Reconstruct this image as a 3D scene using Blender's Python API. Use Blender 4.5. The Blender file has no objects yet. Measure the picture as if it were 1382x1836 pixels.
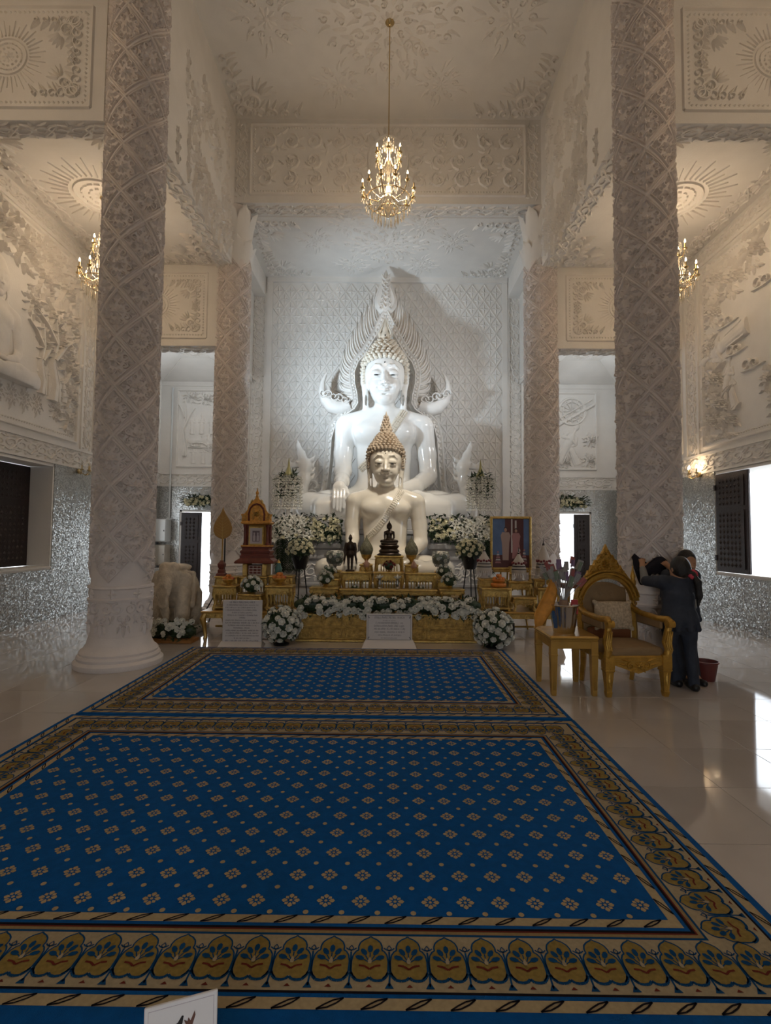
import bpy, math, random
import numpy as np
from mathutils import Vector, Matrix, Euler
random.seed(7)
PI = math.pi
SC = bpy.context.scene
COL = SC.collection

# ---------------------------------------------------------------- camera
_f = 900.0
_pitch, _roll, _yaw = math.atan(42 / 900), 0.0093, math.atan(5 / 900)
_F = Vector((-math.sin(_yaw) * math.cos(_pitch), math.cos(_yaw) * math.cos(_pitch), math.sin(_pitch)))
_R0 = Vector((math.cos(_yaw), math.sin(_yaw), 0))
_U0 = _R0.cross(_F)
_R = _R0 * math.cos(_roll) + _U0 * math.sin(_roll)
_U = _U0 * math.cos(_roll) - _R0 * math.sin(_roll)
camd = bpy.data.cameras.new('camera')
cam = bpy.data.objects.new('camera', camd)
COL.objects.link(cam)
cam.matrix_world = Matrix(((_R.x, _U.x, -_F.x, 0), (_R.y, _U.y, -_F.y, 0), (_R.z, _U.z, -_F.z, 1.6), (0, 0, 0, 1)))
camd.sensor_fit = 'VERTICAL'
camd.sensor_height = 36.0
camd.lens = 36.0 * _f / 1836.0
camd.clip_start = 0.05
camd.clip_end = 200
SC.camera = cam

# ---------------------------------------------------------------- sky
world = bpy.data.worlds.new('sky')
SC.world = world
world.use_nodes = True
_nt = world.node_tree
_bg = _nt.nodes['Background']
_bg.inputs[0].default_value = (0.86, 0.93, 1.0, 1)
_bg.inputs[1].default_value = 7.0

# ---------------------------------------------------------------- lights
def light(name, kind, loc, energy, color, target=None, **kw):
    d = bpy.data.lights.new(name, kind)
    d.energy = energy
    d.color = color
    for k, v in kw.items():
        setattr(d, k, v)
    o = bpy.data.objects.new(name, d)
    o.location = loc
    if target is not None:
        o.rotation_euler = (Vector(target) - Vector(loc)).to_track_quat('-Z', 'Y').to_euler()
    COL.objects.link(o)
    return o
# floodlight by the left altar column, with added fills aimed at the statues
light('altar_flood_and_fill', 'SPOT', (-2.75, 9.6, 4.4), 760, (0.70, 0.86, 1.0), (0.2, 13.3, 6.2), spot_size=1.75, spot_blend=1.0, shadow_soft_size=0.16)
light('altar_flood_and_fill', 'SPOT', (2.75, 9.8, 4.8), 240, (0.86, 0.93, 1.0), (-0.2, 13.3, 5.9), spot_size=1.75, spot_blend=1.0, shadow_soft_size=0.1)  # weaker cool fill, added to even out the chancel
light('nave_fill_spot', 'SPOT', (0.8, 7.6, 6.6), 820, (1.0, 0.92, 0.79), (-0.05, 10.1, 2.7), spot_size=0.95, spot_blend=1.0, shadow_soft_size=0.2)  # warm fill added to brighten the small statue, no known lamp here
# glow of the chandeliers of the front bays, above and behind the camera
for _x in (-4.95, 4.8):
    light('front_bay_chandelier', 'POINT', (_x, 3.6, 7.3), 50, (1.0, 0.73, 0.46), shadow_soft_size=0.25)
# added fill standing in for daylight in the chapels behind the second columns
for _x in (-4.95, 4.8):
    light('chapel_fill', 'POINT', (_x, 12.0, 5.2), 22, (0.9, 0.96, 1.0), shadow_soft_size=0.12)
# daylight portals in the openings (they only guide the sky's light)
def portal(loc, sx, sy, target):
    light('window_daylight', 'AREA', loc, 1, (1, 1, 1), target, shape='RECTANGLE', size=sx, size_y=sy).data.cycles.is_portal = True
for _s in (-1, 1):
    portal((_s * 6.66, 8.25, 1.9), 1.9, 1.9, (0, 8.25, 1.9))
    portal((_s * 6.66, 3.4, 1.9), 1.9, 1.9, (0, 3.4, 1.9))
    portal((_s * 4.9, 13.98, 1.1), 1.3, 2.2, (_s * 4.9, 0, 1.1))
portal((0, -3.48, 1.3), 1.8, 2.6, (0, 10, 1.3))

# ---------------------------------------------------------------- exposure
SC.view_settings.view_transform = 'Standard'
SC.view_settings.look = 'None'
SC.view_settings.gamma = 1.0
SC.view_settings.use_curve_mapping = False
SC.view_settings.exposure = -0.25
SC.cycles.max_bounces = 10
SC.cycles.diffuse_bounces = 6
SC.cycles.glossy_bounces = 4
SC.cycles.sample_clamp_indirect = 8.0
SC.cycles.use_denoising = True

# ================================================================ helpers
def mat(name, col, rough=0.6, metal=0.0, var=0.0, vscale=6.0, bump=0.0, bscale=60.0, coat=0.0, spec=0.5, emit=None, estr=0.0, trans=0.0):
    m = bpy.data.materials.new(name)
    m.use_nodes = True
    nt = m.node_tree
    b = nt.nodes['Principled BSDF']
    c4 = (col[0], col[1], col[2], 1)
    b.inputs['Base Color'].default_value = c4
    b.inputs['Roughness'].default_value = rough
    b.inputs['Metallic'].default_value = metal
    b.inputs['Coat Weight'].default_value = coat
    b.inputs['Coat Roughness'].default_value = 0.06
    b.inputs['Specular IOR Level'].default_value = spec
    b.inputs['Transmission Weight'].default_value = trans
    if emit:
        b.inputs['Emission Color'].default_value = (*emit, 1)
        b.inputs['Emission Strength'].default_value = estr
    if var or bump:
        tc = nt.nodes.new('ShaderNodeTexCoord')
    if var:
        n = nt.nodes.new('ShaderNodeTexNoise')
        n.inputs['Scale'].default_value = vscale
        n.inputs['Detail'].default_value = 4
        nt.links.new(tc.outputs['Object'], n.inputs['Vector'])
        r = nt.nodes.new('ShaderNodeMapRange')
        r.inputs['From Min'].default_value = 0.3
        r.inputs['From Max'].default_value = 0.7
        r.inputs['To Min'].default_value = 1 - var
        r.inputs['To Max'].default_value = 1 + var
        nt.links.new(n.outputs['Fac'], r.inputs['Value'])
        mx = nt.nodes.new('ShaderNodeVectorMath')
        mx.operation = 'SCALE'
        mx.inputs[0].default_value = col
        nt.links.new(r.outputs['Result'], mx.inputs['Scale'])
        nt.links.new(mx.outputs['Vector'], b.inputs['Base Color'])
    if bump:
        n2 = nt.nodes.new('ShaderNodeTexNoise')
        n2.inputs['Scale'].default_value = bscale
        n2.inputs['Detail'].default_value = 3
        nt.links.new(tc.outputs['Object'], n2.inputs['Vector'])
        bp = nt.nodes.new('ShaderNodeBump')
        bp.inputs['Strength'].default_value = bump
        bp.inputs['Distance'].default_value = 0.02
        nt.links.new(n2.outputs['Fac'], bp.inputs['Height'])
        nt.links.new(bp.outputs['Normal'], b.inputs['Normal'])
    return m

def mosaic(name, col, scale, tilt, rough, metal):
    """mirror-chip mosaic: every chip keeps its own slight tilt"""
    m = bpy.data.materials.new(name)
    m.use_nodes = True
    nt = m.node_tree
    b = nt.nodes['Principled BSDF']
    tc = nt.nodes.new('ShaderNodeTexCoord')
    v = nt.nodes.new('ShaderNodeTexVoronoi')
    v.inputs['Scale'].default_value = scale
    nt.links.new(tc.outputs['Object'], v.inputs['Vector'])
    s = nt.nodes.new('ShaderNodeVectorMath'); s.operation = 'SUBTRACT'
    s.inputs[1].default_value = (0.5, 0.5, 0.5)
    nt.links.new(v.outputs['Color'], s.inputs[0])
    s2 = nt.nodes.new('ShaderNodeVectorMath'); s2.operation = 'SCALE'
    s2.inputs['Scale'].default_value = tilt
    nt.links.new(s.outputs[0], s2.inputs[0])
    g = nt.nodes.new('ShaderNodeNewGeometry')
    a = nt.nodes.new('ShaderNodeVectorMath'); a.operation = 'ADD'
    nt.links.new(g.outputs['Normal'], a.inputs[0])
    nt.links.new(s2.outputs[0], a.inputs[1])
    nz = nt.nodes.new('ShaderNodeVectorMath'); nz.operation = 'NORMALIZE'
    nt.links.new(a.outputs[0], nz.inputs[0])
    nt.links.new(nz.outputs[0], b.inputs['Normal'])
    sp = nt.nodes.new('ShaderNodeSeparateColor')
    nt.links.new(v.outputs['Color'], sp.inputs[0])
    r = nt.nodes.new('ShaderNodeMapRange')
    r.inputs['To Min'].default_value = 0.55
    r.inputs['To Max'].default_value = 1.1
    nt.links.new(sp.outputs[0], r.inputs['Value'])
    mx = nt.nodes.new('ShaderNodeVectorMath'); mx.operation = 'SCALE'
    mx.inputs[0].default_value = col
    nt.links.new(r.outputs['Result'], mx.inputs['Scale'])
    nt.links.new(mx.outputs[0], b.inputs['Base Color'])
    b.inputs['Roughness'].default_value = rough
    b.inputs['Metallic'].default_value = metal
    return m

class MB:
    """collects vertices and faces; build() links them as one mesh object"""
    def __init__(self):
        self.v = []; self.f = []; self.m = []
        self.mi = 0
        self.T = None
    def add(self, vs, fs, mi=None):
        o = len(self.v)
        if self.T is not None:
            vs = [tuple(self.T @ Vector(p)) for p in vs]
        self.v.extend([tuple(p) for p in vs])
        for f in fs:
            self.f.append([i + o for i in f])
            self.m.append(self.mi if mi is None else mi)
        return self
    def box(self, x0, x1, y0, y1, z0, z1, mi=None):
        vs = [(x0, y0, z0), (x1, y0, z0), (x1, y1, z0), (x0, y1, z0), (x0, y0, z1), (x1, y0, z1), (x1, y1, z1), (x0, y1, z1)]
        return self.add(vs, [(0, 3, 2, 1), (4, 5, 6, 7), (0, 1, 5, 4), (1, 2, 6, 5), (2, 3, 7, 6), (3, 0, 4, 7)], mi)
    def bbox(self, x0, x1, y0, y1, z0, z1, b=0.01, mi=None):
        """box with chamfered edges"""
        b = min(b, (x1 - x0) / 2.1, (y1 - y0) / 2.1, (z1 - z0) / 2.1)
        vs = []
        for sx, X in ((1, x0), (-1, x1)):
            for sy, Y in ((1, y0), (-1, y1)):
                for sz, Z in ((1, z0), (-1, z1)):
                    vs += [(X, Y + sy * b, Z + sz * b), (X + sx * b, Y, Z + sz * b), (X + sx * b, Y + sy * b, Z)]
        def I(i, j, k, a): return ((i * 2 + j) * 2 + k) * 3 + a
        fs = []
        for i in (0, 1):
            fs.append([I(i, 0, 0, 0), I(i, 1, 0, 0), I(i, 1, 1, 0), I(i, 0, 1, 0)][::(-1 if i == 0 else 1)])
            fs.append([I(0, i, 0, 1), I(1, i, 0, 1), I(1, i, 1, 1), I(0, i, 1, 1)][::(1 if i == 0 else -1)])
            fs.append([I(0, 0, i, 2), I(1, 0, i, 2), I(1, 1, i, 2), I(0, 1, i, 2)][::(-1 if i == 0 else 1)])
        for j in (0, 1):
            for k in (0, 1):
                fs.append([I(0, j, k, 1), I(1, j, k, 1), I(1, j, k, 2), I(0, j, k, 2)][::(1 if j != k else -1)])
                fs.append([I(j, 0, k, 0), I(j, 1, k, 0), I(j, 1, k, 2), I(j, 0, k, 2)][::(-1 if j != k else 1)])
                fs.append([I(j, k, 0, 0), I(j, k, 1, 0), I(j, k, 1, 1), I(j, k, 0, 1)][::(1 if j != k else -1)])
        for i in (0, 1):
            for j in (0, 1):
                for k in (0, 1):
                    t = [I(i, j, k, 0), I(i, j, k, 1), I(i, j, k, 2)]
                    fs.append(t if (i + j + k) % 2 else t[::-1])
        return self.add(vs, fs, mi)
    def lathe(self, prof, n=24, c=(0, 0, 0), mi=None, caps=True, fl=0, fd=0.0, a0=0.0):
        """prof: list of (r, z); optional fluting fl lobes of depth fd"""
        vs = []
        for r, z in prof:
            for k in range(n):
                a = a0 + 2 * PI * k / n
                rr = r * (1 + fd * math.cos(fl * a)) if fl else r
                vs.append((c[0] + rr * math.cos(a), c[1] + rr * math.sin(a), c[2] + z))
        fs = []
        for i in range(len(prof) - 1):
            for k in range(n):
                k2 = (k + 1) % n
                fs.append((i * n + k, i * n + k2, (i + 1) * n + k2, (i + 1) * n + k))
        if caps:
            fs.append(tuple(range(n - 1, -1, -1)))
            o = (len(prof) - 1) * n
            fs.append(tuple(o + k for k in range(n)))
        return self.add(vs, fs, mi)
    def sq(self, prof, c=(0, 0, 0), mi=None, asp=1.0):
        """square-section lathe: prof of (half width, z)"""
        vs = []
        for r, z in prof:
            for sx, sy in ((-1, -1), (1, -1), (1, 1), (-1, 1)):
                vs.append((c[0] + sx * r, c[1] + sy * r * asp, c[2] + z))
        fs = [(3, 2, 1, 0)]
        for i in range(len(prof) - 1):
            for k in range(4):
                fs.append((i * 4 + k, i * 4 + (k + 1) % 4, i * 4 + 4 + (k + 1) % 4, i * 4 + 4 + k))
        o = 4 * (len(prof) - 1)
        fs.append((o, o + 1, o + 2, o + 3))
        return self.add(vs, fs, mi)
    def tube(self, pts, rad, n=8, mi=None, caps=True):
        pts = [Vector(p) for p in pts]
        if not hasattr(rad, '__len__'):
            rad = [rad] * len(pts)
        vs = []
        up = None
        for i, p in enumerate(pts):
            t = (pts[min(i + 1, len(pts) - 1)] - pts[max(i - 1, 0)])
            if t.length < 1e-9: t = Vector((0, 0, 1))
            t.normalize()
            if up is None:
                up = Vector((0, 0, 1)) if abs(t.z) < 0.9 else Vector((1, 0, 0))
            s = t.cross(up)
            if s.length < 1e-6: s = t.cross(Vector((0.3, 1, 0.1)))
            s.normalize()
            up = s.cross(t).normalized()
            for k in range(n):
                a = 2 * PI * k / n
                vs.append(tuple(p + (s * math.cos(a) + up * math.sin(a)) * rad[i]))
        fs = []
        for i in range(len(pts) - 1):
            for k in range(n):
                k2 = (k + 1) % n
                fs.append((i * n + k, i * n + k2, (i + 1) * n + k2, (i + 1) * n + k))
        if caps:
            fs.append(tuple(range(n - 1, -1, -1)))
            o = (len(pts) - 1) * n
            fs.append(tuple(o + k for k in range(n)))
        return self.add(vs, fs, mi)
    def ell(self, c, r, nu=12, nv=8, mi=None):
        vs = [(c[0], c[1], c[2] - r[2])]
        for j in range(1, nv):
            b = -PI / 2 + PI * j / nv
            for k in range(nu):
                a = 2 * PI * k / nu
                vs.append((c[0] + r[0] * math.cos(a) * math.cos(b), c[1] + r[1] * math.sin(a) * math.cos(b), c[2] + r[2] * math.sin(b)))
        vs.append((c[0], c[1], c[2] + r[2]))
        fs = []
        for k in range(nu):
            fs.append((0, 1 + (k + 1) % nu, 1 + k))
            o = 1 + (nv - 2) * nu
            fs.append((o + k, o + (k + 1) % nu, len(vs) - 1))
        for j in range(nv - 2):
            for k in range(nu):
                k2 = (k + 1) % nu
                fs.append((1 + j * nu + k, 1 + j * nu + k2, 1 + (j + 1) * nu + k2, 1 + (j + 1) * nu + k))
        return self.add(vs, fs, mi)
    def prism(self, poly, t, o=(0, 0, 0), ux=(1, 0, 0), uy=(0, 0, 1), mi=None, bev=0.0, cen=None):
        """flat outline poly (2d) extruded by t along -(ux x uy)... front face at +n*t"""
        ux, uy, o = Vector(ux), Vector(uy), Vector(o)
        n = ux.cross(uy).normalized()
        area = sum(poly[i][0] * poly[(i + 1) % len(poly)][1] - poly[(i + 1) % len(poly)][0] * poly[i][1] for i in range(len(poly)))
        if area < 0: poly = poly[::-1]
        k = len(poly)
        back = [tuple(o + ux * p[0] + uy * p[1]) for p in poly]
        if bev:
            cx = sum(p[0] for p in poly) / k; cy = sum(p[1] for p in poly) / k
            if cen: cx, cy = cen
            mid = [tuple(o + ux * p[0] + uy * p[1] + n * (t * 0.5)) for p in poly]
            fr = [tuple(o + ux * (p[0] + (cx - p[0]) * bev) + uy * (p[1] + (cy - p[1]) * bev) + n * t) for p in poly]
            vs = back + mid + fr
            L = 3
        else:
            fr = [tuple(o + ux * p[0] + uy * p[1] + n * t) for p in poly]
            vs = back + fr
            L = 2
        fs = [tuple(range(k - 1, -1, -1)), tuple((L - 1) * k + i for i in range(k))]
        for l in range(L - 1):
            for i in range(k):
                j = (i + 1) % k
                fs.append((l * k + i, l * k + j, (l + 1) * k + j, (l + 1) * k + i))
        return self.add(vs, fs, mi)
    def mesh(self, name, mats, smooth=None):
        me = bpy.data.meshes.new(name)
        me.from_pydata(self.v, [], self.f)
        if not isinstance(mats, (list, tuple)): mats = [mats]
        for m in mats: me.materials.append(m)
        if len(mats) > 1:
            me.polygons.foreach_set('material_index', self.m)
        if smooth is not None:
            me.shade_smooth()
            if smooth < 179:
                me.set_sharp_from_angle(angle=math.radians(smooth))
        me.update()
        return me
    def build(self, name, mats, parent=None, smooth=None, loc=None):
        o = ob(name, self.mesh(name, mats, smooth), parent)
        if loc: o.location = loc
        return o

def ob(name, me, parent=None, M=None):
    o = bpy.data.objects.new(name, me)
    COL.objects.link(o)
    if parent is not None: o.parent = parent
    if M is not None: o.matrix_basis = M
    return o
def tag(o, label, cat, group=None):
    o['label'] = label; o['category'] = cat
    if group: o['group'] = group
    return o
def thing(name, label, cat, loc=(0, 0, 0), rz=0.0, group=None):
    o = bpy.data.objects.new(name, None)
    o.empty_display_size = 0.1
    COL.objects.link(o)
    o.location = loc; o.rotation_euler = (0, 0, rz)
    return tag(o, label, cat, group)
def struct(o):
    o['kind'] = 'structure'
    return o
def stuff(o):
    o['kind'] = 'stuff'
    return o
def copy_tree(o, parent=None):
    c = o.copy(); COL.objects.link(c)
    if parent is not None: c.parent = parent
    for ch in list(o.children): copy_tree(ch, c)
    return c
def frame(o, x, y, s=1.0, sy=None, sz=None):
    """matrix with origin o, local X along x, local Y along y"""
    x = Vector(x).normalized(); y = Vector(y).normalized(); z = x.cross(y)
    sy = s if sy is None else sy
    sz = s if sz is None else sz
    return Matrix(((x.x * s, y.x * sy, z.x * sz, o[0]), (x.y * s, y.y * sy, z.y * sz, o[1]), (x.z * s, y.z * sy, z.z * sz, o[2]), (0, 0, 0, 1)))

# ---------------------------------------------------------------- plaster relief: scrolls, leaves, flowers, ridges in a plane (x, y), height z
class Relief:
    def __init__(self, h=0.02):
        self.mb = MB(); self.h = h
    def ridge(self, pts, w, h=None, taper=True):
        h = h or self.h
        n = len(pts); vs = []; fs = []
        for i, p in enumerate(pts):
            a = pts[max(i - 1, 0)]; b = pts[min(i + 1, n - 1)]
            tx, ty = b[0] - a[0], b[1] - a[1]
            l = math.hypot(tx, ty) or 1
            nx, ny = -ty / l, tx / l
            k = (1 - 0.75 * i / (n - 1)) if taper else 1
            ww = w * k / 2
            hh = h * (0.45 + 0.55 * k)
            vs += [(p[0] + nx * ww, p[1] + ny * ww, -0.003), (p[0] + nx * ww * 0.4, p[1] + ny * ww * 0.4, hh), (p[0] - nx * ww * 0.4, p[1] - ny * ww * 0.4, hh), (p[0] - nx * ww, p[1] - ny * ww, -0.003)]
        for i in range(n - 1):
            for k in range(3):
                fs.append((i * 4 + k, i * 4 + k + 1, i * 4 + 5 + k, i * 4 + 4 + k))
        fs.append((3, 2, 1, 0)); o = 4 * (n - 1)
        fs.append((o, o + 1, o + 2, o + 3))
        self.mb.add(vs, fs)
        return self
    def scroll(self, x, y, r, a0, turns=1.15, d=1, w=None, n=15, h=None):
        """spiral that starts on the outside at angle a0 and winds inwards"""
        pts = []
        for i in range(n):
            t = i / (n - 1)
            rr = r * (1 - 0.82 * t)
            a = a0 + d * 2 * PI * turns * t
            pts.append((x + rr * math.cos(a), y + rr * math.sin(a)))
        return self.ridge(pts, w or r * 0.42, h)
    def leaf(self, x, y, ang, L, W, bend=0.0, h=None):
        """pointed flame leaf with a raised spine"""
        h = h or self.h
        ca, sa = math.cos(ang), math.sin(ang)
        def T(u, v):
            v += bend * L * (u / L) ** 2
            return (x + u * ca - v * sa, y + u * sa + v * ca)
        ts = (0.0, 0.25, 0.55, 0.8)
        ws = (0.25, 0.95, 0.8, 0.4)
        vs = []
        for t, w in zip(ts, ws):
            a = T(t * L, W * w / 2); b = T(t * L, 0); c = T(t * L, -W * w / 2)
            vs += [(a[0], a[1], -0.003), (b[0], b[1], h * (1 - 0.4 * t)), (c[0], c[1], -0.003)]
        p = T(L, 0)
        vs.append((p[0], p[1], h * 0.3))
        fs = []
        for i in range(3):
            for k in range(2):
                fs.append((i * 3 + k, i * 3 + 3 + k, i * 3 + 4 + k, i * 3 + 1 + k)[::-1])
        fs += [(9, 10, 12)[::1], (10, 11, 12)]
        fs += [(0, 1, 2)]
        self.mb.add(vs, fs)
        return self
    def flower(self, x, y, r, n=8, h=None):
        h = h or self.h
        for k in range(n):
            a = 2 * PI * k / n
            self.leaf(x + 0.22 * r * math.cos(a), y + 0.22 * r * math.sin(a), a, r * 0.8, r * 0.62, 0, h)
        return self.dome(x, y, r * 0.3, h * 1.5)
    def dome(self, x, y, r, h):
        vs = []
        for rr, z in ((1, -0.003), (0.85, 0.55 * h), (0.45, 0.92 * h)):
            for k in range(8):
                a = PI * k / 4
                vs.append((x + r * rr * math.cos(a), y + r * rr * math.sin(a), z))
        vs.append((x, y, h))
        fs = []
        for i in range(2):
            for k in range(8):
                fs.append((i * 8 + k, i * 8 + (k + 1) % 8, i * 8 + 8 + (k + 1) % 8, i * 8 + 8 + k))
        for k in range(8): fs.append((16 + k, 16 + (k + 1) % 8, 24))
        self.mb.add(vs, fs)
        return self
    def rect(self, x0, y0, x1, y1, w, h=None):
        h = h or self.h
        for a, b in (((x0, y0), (x1, y0)), ((x1, y0), (x1, y1)), ((x1, y1), (x0, y1)), ((x0, y1), (x0, y0))):
            self.ridge([a, b], w, h, False)
        return self
    def beads(self, a, b, n, r, h=None):
        for i in range(n):
            t = (i + 0.5) / n
            x = a[0] + (b[0] - a[0]) * t; y = a[1] + (b[1] - a[1]) * t
            hh = h or self.h
            vs = [(x - r, y, 0), (x, y - r, 0), (x + r, y, 0), (x, y + r, 0), (x, y, hh)]
            self.mb.add(vs, [(0, 1, 4), (1, 2, 4), (2, 3, 4), (3, 0, 4)])
        return self
    def mesh(self, name, m, wrap=None, smooth=50):
        if wrap:
            self.mb.v = [wrap(*p) for p in self.mb.v]
        return self.mb.mesh(name, m, smooth)

# ---------------------------------------------------------------- sculpting: blended distance field and a surface-net mesher
class Clay:
    def __init__(self, lo, hi, h):
        self.lo = np.array(lo, np.float32); self.h = h
        self.n = np.ceil((np.array(hi) - np.array(lo)) / h).astype(int) + 1
        self.D = np.full(self.n, 1.0, np.float32)
        self.ax = [self.lo[i] + h * np.arange(self.n[i], dtype=np.float32) for i in range(3)]
    def _put(self, blo, bhi, fn, k, sub):
        m = max(abs(k), 0) + 3 * self.h
        sl = []
        for i in range(3):
            a = int(max(0, math.floor((blo[i] - m - self.lo[i]) / self.h)))
            b = int(min(self.n[i], math.ceil((bhi[i] + m - self.lo[i]) / self.h) + 1))
            if b <= a: return self
            sl.append(slice(a, b))
        sl = tuple(sl)
        x = self.ax[0][sl[0]][:, None, None]; y = self.ax[1][sl[1]][None, :, None]; z = self.ax[2][sl[2]][None, None, :]
        d = fn(x, y, z); A = self.D[sl]
        if sub:
            d = -d
            if k > 0:
                t = np.clip(0.5 - 0.5 * (d - A) / k, 0, 1)
                self.D[sl] = d + (A - d) * t + k * t * (1 - t)
            else:
                self.D[sl] = np.maximum(A, d)
        else:
            if k > 0:
                t = np.clip(0.5 + 0.5 * (A - d) / k, 0, 1)
                self.D[sl] = A + (d - A) * t - k * t * (1 - t)
            else:
                self.D[sl] = np.minimum(A, d)
        return self
    def ell(self, c, r, k=0.03, sub=False, rot=None):
        c = np.array(c, np.float32)
        R = np.array(Euler(rot).to_matrix().transposed(), np.float32) if rot else None
        e = max(r) if rot else None
        ex = (e, e, e) if rot else r
        mn = min(r)
        def fn(x, y, z):
            X, Y, Z = x - c[0], y - c[1], z - c[2]
            if R is not None:
                X, Y, Z = (R[0, 0] * X + R[0, 1] * Y + R[0, 2] * Z, R[1, 0] * X + R[1, 1] * Y + R[1, 2] * Z, R[2, 0] * X + R[2, 1] * Y + R[2, 2] * Z)
            k0 = np.sqrt((X / r[0]) ** 2 + (Y / r[1]) ** 2 + (Z / r[2]) ** 2)
            k1 = np.sqrt((X / r[0] ** 2) ** 2 + (Y / r[1] ** 2) ** 2 + (Z / r[2] ** 2) ** 2)
            return np.where(k0 < 0.2, (k0 - 1) * mn, k0 * (k0 - 1) / np.maximum(k1, 1e-6))
        return self._put([c[i] - ex[i] for i in range(3)], [c[i] + ex[i] for i in range(3)], fn, k, sub)
    def cap(self, a, b, ra, rb=None, k=0.03, sub=False):
        rb = ra if rb is None else rb
        a = np.array(a, np.float32); b = np.array(b, np.float32); ab = b - a; L2 = float(ab @ ab) + 1e-12
        def fn(x, y, z):
            X, Y, Z = x - a[0], y - a[1], z - a[2]
            t = np.clip((X * ab[0] + Y * ab[1] + Z * ab[2]) / L2, 0, 1)
            return np.sqrt((X - ab[0] * t) ** 2 + (Y - ab[1] * t) ** 2 + (Z - ab[2] * t) ** 2) - (ra + (rb - ra) * t)
        R = max(ra, rb)
        return self._put(np.minimum(a, b) - R, np.maximum(a, b) + R, fn, k, sub)
    def chain(self, pts, rad, k=0.03, sub=False):
        for i in range(len(pts) - 1):
            self.cap(pts[i], pts[i + 1], rad[i], rad[i + 1], k, sub)
        return self
    def box(self, c, hs, r=0.02, k=0.02, sub=False, rot=None):
        c = np.array(c, np.float32)
        R = np.array(Euler(rot).to_matrix().transposed(), np.float32) if rot else None
        e = math.sqrt(sum(q * q for q in hs)); ex = (e, e, e) if rot else hs
        def fn(x, y, z):
            X, Y, Z = x - c[0], y - c[1], z - c[2]
            if R is not None:
                X, Y, Z = (R[0, 0] * X + R[0, 1] * Y + R[0, 2] * Z, R[1, 0] * X + R[1, 1] * Y + R[1, 2] * Z, R[2, 0] * X + R[2, 1] * Y + R[2, 2] * Z)
            qx, qy, qz = abs(X) - hs[0] + r, abs(Y) - hs[1] + r, abs(Z) - hs[2] + r
            return np.sqrt(np.maximum(qx, 0) ** 2 + np.maximum(qy, 0) ** 2 + np.maximum(qz, 0) ** 2) + np.minimum(np.maximum(np.maximum(qx, qy), qz), 0) - r
        return self._put([c[i] - ex[i] for i in range(3)], [c[i] + ex[i] for i in range(3)], fn, k, sub)
    def front(self, x, z, side=-1):
        """y of the first surface met when looking along +y at (x, z)"""
        i = int(round((x - self.lo[0]) / self.h)); k = int(round((z - self.lo[2]) / self.h))
        if not (0 <= i < self.n[0] and 0 <= k < self.n[2]): return None
        col = self.D[i, :, k]
        w = np.where(col < 0)[0]
        if not len(w): return None
        j = w[0]
        if j == 0: return self.ax[1][0]
        a, b = col[j - 1], col[j]
        return self.ax[1][j - 1] + self.h * a / (a - b)
    def mesh(self, name, mats, floor=None, colour=None):
        D = self.D
        D[0] = 1; D[-1] = 1; D[:, 0] = 1; D[:, -1] = 1; D[:, :, 0] = 1; D[:, :, -1] = 1
        S = D < 0
        nx, ny, nz = D.shape
        cnt = np.zeros((nx - 1, ny - 1, nz - 1), np.int8)
        for i in (0, 1):
            for j in (0, 1):
                for k in (0, 1):
                    cnt += S[i:nx - 1 + i, j:ny - 1 + j, k:nz - 1 + k]
        act = (cnt > 0) & (cnt < 8)
        idx = np.full(act.shape, -1, np.int64)
        ci, cj, ck = np.where(act)
        N = len(ci)
        idx[ci, cj, ck] = np.arange(N)
        P = np.zeros((N, 3)); C = np.zeros(N)
        offs = [(i, j, k) for i in (0, 1) for j in (0, 1) for k in (0, 1)]
        for a in offs:
            for ax in range(3):
                if a[ax]: continue
                b = list(a); b[ax] = 1
                va = D[ci + a[0], cj + a[1], ck + a[2]]; vb = D[ci + b[0], cj + b[1], ck + b[2]]
                x = (va < 0) != (vb < 0)
                t = np.where(x, va / np.where(x, va - vb, 1), 0)
                q = np.stack([np.full(N, float(a[0])), np.full(N, float(a[1])), np.full(N, float(a[2]))], 1)
                q[:, ax] += t
                P += q * x[:, None]; C += x
        P = P / np.maximum(C, 1)[:, None] + np.stack([ci, cj, ck], 1)
        P = P * self.h + self.lo
        quads = []
        for ax in range(3):
            s0 = [slice(1, -1)] * 3; s1 = [slice(1, -1)] * 3
            s0[ax] = slice(0, -1); s1[ax] = slice(1, None)
            A = S[tuple(s0)]; B = S[tuple(s1)]
            w = np.argwhere(A != B)
            if not len(w): continue
            up = A[w[:, 0], w[:, 1], w[:, 2]]
            base = w.copy()
            for q in range(3):
                if q != ax: base[:, q] += 1
            u, v = (ax + 1) % 3, (ax + 2) % 3
            def cell(du, dv):
                c = base.copy(); c[:, u] -= du; c[:, v] -= dv
                return idx[c[:, 0], c[:, 1], c[:, 2]]
            Q = np.stack([cell(1, 1), cell(0, 1), cell(0, 0), cell(1, 0)], 1)
            Q[~up] = Q[~up][:, ::-1]
            quads.append(Q)
        Q = np.concatenate(quads)
        # one light smoothing pass
        acc = np.zeros_like(P); cn = np.zeros(N)
        for a in range(4):
            for b in (1, 3):
                np.add.at(acc, Q[:, a], P[Q[:, (a + b) % 4]]); np.add.at(cn, Q[:, a], 1)
        P = P * 0.5 + 0.5 * acc / np.maximum(cn, 1)[:, None]
        if floor is not None: P[:, 2] = np.maximum(P[:, 2], floor)
        me = bpy.data.meshes.new(name)
        me.vertices.add(N); me.vertices.foreach_set('co', P.astype(np.float32).ravel())
        me.loops.add(len(Q) * 4); me.loops.foreach_set('vertex_index', Q.astype(np.int32).ravel())
        me.polygons.add(len(Q)); me.polygons.foreach_set('loop_start', np.arange(0, len(Q) * 4, 4, dtype=np.int32))
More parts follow.
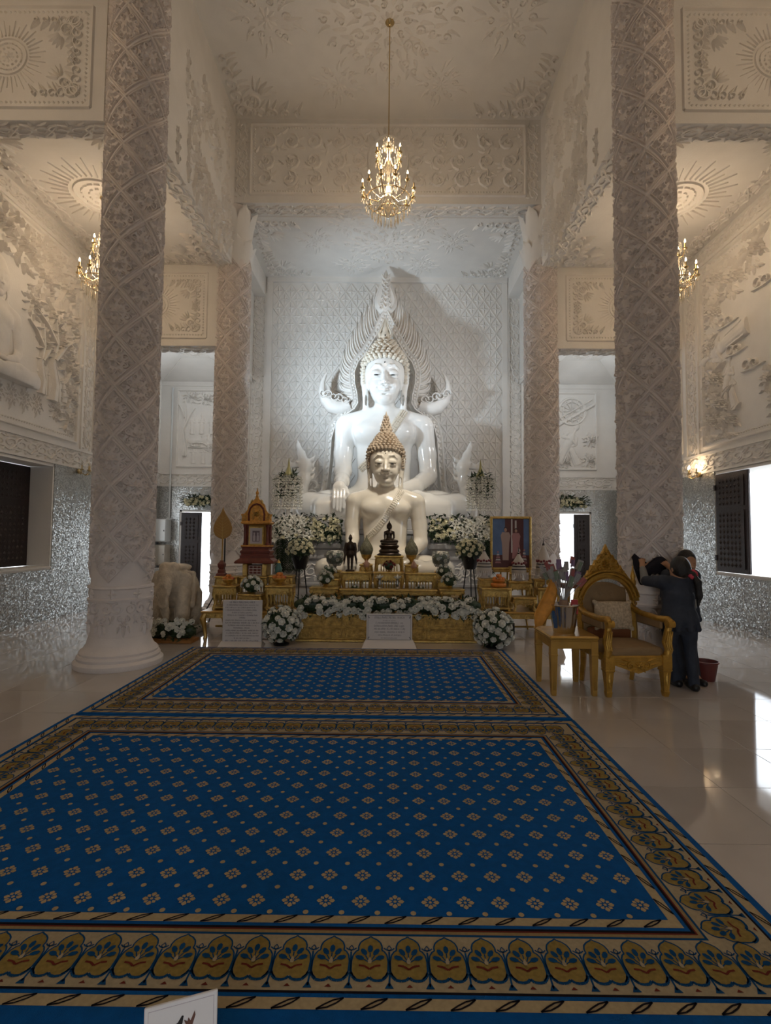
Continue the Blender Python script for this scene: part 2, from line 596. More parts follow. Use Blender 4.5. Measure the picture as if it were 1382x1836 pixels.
        if not isinstance(mats, (list, tuple)): mats = [mats]
        for m in mats: me.materials.append(m)
        if colour is not None:
            cen = P[Q].mean(1)
            me.polygons.foreach_set('material_index', colour(cen).astype(np.int32))
        me.update(calc_edges=True)
        me.validate()
        me.shade_smooth()
        return me

# ================================================================ materials
PL = mat('white_plaster', (0.74, 0.715, 0.68), 0.62, var=0.04, vscale=2.5, bump=0.12, bscale=35)
PLR = mat('relief_plaster', (0.74, 0.71, 0.67), 0.6, var=0.05, vscale=4, bump=0.15, bscale=45)
COLM = mat('column_plaster', (0.73, 0.675, 0.645), 0.6, var=0.05, vscale=5, bump=0.12, bscale=50)
MOS = mosaic('mirror_mosaic', (0.58, 0.59, 0.58), 55, 0.34, 0.28, 0.8)
PORC = mat('white_porcelain', (0.86, 0.85, 0.82), 0.16, coat=0.5, spec=0.6)
CREAM = mat('cream_enamel', (0.80, 0.74, 0.63), 0.2, coat=0.5)
HAIRW = mat('ivory_hair', (0.72, 0.66, 0.56), 0.4)
HAIRT = mat('tan_hair', (0.46, 0.37, 0.275), 0.5)
BLACK = mat('black_paint', (0.012, 0.011, 0.012), 0.4)
GOLD = mat('gilt_carving', (0.46, 0.30, 0.09), 0.38, 0.7, var=0.35, vscale=14, bump=0.8, bscale=45)
GOLDB = mat('bright_gilt', (0.56, 0.385, 0.125), 0.3, 0.85, var=0.25, vscale=16, bump=0.5, bscale=60)
GOLDP = mat('gold_paint', (0.46, 0.27, 0.06), 0.38, 0.35, var=0.12, vscale=8)
DKW = mat('dark_wood', (0.022, 0.012, 0.011), 0.45, var=0.3, vscale=7, bump=0.3, bscale=60)
MARB = mat('grey_marble', (0.36, 0.35, 0.345), 0.3, var=0.18, vscale=4)
GREEN = mat('dark_leaf', (0.028, 0.055, 0.022), 0.5, var=0.35, vscale=30)
ROSE = mat('white_petal', (0.74, 0.73, 0.66), 0.6, var=0.06, vscale=40)
ROSEC = mat('cream_petal', (0.78, 0.74, 0.55), 0.6, var=0.08, vscale=40)
WHITE = mat('white_board', (0.66, 0.62, 0.60), 0.45)
CHROME = mat('chrome', (0.62, 0.62, 0.63), 0.12, 1.0)
BULB = mat('candle_bulb', (1, 0.85, 0.6), 0.4, emit=(1.0, 0.78, 0.5), estr=14)
def glass_mat(name, col, rough=0.03):
    return mat(name, col, rough, trans=1.0)
CRYS = mat('crystal', (0.92, 0.86, 0.74), 0.08, trans=0.75, spec=0.8)
BRASS = mat('brass', (0.56, 0.42, 0.21), 0.25, 1.0)
TILE = None
def make_marble():
    m = mat('polished_marble_tile', (0.47, 0.425, 0.395), 0.055, var=0.05, vscale=1.7)
    nt = m.node_tree; b = nt.nodes['Principled BSDF']
    b.inputs['Specular IOR Level'].default_value = 0.7
    oi = nt.nodes.new('ShaderNodeObjectInfo')
    r = nt.nodes.new('ShaderNodeMapRange')
    r.inputs['To Min'].default_value = 0.93; r.inputs['To Max'].default_value = 1.05
    nt.links.new(oi.outputs['Random'], r.inputs['Value'])
    src = b.inputs['Base Color'].links[0].from_socket
    v = nt.nodes.new('ShaderNodeVectorMath'); v.operation = 'SCALE'
    nt.links.new(src, v.inputs[0]); nt.links.new(r.outputs['Result'], v.inputs['Scale'])
    nt.links.new(v.outputs[0], b.inputs['Base Color'])
    return m
TILE = make_marble()
GROUT = mat('tile_grout', (0.30, 0.27, 0.25), 0.8)

# ================================================================ structure
# ---- floor: slab and polished tiles
mb = MB(); mb.box(-6.2, 6.2, -3, 13.5, -0.2, -0.004)
floor = struct(mb.build('floor', GROUT))
tm = MB(); tm.bbox(-0.2985, 0.2985, -0.2985, 0.2985, -0.004, 0.0, 0.0015)
TM = tm.mesh('marble_tile', TILE)
n_t = 0; rest = MB()
cells = []
for i in range(-11, 11):
    for j in range(-6, 23):
        cx, cy = 0.05 + 0.6 * i, 2.42 + 0.6 * j
        if abs(cx) > 6.2 or cy < -2.8 or cy > 13.4: continue
        cells.append((cx, cy))
# the nearest tiles the rugs and the altar leave bare are pieces of their own
def bare(c):
    x, y = c
    return 1.6 < y < 10.4 and not (-2.5 < x < 1.4 and y < 6.9) and abs(x) < 0.80 * y and not (abs(x + 0.1) < 1.9 and y > 8)
solo = sorted([c for c in cells if bare(c)], key=lambda c: c[1])[:240]
ss = set(solo)
for cx, cy in solo:
    ob('marble_tile', TM, floor, Matrix.Translation((cx, cy, 0)))
for cx, cy in cells:
    if (cx, cy) in ss: continue
    rest.bbox(max(cx - 0.2985, -6.2), min(cx + 0.2985, 6.2), cy - 0.2985, cy + 0.2985, -0.004, 0.0, 0.0015)
stuff(rest.build('distant_marble_tiles', TILE, floor))

# ---- walls with window and door openings
def wall_y(mb, x0, x1, holes, z0, z1, y0=-3.0, y1=13.5):
    """wall along y; holes: (y0, y1, z0, z1)"""
    ys = sorted({y0, y1, *[h[0] for h in holes], *[h[1] for h in holes]})
    for a, b in zip(ys[:-1], ys[1:]):
        h = [q for q in holes if q[0] <= a and q[1] >= b]
        if h:
            if h[0][2] > z0: mb.box(x0, x1, a, b, z0, min(h[0][2], z1))
            if h[0][3] < z1: mb.box(x0, x1, a, b, max(h[0][3], z0), z1)
        else:
            mb.box(x0, x1, a, b, z0, z1)
def wall_x(mb, y0, y1, holes, z0, z1, x0, x1):
    xs = sorted({x0, x1, *[q for h in holes for q in h[:2] if x0 < q < x1]})
    for a, b in zip(xs[:-1], xs[1:]):
        h = [q for q in holes if q[0] <= a and q[1] >= b]
        if h:
            if h[0][2] > z0: mb.box(a, b, y0, y1, z0, min(h[0][2], z1))
            if h[0][3] < z1: mb.box(a, b, y0, y1, max(h[0][3], z0), z1)
        else:
            mb.box(a, b, y0, y1, z0, z1)
HL = [(7.3, 9.2, 0.95, 2.84), (2.4, 4.4, 0.95, 2.84), (11.4, 12.7, 0.95, 2.84)]
HR = [(7.2, 9.5, 0.95, 2.84), (2.4, 4.4, 0.95, 2.84), (11.4, 12.7, 0.95, 2.84)]
mb = MB(); wall_y(mb, -6.68, -6.2, HL, 0, 9.4); wall_left = struct(mb.build('wall_left', PL))
mb = MB(); wall_y(mb, 6.2, 6.68, HR, 0, 9.4); wall_right = struct(mb.build('wall_right', PL))
DB = [(-5.62, -4.45, -1, 2.24), (4.42, 5.45, -1, 2.28)]
mb = MB(); wall_x(mb, 13.5, 13.98, DB, 0, 9.4, -6.68, 6.68); wall_back = struct(mb.build('wall_back', PL))
mb = MB(); wall_x(mb, -3.48, -3.0, [(-0.9, 0.9, -1, 2.6)], 0, 10.8, -6.68, 6.68); wall_front = struct(mb.build('wall_front', PL))
ML = [(a - 0.03, b + 0.03, c - 0.03, d + 0.03) for a, b, c, d in HL]
MR = [(a - 0.03, b + 0.03, c - 0.03, d + 0.03) for a, b, c, d in HR]
mb = MB(); wall_y(mb, -6.199, -6.185, ML, 0.0, 2.87); mb.build('mosaic_dado', MOS, wall_left)
mb = MB(); wall_y(mb, 6.185, 6.199, MR, 0.0, 2.87); mb.build('mosaic_dado', MOS, wall_right)
mb = MB(); wall_x(mb, 13.485, 13.499, DB, 0, 2.87, -6.18, -3.92); wall_x(mb, 13.485, 13.499, DB, 0, 2.87, 3.65, 6.18)
mb.build('mosaic_dado', MOS, wall_back)

# ---- ceilings and beams
def slab(name, mats, *bx):
    m = MB()
    for b in bx: m.box(*b)
    return struct(m.build(name, mats))
ceiling = slab('ceiling', PL, (-3.8, 3.7, -3, 10.4, 10.55, 10.75))
ceil_al = slab('ceiling.001', PL, (-6.2, -3.7, 6.5, 10.5, 7.36, 7.5))
ceil_ar = slab('ceiling.002', PL, (3.55, 6.2, 6.5, 10.5, 7.36, 7.5))
slab('ceiling.003', PL, (-6.2, -3.71, -3, 6.2, 8.9, 9.1))
slab('ceiling.004', PL, (3.55, 6.2, -3, 6.2, 8.9, 9.1))
ceil_ch = slab('ceiling.005', PL, (-3.8, 3.65, 10.85, 13.5, 8.66, 8.8))
beam_l = slab('trim_1', PL, (-3.71, -3.36, 6.25, 10.4, 7.3, 10.55), (-3.71, -3.36, -3, 6.25, 8.9, 10.55))
beam_r = slab('trim_2', PL, (3.2, 3.55, 6.25, 10.4, 7.3, 10.55), (3.2, 3.55, -3, 6.25, 8.9, 10.55))
end_beam = slab('trim_3', PL, (-3.71, 3.55, 10.4, 10.85, 8.68, 10.75))
tr_fl = slab('trim_4', PL, (-6.2, -3.71, 6.2, 6.5, 6.9, 8.95))
tr_fr = slab('trim_5', PL, (3.55, 6.2, 6.2, 6.5, 6.9, 8.95))
tr_bl = slab('trim_6', PL, (-6.2, -3.4, 10.5, 10.9, 5.6, 7.4))
tr_br = slab('trim_7', PL, (3.27, 6.2, 10.5, 10.9, 5.6, 7.4))
ch_l = slab('trim_8', PL, (-3.72, -3.42, 10.86, 13.5, 8.12, 8.66), (-3.80, -3.74, 10.9, 13.5, 5.9, 8.2))
ch_r = slab('trim_9', PL, (3.22, 3.52, 10.86, 13.5, 8.12, 8.66), (3.54, 3.60, 10.9, 13.5, 5.9, 8.2))
slab('trim_10', PL, (-3.72, -3.36, 10.4, 10.86, 7.3, 8.7), (3.2, 3.55, 10.4, 10.86, 7.3, 8.7))
def hip(name, x0, x1, y0, y1):
    m = MB()
    xi0, xi1, yi0, yi1 = x0 + 0.85, x1 - 0.85, y0 + 0.85, y1 - 0.85
    za, zb = 5.74, 6.1
    vs = [(x0, y0, za), (x1, y0, za), (x1, y1, za), (x0, y1, za), (xi0, yi0, zb), (xi1, yi0, zb), (xi1, yi1, zb), (xi0, yi1, zb)]
    vs += [(x, y, z + 0.1) for x, y, z in vs]
    fs = []
    for k in range(4):
        j = (k + 1) % 4
        fs += [(k, j, 4 + j, 4 + k), (8 + k, 12 + k, 12 + j, 8 + j), (k, 8 + k, 8 + j, j)]
    fs += [(4, 5, 6, 7), (12, 15, 14, 13)]
    m.add(vs, fs)
    return struct(m.build(name, PL))
hip_l = hip('ceiling.006', -6.2, -3.74, 10.9, 13.5)
hip_r = hip('ceiling.007', 3.54, 6.2, 10.9, 13.5)

def rnd(a, b): return random.uniform(a, b)
# ---- relief ornament meshes (unit sized, shared)
r = Relief(0.1)
r.scroll(0.25, 0.48, 0.36, -PI / 2, 1.2, 1, 0.13).scroll(0.75, 0.52, 0.36, PI / 2, 1.2, 1, 0.13)
for x, y, a in ((0.02, 0.8, 1.2), (0.5, 0.12, -0.2), (0.5, 0.88, 2.9), (0.97, 0.2, -1.9), (0.1, 0.15, 2.5), (0.9, 0.88, -0.6), (0.33, 0.9, 0.4), (0.66, 0.1, 3.5)):
    r.leaf(x, y, a, 0.28, 0.14, 0.3)
r.ridge([(0.0, 0.2), (0.2, 0.08), (0.5, 0.5), (0.8, 0.92), (1.0, 0.8)], 0.09, taper=False)
FRZ = r.mesh('scroll_frieze', PLR)
r = Relief(0.04)
for s, t in ((1, 0), (0, 1)):
    for k in range(5):
        q = 0.12 + 0.2 * k
        rr = 0.15 - 0.022 * k
        p = (q + 0.08, 0.1) if s else (0.1, q + 0.08)
        r.scroll(p[0], p[1], rr, (PI if s else -PI / 2) + 0.3 * k, 1.2, -1 if s else 1, rr * 0.42)
        for dx in (0, 0.09):
            p2 = (q + dx, 0.22 - 0.02 * k) if s else (0.22 - 0.02 * k, q + dx)
            r.leaf(p2[0], p2[1], (0.9 if s else 0.7) + random.uniform(-0.3, 0.3), 0.2, 0.07, 0.2 if s else -0.2)
r.scroll(0.34, 0.34, 0.16, PI, 1.3, 1, 0.06).scroll(0.18, 0.18, 0.17, 0, 1.3, -1, 0.07)
for a in (0.2, 0.5, 0.8, 1.1, 1.4): r.leaf(0.4 + 0.1 * math.cos(a), 0.4 + 0.1 * math.sin(a), a, 0.26, 0.08)
COR = r.mesh('corner_scrolls', PLR)
def rosette(name, rings, h, loz=0.0):
    r = Relief(h)
    r.flower(0, 0, rings[0][0], 10)
    for rad, n, L, W in rings[1:]:
        for k in range(n):
            a = 2 * PI * (k + 0.5 * (rad * 10 % 2)) / n
            m = 1 + loz * (abs(math.cos(2 * a)) ** 1.5) * rad
            r.leaf(rad * m * math.cos(a), rad * m * math.sin(a), a + random.uniform(-0.25, 0.25), L * m, W, random.choice((-0.3, 0.3)))
            if k % 2 == 0: r.scroll(rad * m * 1.1 * math.cos(a + 0.1), rad * m * 1.1 * math.sin(a + 0.1), W * 0.8, a, 1.1, random.choice((-1, 1)), W * 0.35, 10)
    return r.mesh(name, PLR)
ROSB = rosette('great_ceiling_rosette', [(0.17, 0, 0, 0), (0.22, 14, 0.16, 0.09), (0.38, 20, 0.17, 0.1), (0.52, 26, 0.17, 0.1), (0.66, 30, 0.16, 0.09)], 0.03, 0.6)
ROSS = rosette('small_ceiling_rosette', [(0.34, 0, 0, 0), (0.4, 12, 0.4, 0.17), (0.55, 8, 0.36, 0.14)], 0.05, 0.7)
r = Relief(0.035)
r.flower(0, 0, 0.16, 8)
for rad, n in ((0.24, 12), (0.36, 18), (0.48, 24)):
    for k in range(n):
        a = 2 * PI * k / n
        r.ridge([(rad * math.cos(a + t), rad * math.sin(a + t)) for t in (-0.13, 0, 0.13)], 0.035, taper=False)
for k in range(40):
    a = 2 * PI * k / 40
    L = 0.42 if k % 2 else 0.28
    r.ridge([(0.56 * math.cos(a), 0.56 * math.sin(a)), ((0.56 + L) * math.cos(a), (0.56 + L) * math.sin(a))], 0.05)
SUN = r.mesh('sunburst_relief', PLR)
r = Relief(0.03)
for k in range(34):
    a = random.uniform(0, 2 * PI); q = math.sqrt(random.random())
    r.leaf(0.42 * q * math.cos(a), 0.42 * q * math.sin(a), a + random.uniform(-0.8, 0.8), 0.2, 0.1, random.uniform(-0.4, 0.4), random.uniform(0.03, 0.08))
for k in range(7):
    a = random.uniform(0, 2 * PI); q = random.random() * 0.35
    r.flower(q * math.cos(a), q * math.sin(a), 0.1, 6, 0.07)
BUSH = r.mesh('leaf_cluster', PLR)
r = Relief(0.05)
for k in range(6):
    y = k / 6
    r.leaf(0.0, y, PI / 2 + 0.5, 0.24, 0.09, 0.2).leaf(0.0, y, PI / 2 - 0.5, 0.24, 0.09, -0.2)
    if k % 2: r.scroll(0.12, y + 0.05, 0.07, PI, 1.1, -1, 0.03, 10).scroll(-0.12, y + 0.05, 0.07, 0, 1.1, 1, 0.03, 10)
r.ridge([(0, 0), (0.02, 0.5), (0, 1.1)], 0.06)
SPRAY = r.mesh('foliage_spray', PLR)

def put(me, parent, o, x, y, s=1.0, sy=None, sz=None, name=None):
    return ob(name or me.name.split('.')[0], me, parent, frame(o, x, y, s, sy, sz))
def frieze(parent, o, x, y, L, H, step=None, me=None, sz=None, name='scroll_ornament'):
    step = step or H * 1.6
    n = max(1, round(L / step)); w = L / n
    x = Vector(x).normalized()
    for k in range(n):
        put(me or FRZ, parent, Vector(o) + x * (w * k), x, y, w, H, sz or min(w, H), name)
def mould(name, parent, x, y, o, x0, y0, x1, y1, w=0.05, h=0.03, bead=0.0):
    """rectangular moulding frame in a plane"""
    r = Relief(h)
    r.rect(x0, y0, x1, y1, w, h)
    if bead:
        for (a, b) in (((x0 + bead, y0 + bead), (x1 - bead, y0 + bead)), ((x0 + bead, y1 - bead), (x1 - bead, y1 - bead)), ((x0 + bead, y0 + bead), (x0 + bead, y1 - bead)), ((x1 - bead, y0 + bead), (x1 - bead, y1 - bead))):
            L = math.hypot(b[0] - a[0], b[1] - a[1])
            r.beads(a, b, int(L / 0.06), 0.022, h * 0.8)
    return ob(name, r.mesh(name, PLR), parent, frame(o, x, y))
DX, DYN, UPZ = (1, 0, 0), (0, -1, 0), (0, 0, 1)

# nave ceiling
put(ROSB, ceiling, (-0.05, 8.35, 10.55), DX, DYN, 1.15)
for x, y, s in ((-2.2, 8.3, 0.62), (2.05, 8.3, 0.62), (-1.05, 9.55, 0.5), (0.95, 9.55, 0.5), (-1.05, 7.1, 0.5), (0.95, 7.1, 0.5)):
    put(ROSS, ceiling, (x, y, 10.55), DX, DYN, s, sz=s * 0.8)
for x, y, sx, sy in ((-3.34, 10.38, 1, -1), (3.18, 10.38, -1, -1), (-3.34, 6.3, 1, 1), (3.18, 6.3, -1, 1)):
    o = ob('corner_ornament', COR, ceiling)
    o.matrix_basis = Matrix(((sx * 1.35, 0, 0, x), (0, sy * 1.35, 0, y), (0, 0, -1.2, 10.55), (0, 0, 0, 1)))
# end beam
mould('panel_moulding', end_beam, DX, UPZ, (0, 10.4, 0), -3.02, 8.86, 2.86, 10.42, 0.06, 0.04, 0.08)
for k, x in enumerate((-2.68, -2.17, -1.66, -1.15, -0.72, 0.58, 1.01, 1.5, 2.02, 2.52)):
    r = Relief(0.045)
    sg = 1 if x < 0 else -1
    for q in range(3):
        r.scroll(rnd(-.06, .06), -0.42 + 0.42 * q, 0.19, PI / 2 + PI * (q % 2), 1.4, sg * (1 if q % 2 else -1), 0.07, 14)
        r.flower(0, -0.42 + 0.42 * q, 0.05, 6)
    for q in range(24):
        xx, yy = rnd(-.25, .25), rnd(-.62, .62)
        r.leaf(xx, yy, rnd(0, 6.28), rnd(.12, .2), 0.07, rnd(-.4, .4), rnd(.02, .05))
    ob('scroll_ornament', r.mesh('beam_scrolls', PLR), end_beam, frame((x, 10.4, 9.62), DX, UPZ, 1.0))
r = Relief(0.05)
r.ridge([(0.42 * math.cos(2 * PI * k / 28), 0.56 * math.sin(2 * PI * k / 28)) for k in range(29)], 0.07, taper=False)
for k in range(22):
    a = 2 * PI * k / 22
    r.leaf(0.47 * math.cos(a), 0.6 * math.sin(a), a, 0.16, 0.09)
ob('medallion_ring', r.mesh('medallion_ring', PLR), end_beam, frame((-0.07, 10.4, 9.62), DX, UPZ))
for X in (-3.2, 3.03):
    frieze(end_beam, (X + 0.12, 10.4, 8.8), UPZ, (-1, 0, 0), 1.65, 0.26, 0.42)
frieze(end_beam, (-3.2, 10.78, 8.68), DX, DYN, 6.2, 0.3, 0.5)
# chancel ceiling
put(ROSB, ceil_ch, (-0.1, 11.9, 8.66), DX, DYN, 0.95, 0.75)
for x, y in ((-1.75, 11.75), (1.5, 11.75), (-1.0, 12.8), (0.8, 12.8), (-0.95, 11.1), (0.75, 11.1)):
    put(ROSS, ceil_ch, (x, y, 8.66), DX, DYN, 0.48, sz=0.4)
for x, y, sx, sy in ((-3.3, 13.4, 1, -1), (3.1, 13.4, -1, -1), (-3.3, 10.95, 1, 1), (3.1, 10.95, -1, 1)):
    o = ob('corner_ornament', COR, ceil_ch)
    o.matrix_basis = Matrix(((sx * 1.1, 0, 0, x), (0, sy * 1.1, 0, y), (0, 0, -1.0, 8.66), (0, 0, 0, 1)))
# long nave beams: foliage on the faces, scrolls under the soffit
for par, X, sx, ex in ((beam_l, -3.36, 1, (0, 1, 0)), (beam_r, 3.2, -1, (0, -1, 0))):
    for k in range(7):
        y = 7.6 + 0.42 * k
        put(SPRAY, par, (X, y, 7.4), ex, UPZ, 0.5, 0.55 + 0.2 * ((k * 3) % 4), 0.6)
    for k in range(4):
        y = 7.9 + 0.68 * k
        put(SPRAY, par, (X, y, 8.75), ex, UPZ, 0.5, 0.75, 0.5)
    put(BUSH, par, (X, 9.95, 7.85), ex, UPZ, 0.85, 1.0)
    for y, z, q in ((9.6, 7.6, 0.7), (9.2, 7.65, 0.7), (8.8, 7.75, 0.8), (8.35, 7.8, 0.8), (9.9, 8.4, 0.6), (9.3, 8.9, 0.7), (8.7, 9.2, 0.8), (8.2, 8.7, 0.7), (9.8, 9.9, 0.6)):
        put(BUSH, par, (X, y, z), ex, UPZ, q, q * 1.3)
    x0 = X - 0.34 if sx > 0 else X + 0.01
    for k in range(8):
        put(FRZ, par, (x0, 10.4 - 0.5 * (k + 1), 7.3), (0, 1, 0), (1, 0, 0), 0.5, 0.33, 0.28, name='scroll_ornament')
# aisle ceilings
for par, X in ((ceil_al, -4.93), (ceil_ar, 4.8)):
    put(SUN, par, (X, 8.35, 7.36), DX, DYN, 0.95, sz=0.9)
    x0, x1 = (-6.18, -3.75) if X < 0 else (3.6, 6.18)
    for x, y, sx, sy in ((x0, 10.45, 1, -1), (x1, 10.45, -1, -1), (x0, 6.6, 1, 1), (x1, 6.6, -1, 1)):
        o = ob('corner_ornament', COR, par)
        o.matrix_basis = Matrix(((sx * 1.0, 0, 0, x), (0, sy * 1.0, 0, y), (0, 0, -1.2, 7.36), (0, 0, 0, 1)))
    sl = 1 if X < 0 else -1
    for k in range(7):
        put(FRZ, par, (-6.1 if X < 0 else 5.82, 6.9 + 0.5 * k, 7.36), (0, 1, 0), (1, 0, 0), 0.5, 0.28, 0.25, name='scroll_ornament')
# cross beams of the aisles
for par, x0, x1, Y, z0, z1 in ((tr_fl, -6.2, -3.75, 6.2, 6.9, 8.6), (tr_fr, 3.6, 6.2, 6.2, 6.9, 8.6), (tr_bl, -6.2, -3.78, 10.5, 5.6, 7.36), (tr_br, 3.62, 6.2, 10.5, 5.6, 7.36)):
    a, b, c, d = x0 + 0.14, x1 - 0.14, z0 + 0.17, z1 - 0.17
    mould('panel_moulding', par, DX, UPZ, (0, Y, 0), a, c, b, d, 0.05, 0.03, 0.07)
    for x, z, sx, sz in ((a + 0.12, c + 0.12, 1, 1), (b - 0.12, c + 0.12, -1, 1), (a + 0.12, d - 0.12, 1, -1), (b - 0.12, d - 0.12, -1, -1)):
        o = ob('corner_ornament', COR, par)
        o.matrix_basis = Matrix(((sx * 0.62, 0, 0, x), (0, 0, -0.9, Y), (0, sz * 0.62, 0, z), (0, 0, 0, 1)))
    put(SUN, par, ((x0 + x1) / 2, Y, (z0 + z1) / 2), DX, UPZ, 0.5, sz=0.6)
    t = 0.28 if Y < 7 else 0.36
    frieze(par, (x0, Y + t, z0), DX, DYN, x1 - x0, t - 0.04, 0.45)
# side walls: frieze over the dado, pilasters, picture panels
def side_wall(par, X, ex, sgn):
    """X of the inner face, ex local x along the wall, sgn sign of the wall"""
    def q(y): return y if ex[1] > 0 else -y
    o = (X, 0, 0)
    mb = MB()
    i, e = (X, X + 0.03) if sgn < 0 else (X - 0.03, X)
    mb.box(i, e, 5.9, 13.5, 2.87, 2.91); mb.box(i, e, 5.9, 13.5, 3.22, 3.27)
    mb.box(i, e, 9.95, 10.0, 3.27, 7.3); mb.box(i, e, 10.36, 10.41, 3.27, 7.3)
    mb.box(i, e, 6.5, 10.45, 7.0, 7.06)
    mb.build('cornice_moulding', PL, par)
    y0, y1 = (6.0, 13.5)
    for k in range(15):
        yy = y0 + 0.5 * k
        st = yy if ex[1] > 0 else yy + 0.5
        put(FRZ, par, (X, st, 2.92), ex, UPZ, 0.5, 0.29, 0.28, name='scroll_ornament')
    for k in range(9):
        put(FRZ, par, (X, 10.32 if ex[1] > 0 else 10.04, 3.3 + 0.42 * k), UPZ, (0, -ex[1], 0), 0.42, 0.28, 0.25, name='scroll_ornament')
        yy = 6.55 + 0.43 * k
        st = yy if ex[1] > 0 else yy + 0.43
        put(FRZ, par, (X, st, 7.08), ex, UPZ, 0.43, 0.22, 0.2, name='scroll_ornament')
    a, b = sorted((q(6.65), q(9.82)))
    mould('panel_moulding', par, ex, UPZ, o, a, 3.38, b, 6.93, 0.06, 0.04, 0.09)
    a, b = sorted((q(10.55), q(13.35)))
    mould('panel_moulding', par, ex, UPZ, o, a, 3.38, b, 5.6, 0.06, 0.04)
side_wall(wall_left, -6.2, (0, 1, 0), -1)
side_wall(wall_right, 6.2, (0, -1, 0), 1)
# back wall: lattice panel behind the statue
mb = MB()
for x0, x1 in ((-3.36, -3.22), (3.06, 3.2)): mb.box(x0, x1, 13.44, 13.5, 2.0, 8.66)
mb.box(-3.36, 3.2, 13.42, 13.5, 8.52, 8.66)
for x0, x1 in ((-3.86, -3.80), (-3.42, -3.36), (3.2, 3.26), (3.58, 3.64)): mb.box(x0, x1, 13.46, 13.5, 0, 8.2)
mb.build('lattice_border', PL, wall_back)
lw, lh = 0.32, 0.46
r = Relief(0.028)
r.ridge([(0, -lh / 2 + 0.012), (lw / 2 - 0.008, 0), (0, lh / 2 - 0.012), (-lw / 2 + 0.008, 0), (0, -lh / 2 + 0.012)], 0.03, 0.022, False)
r.leaf(0, 0, PI / 2, 0.15, 0.08).leaf(0, 0, -PI / 2, 0.15, 0.08).leaf(0, 0, 0, 0.1, 0.08).leaf(0, 0, PI, 0.1, 0.08)
r.mb.add([(0, -lh / 2, 0), (lw / 2, 0, 0), (0, lh / 2, 0), (-lw / 2, 0, 0)], [(0, 1, 2, 3)])
LAT = r.mesh('lattice_tile', PLR)
ny_ = 0
cand = []
nxl = 19
x_st = 6.28 / nxl
for j in range(27):
    for i in range(nxl + 1):
        x = -3.22 + x_st * (i if j % 2 else i + 0.5)
        z = 2.3 + 0.23 * j
        if x < -3.2 + 0.1 or x > 3.05 - 0.1 or z > 8.35: continue
        cand.append((x, z))
def hid(c): return abs(c[0] + 0.1) < 0.9 and c[1] < 5.2
show = [c for c in cand if not hid(c)]
show.sort(key=lambda c: -c[1])
for x, z in show[:295]:
    put(LAT, wall_back, (x, 13.497, z), DX, UPZ, x_st / lw)
m = MB()
for x, z in show[295:]:
    T = frame((x, 13.497, z), DX, UPZ, x_st / lw)
    m.add([tuple(T @ v.co) for v in LAT.vertices], [tuple(p.vertices) for p in LAT.polygons])
stuff(m.build('lattice_tiles', PLR, wall_back))
for X in (-3.78, 3.24):
    for k in range(20):
        put(FRZ, wall_back, (X + 0.35, 13.5, 0.2 + 0.41 * k), UPZ, (-1, 0, 0), 0.41, 0.33, 0.28, name='scroll_ornament')
mb = MB()
for x0, x1 in ((-6.2, -3.88), (3.66, 6.2)):
    mb.box(x0, x1, 13.47, 13.5, 2.87, 2.91); mb.box(x0, x1, 13.47, 13.5, 3.2, 3.25); mb.box(x0, x1, 13.47, 13.5, 5.62, 5.74)
mb.build('cornice_moulding', PL, wall_back)
for x0 in (-6.15, 3.7):
    frieze(wall_back, (x0, 13.5, 2.93), DX, UPZ, 2.3, 0.26, 0.46)
mould('panel_moulding', wall_back, DX, UPZ, (0, 13.5, 0), -5.75, 3.42, -4.05, 5.5, 0.06, 0.05)
mould('panel_moulding', wall_back, DX, UPZ, (0, 13.5, 0), 3.85, 3.42, 5.6, 5.5, 0.06, 0.05)
# ribs and corner scrolls of the hipped chapel ceilings
for par, x0, x1 in ((hip_l, -6.2, -3.74), (hip_r, 3.54, 6.2)):
    m = MB()
    for cx, cy, sx, sy in ((x0, 13.5, 1, -1), (x1, 13.5, -1, -1), (x0, 10.9, 1, 1), (x1, 10.9, -1, 1)):
        m.tube([(cx, cy, 5.75), (cx + sx * 0.85, cy + sy * 0.85, 6.1)], 0.02, 5)
    m.build('hip_rib', PL, par)
    put(SUN, par, ((x0 + x1) / 2, 12.2, 6.1), DX, DYN, 0.36)

# ---- windows and doors
def shutter_mesh(w, h, t, name='shutter'):
    m = MB()
    m.bbox(0, w, -t, 0, 0, h, 0.012)
    for z0, z1 in ((0.08, h * 0.62), (h * 0.66, h - 0.08)):
        m.box(0.09, w - 0.09, -t - 0.014, -t, z0, z1)
        for k in range(int((z1 - z0) / 0.1)):
            for i in range(max(2, int((w - 0.2) / 0.1))):
                x = 0.15 + i * 0.1; z = z0 + 0.06 + k * 0.1
                if x > w - 0.13 or z > z1 - 0.05: continue
                y = -t - 0.014
                m.add([(x - 0.035, y, z), (x, y, z - 0.045), (x + 0.035, y, z), (x, y, z + 0.045), (x, y - 0.022, z)], [(0, 1, 4), (1, 2, 4), (2, 3, 4), (3, 0, 4)])
    for z in (h * 0.14, h * 0.86):
        m.box(-0.015, 0.03, -t - 0.02, 0.012, z - 0.05, z + 0.05)
    return m.mesh(name, DKW)
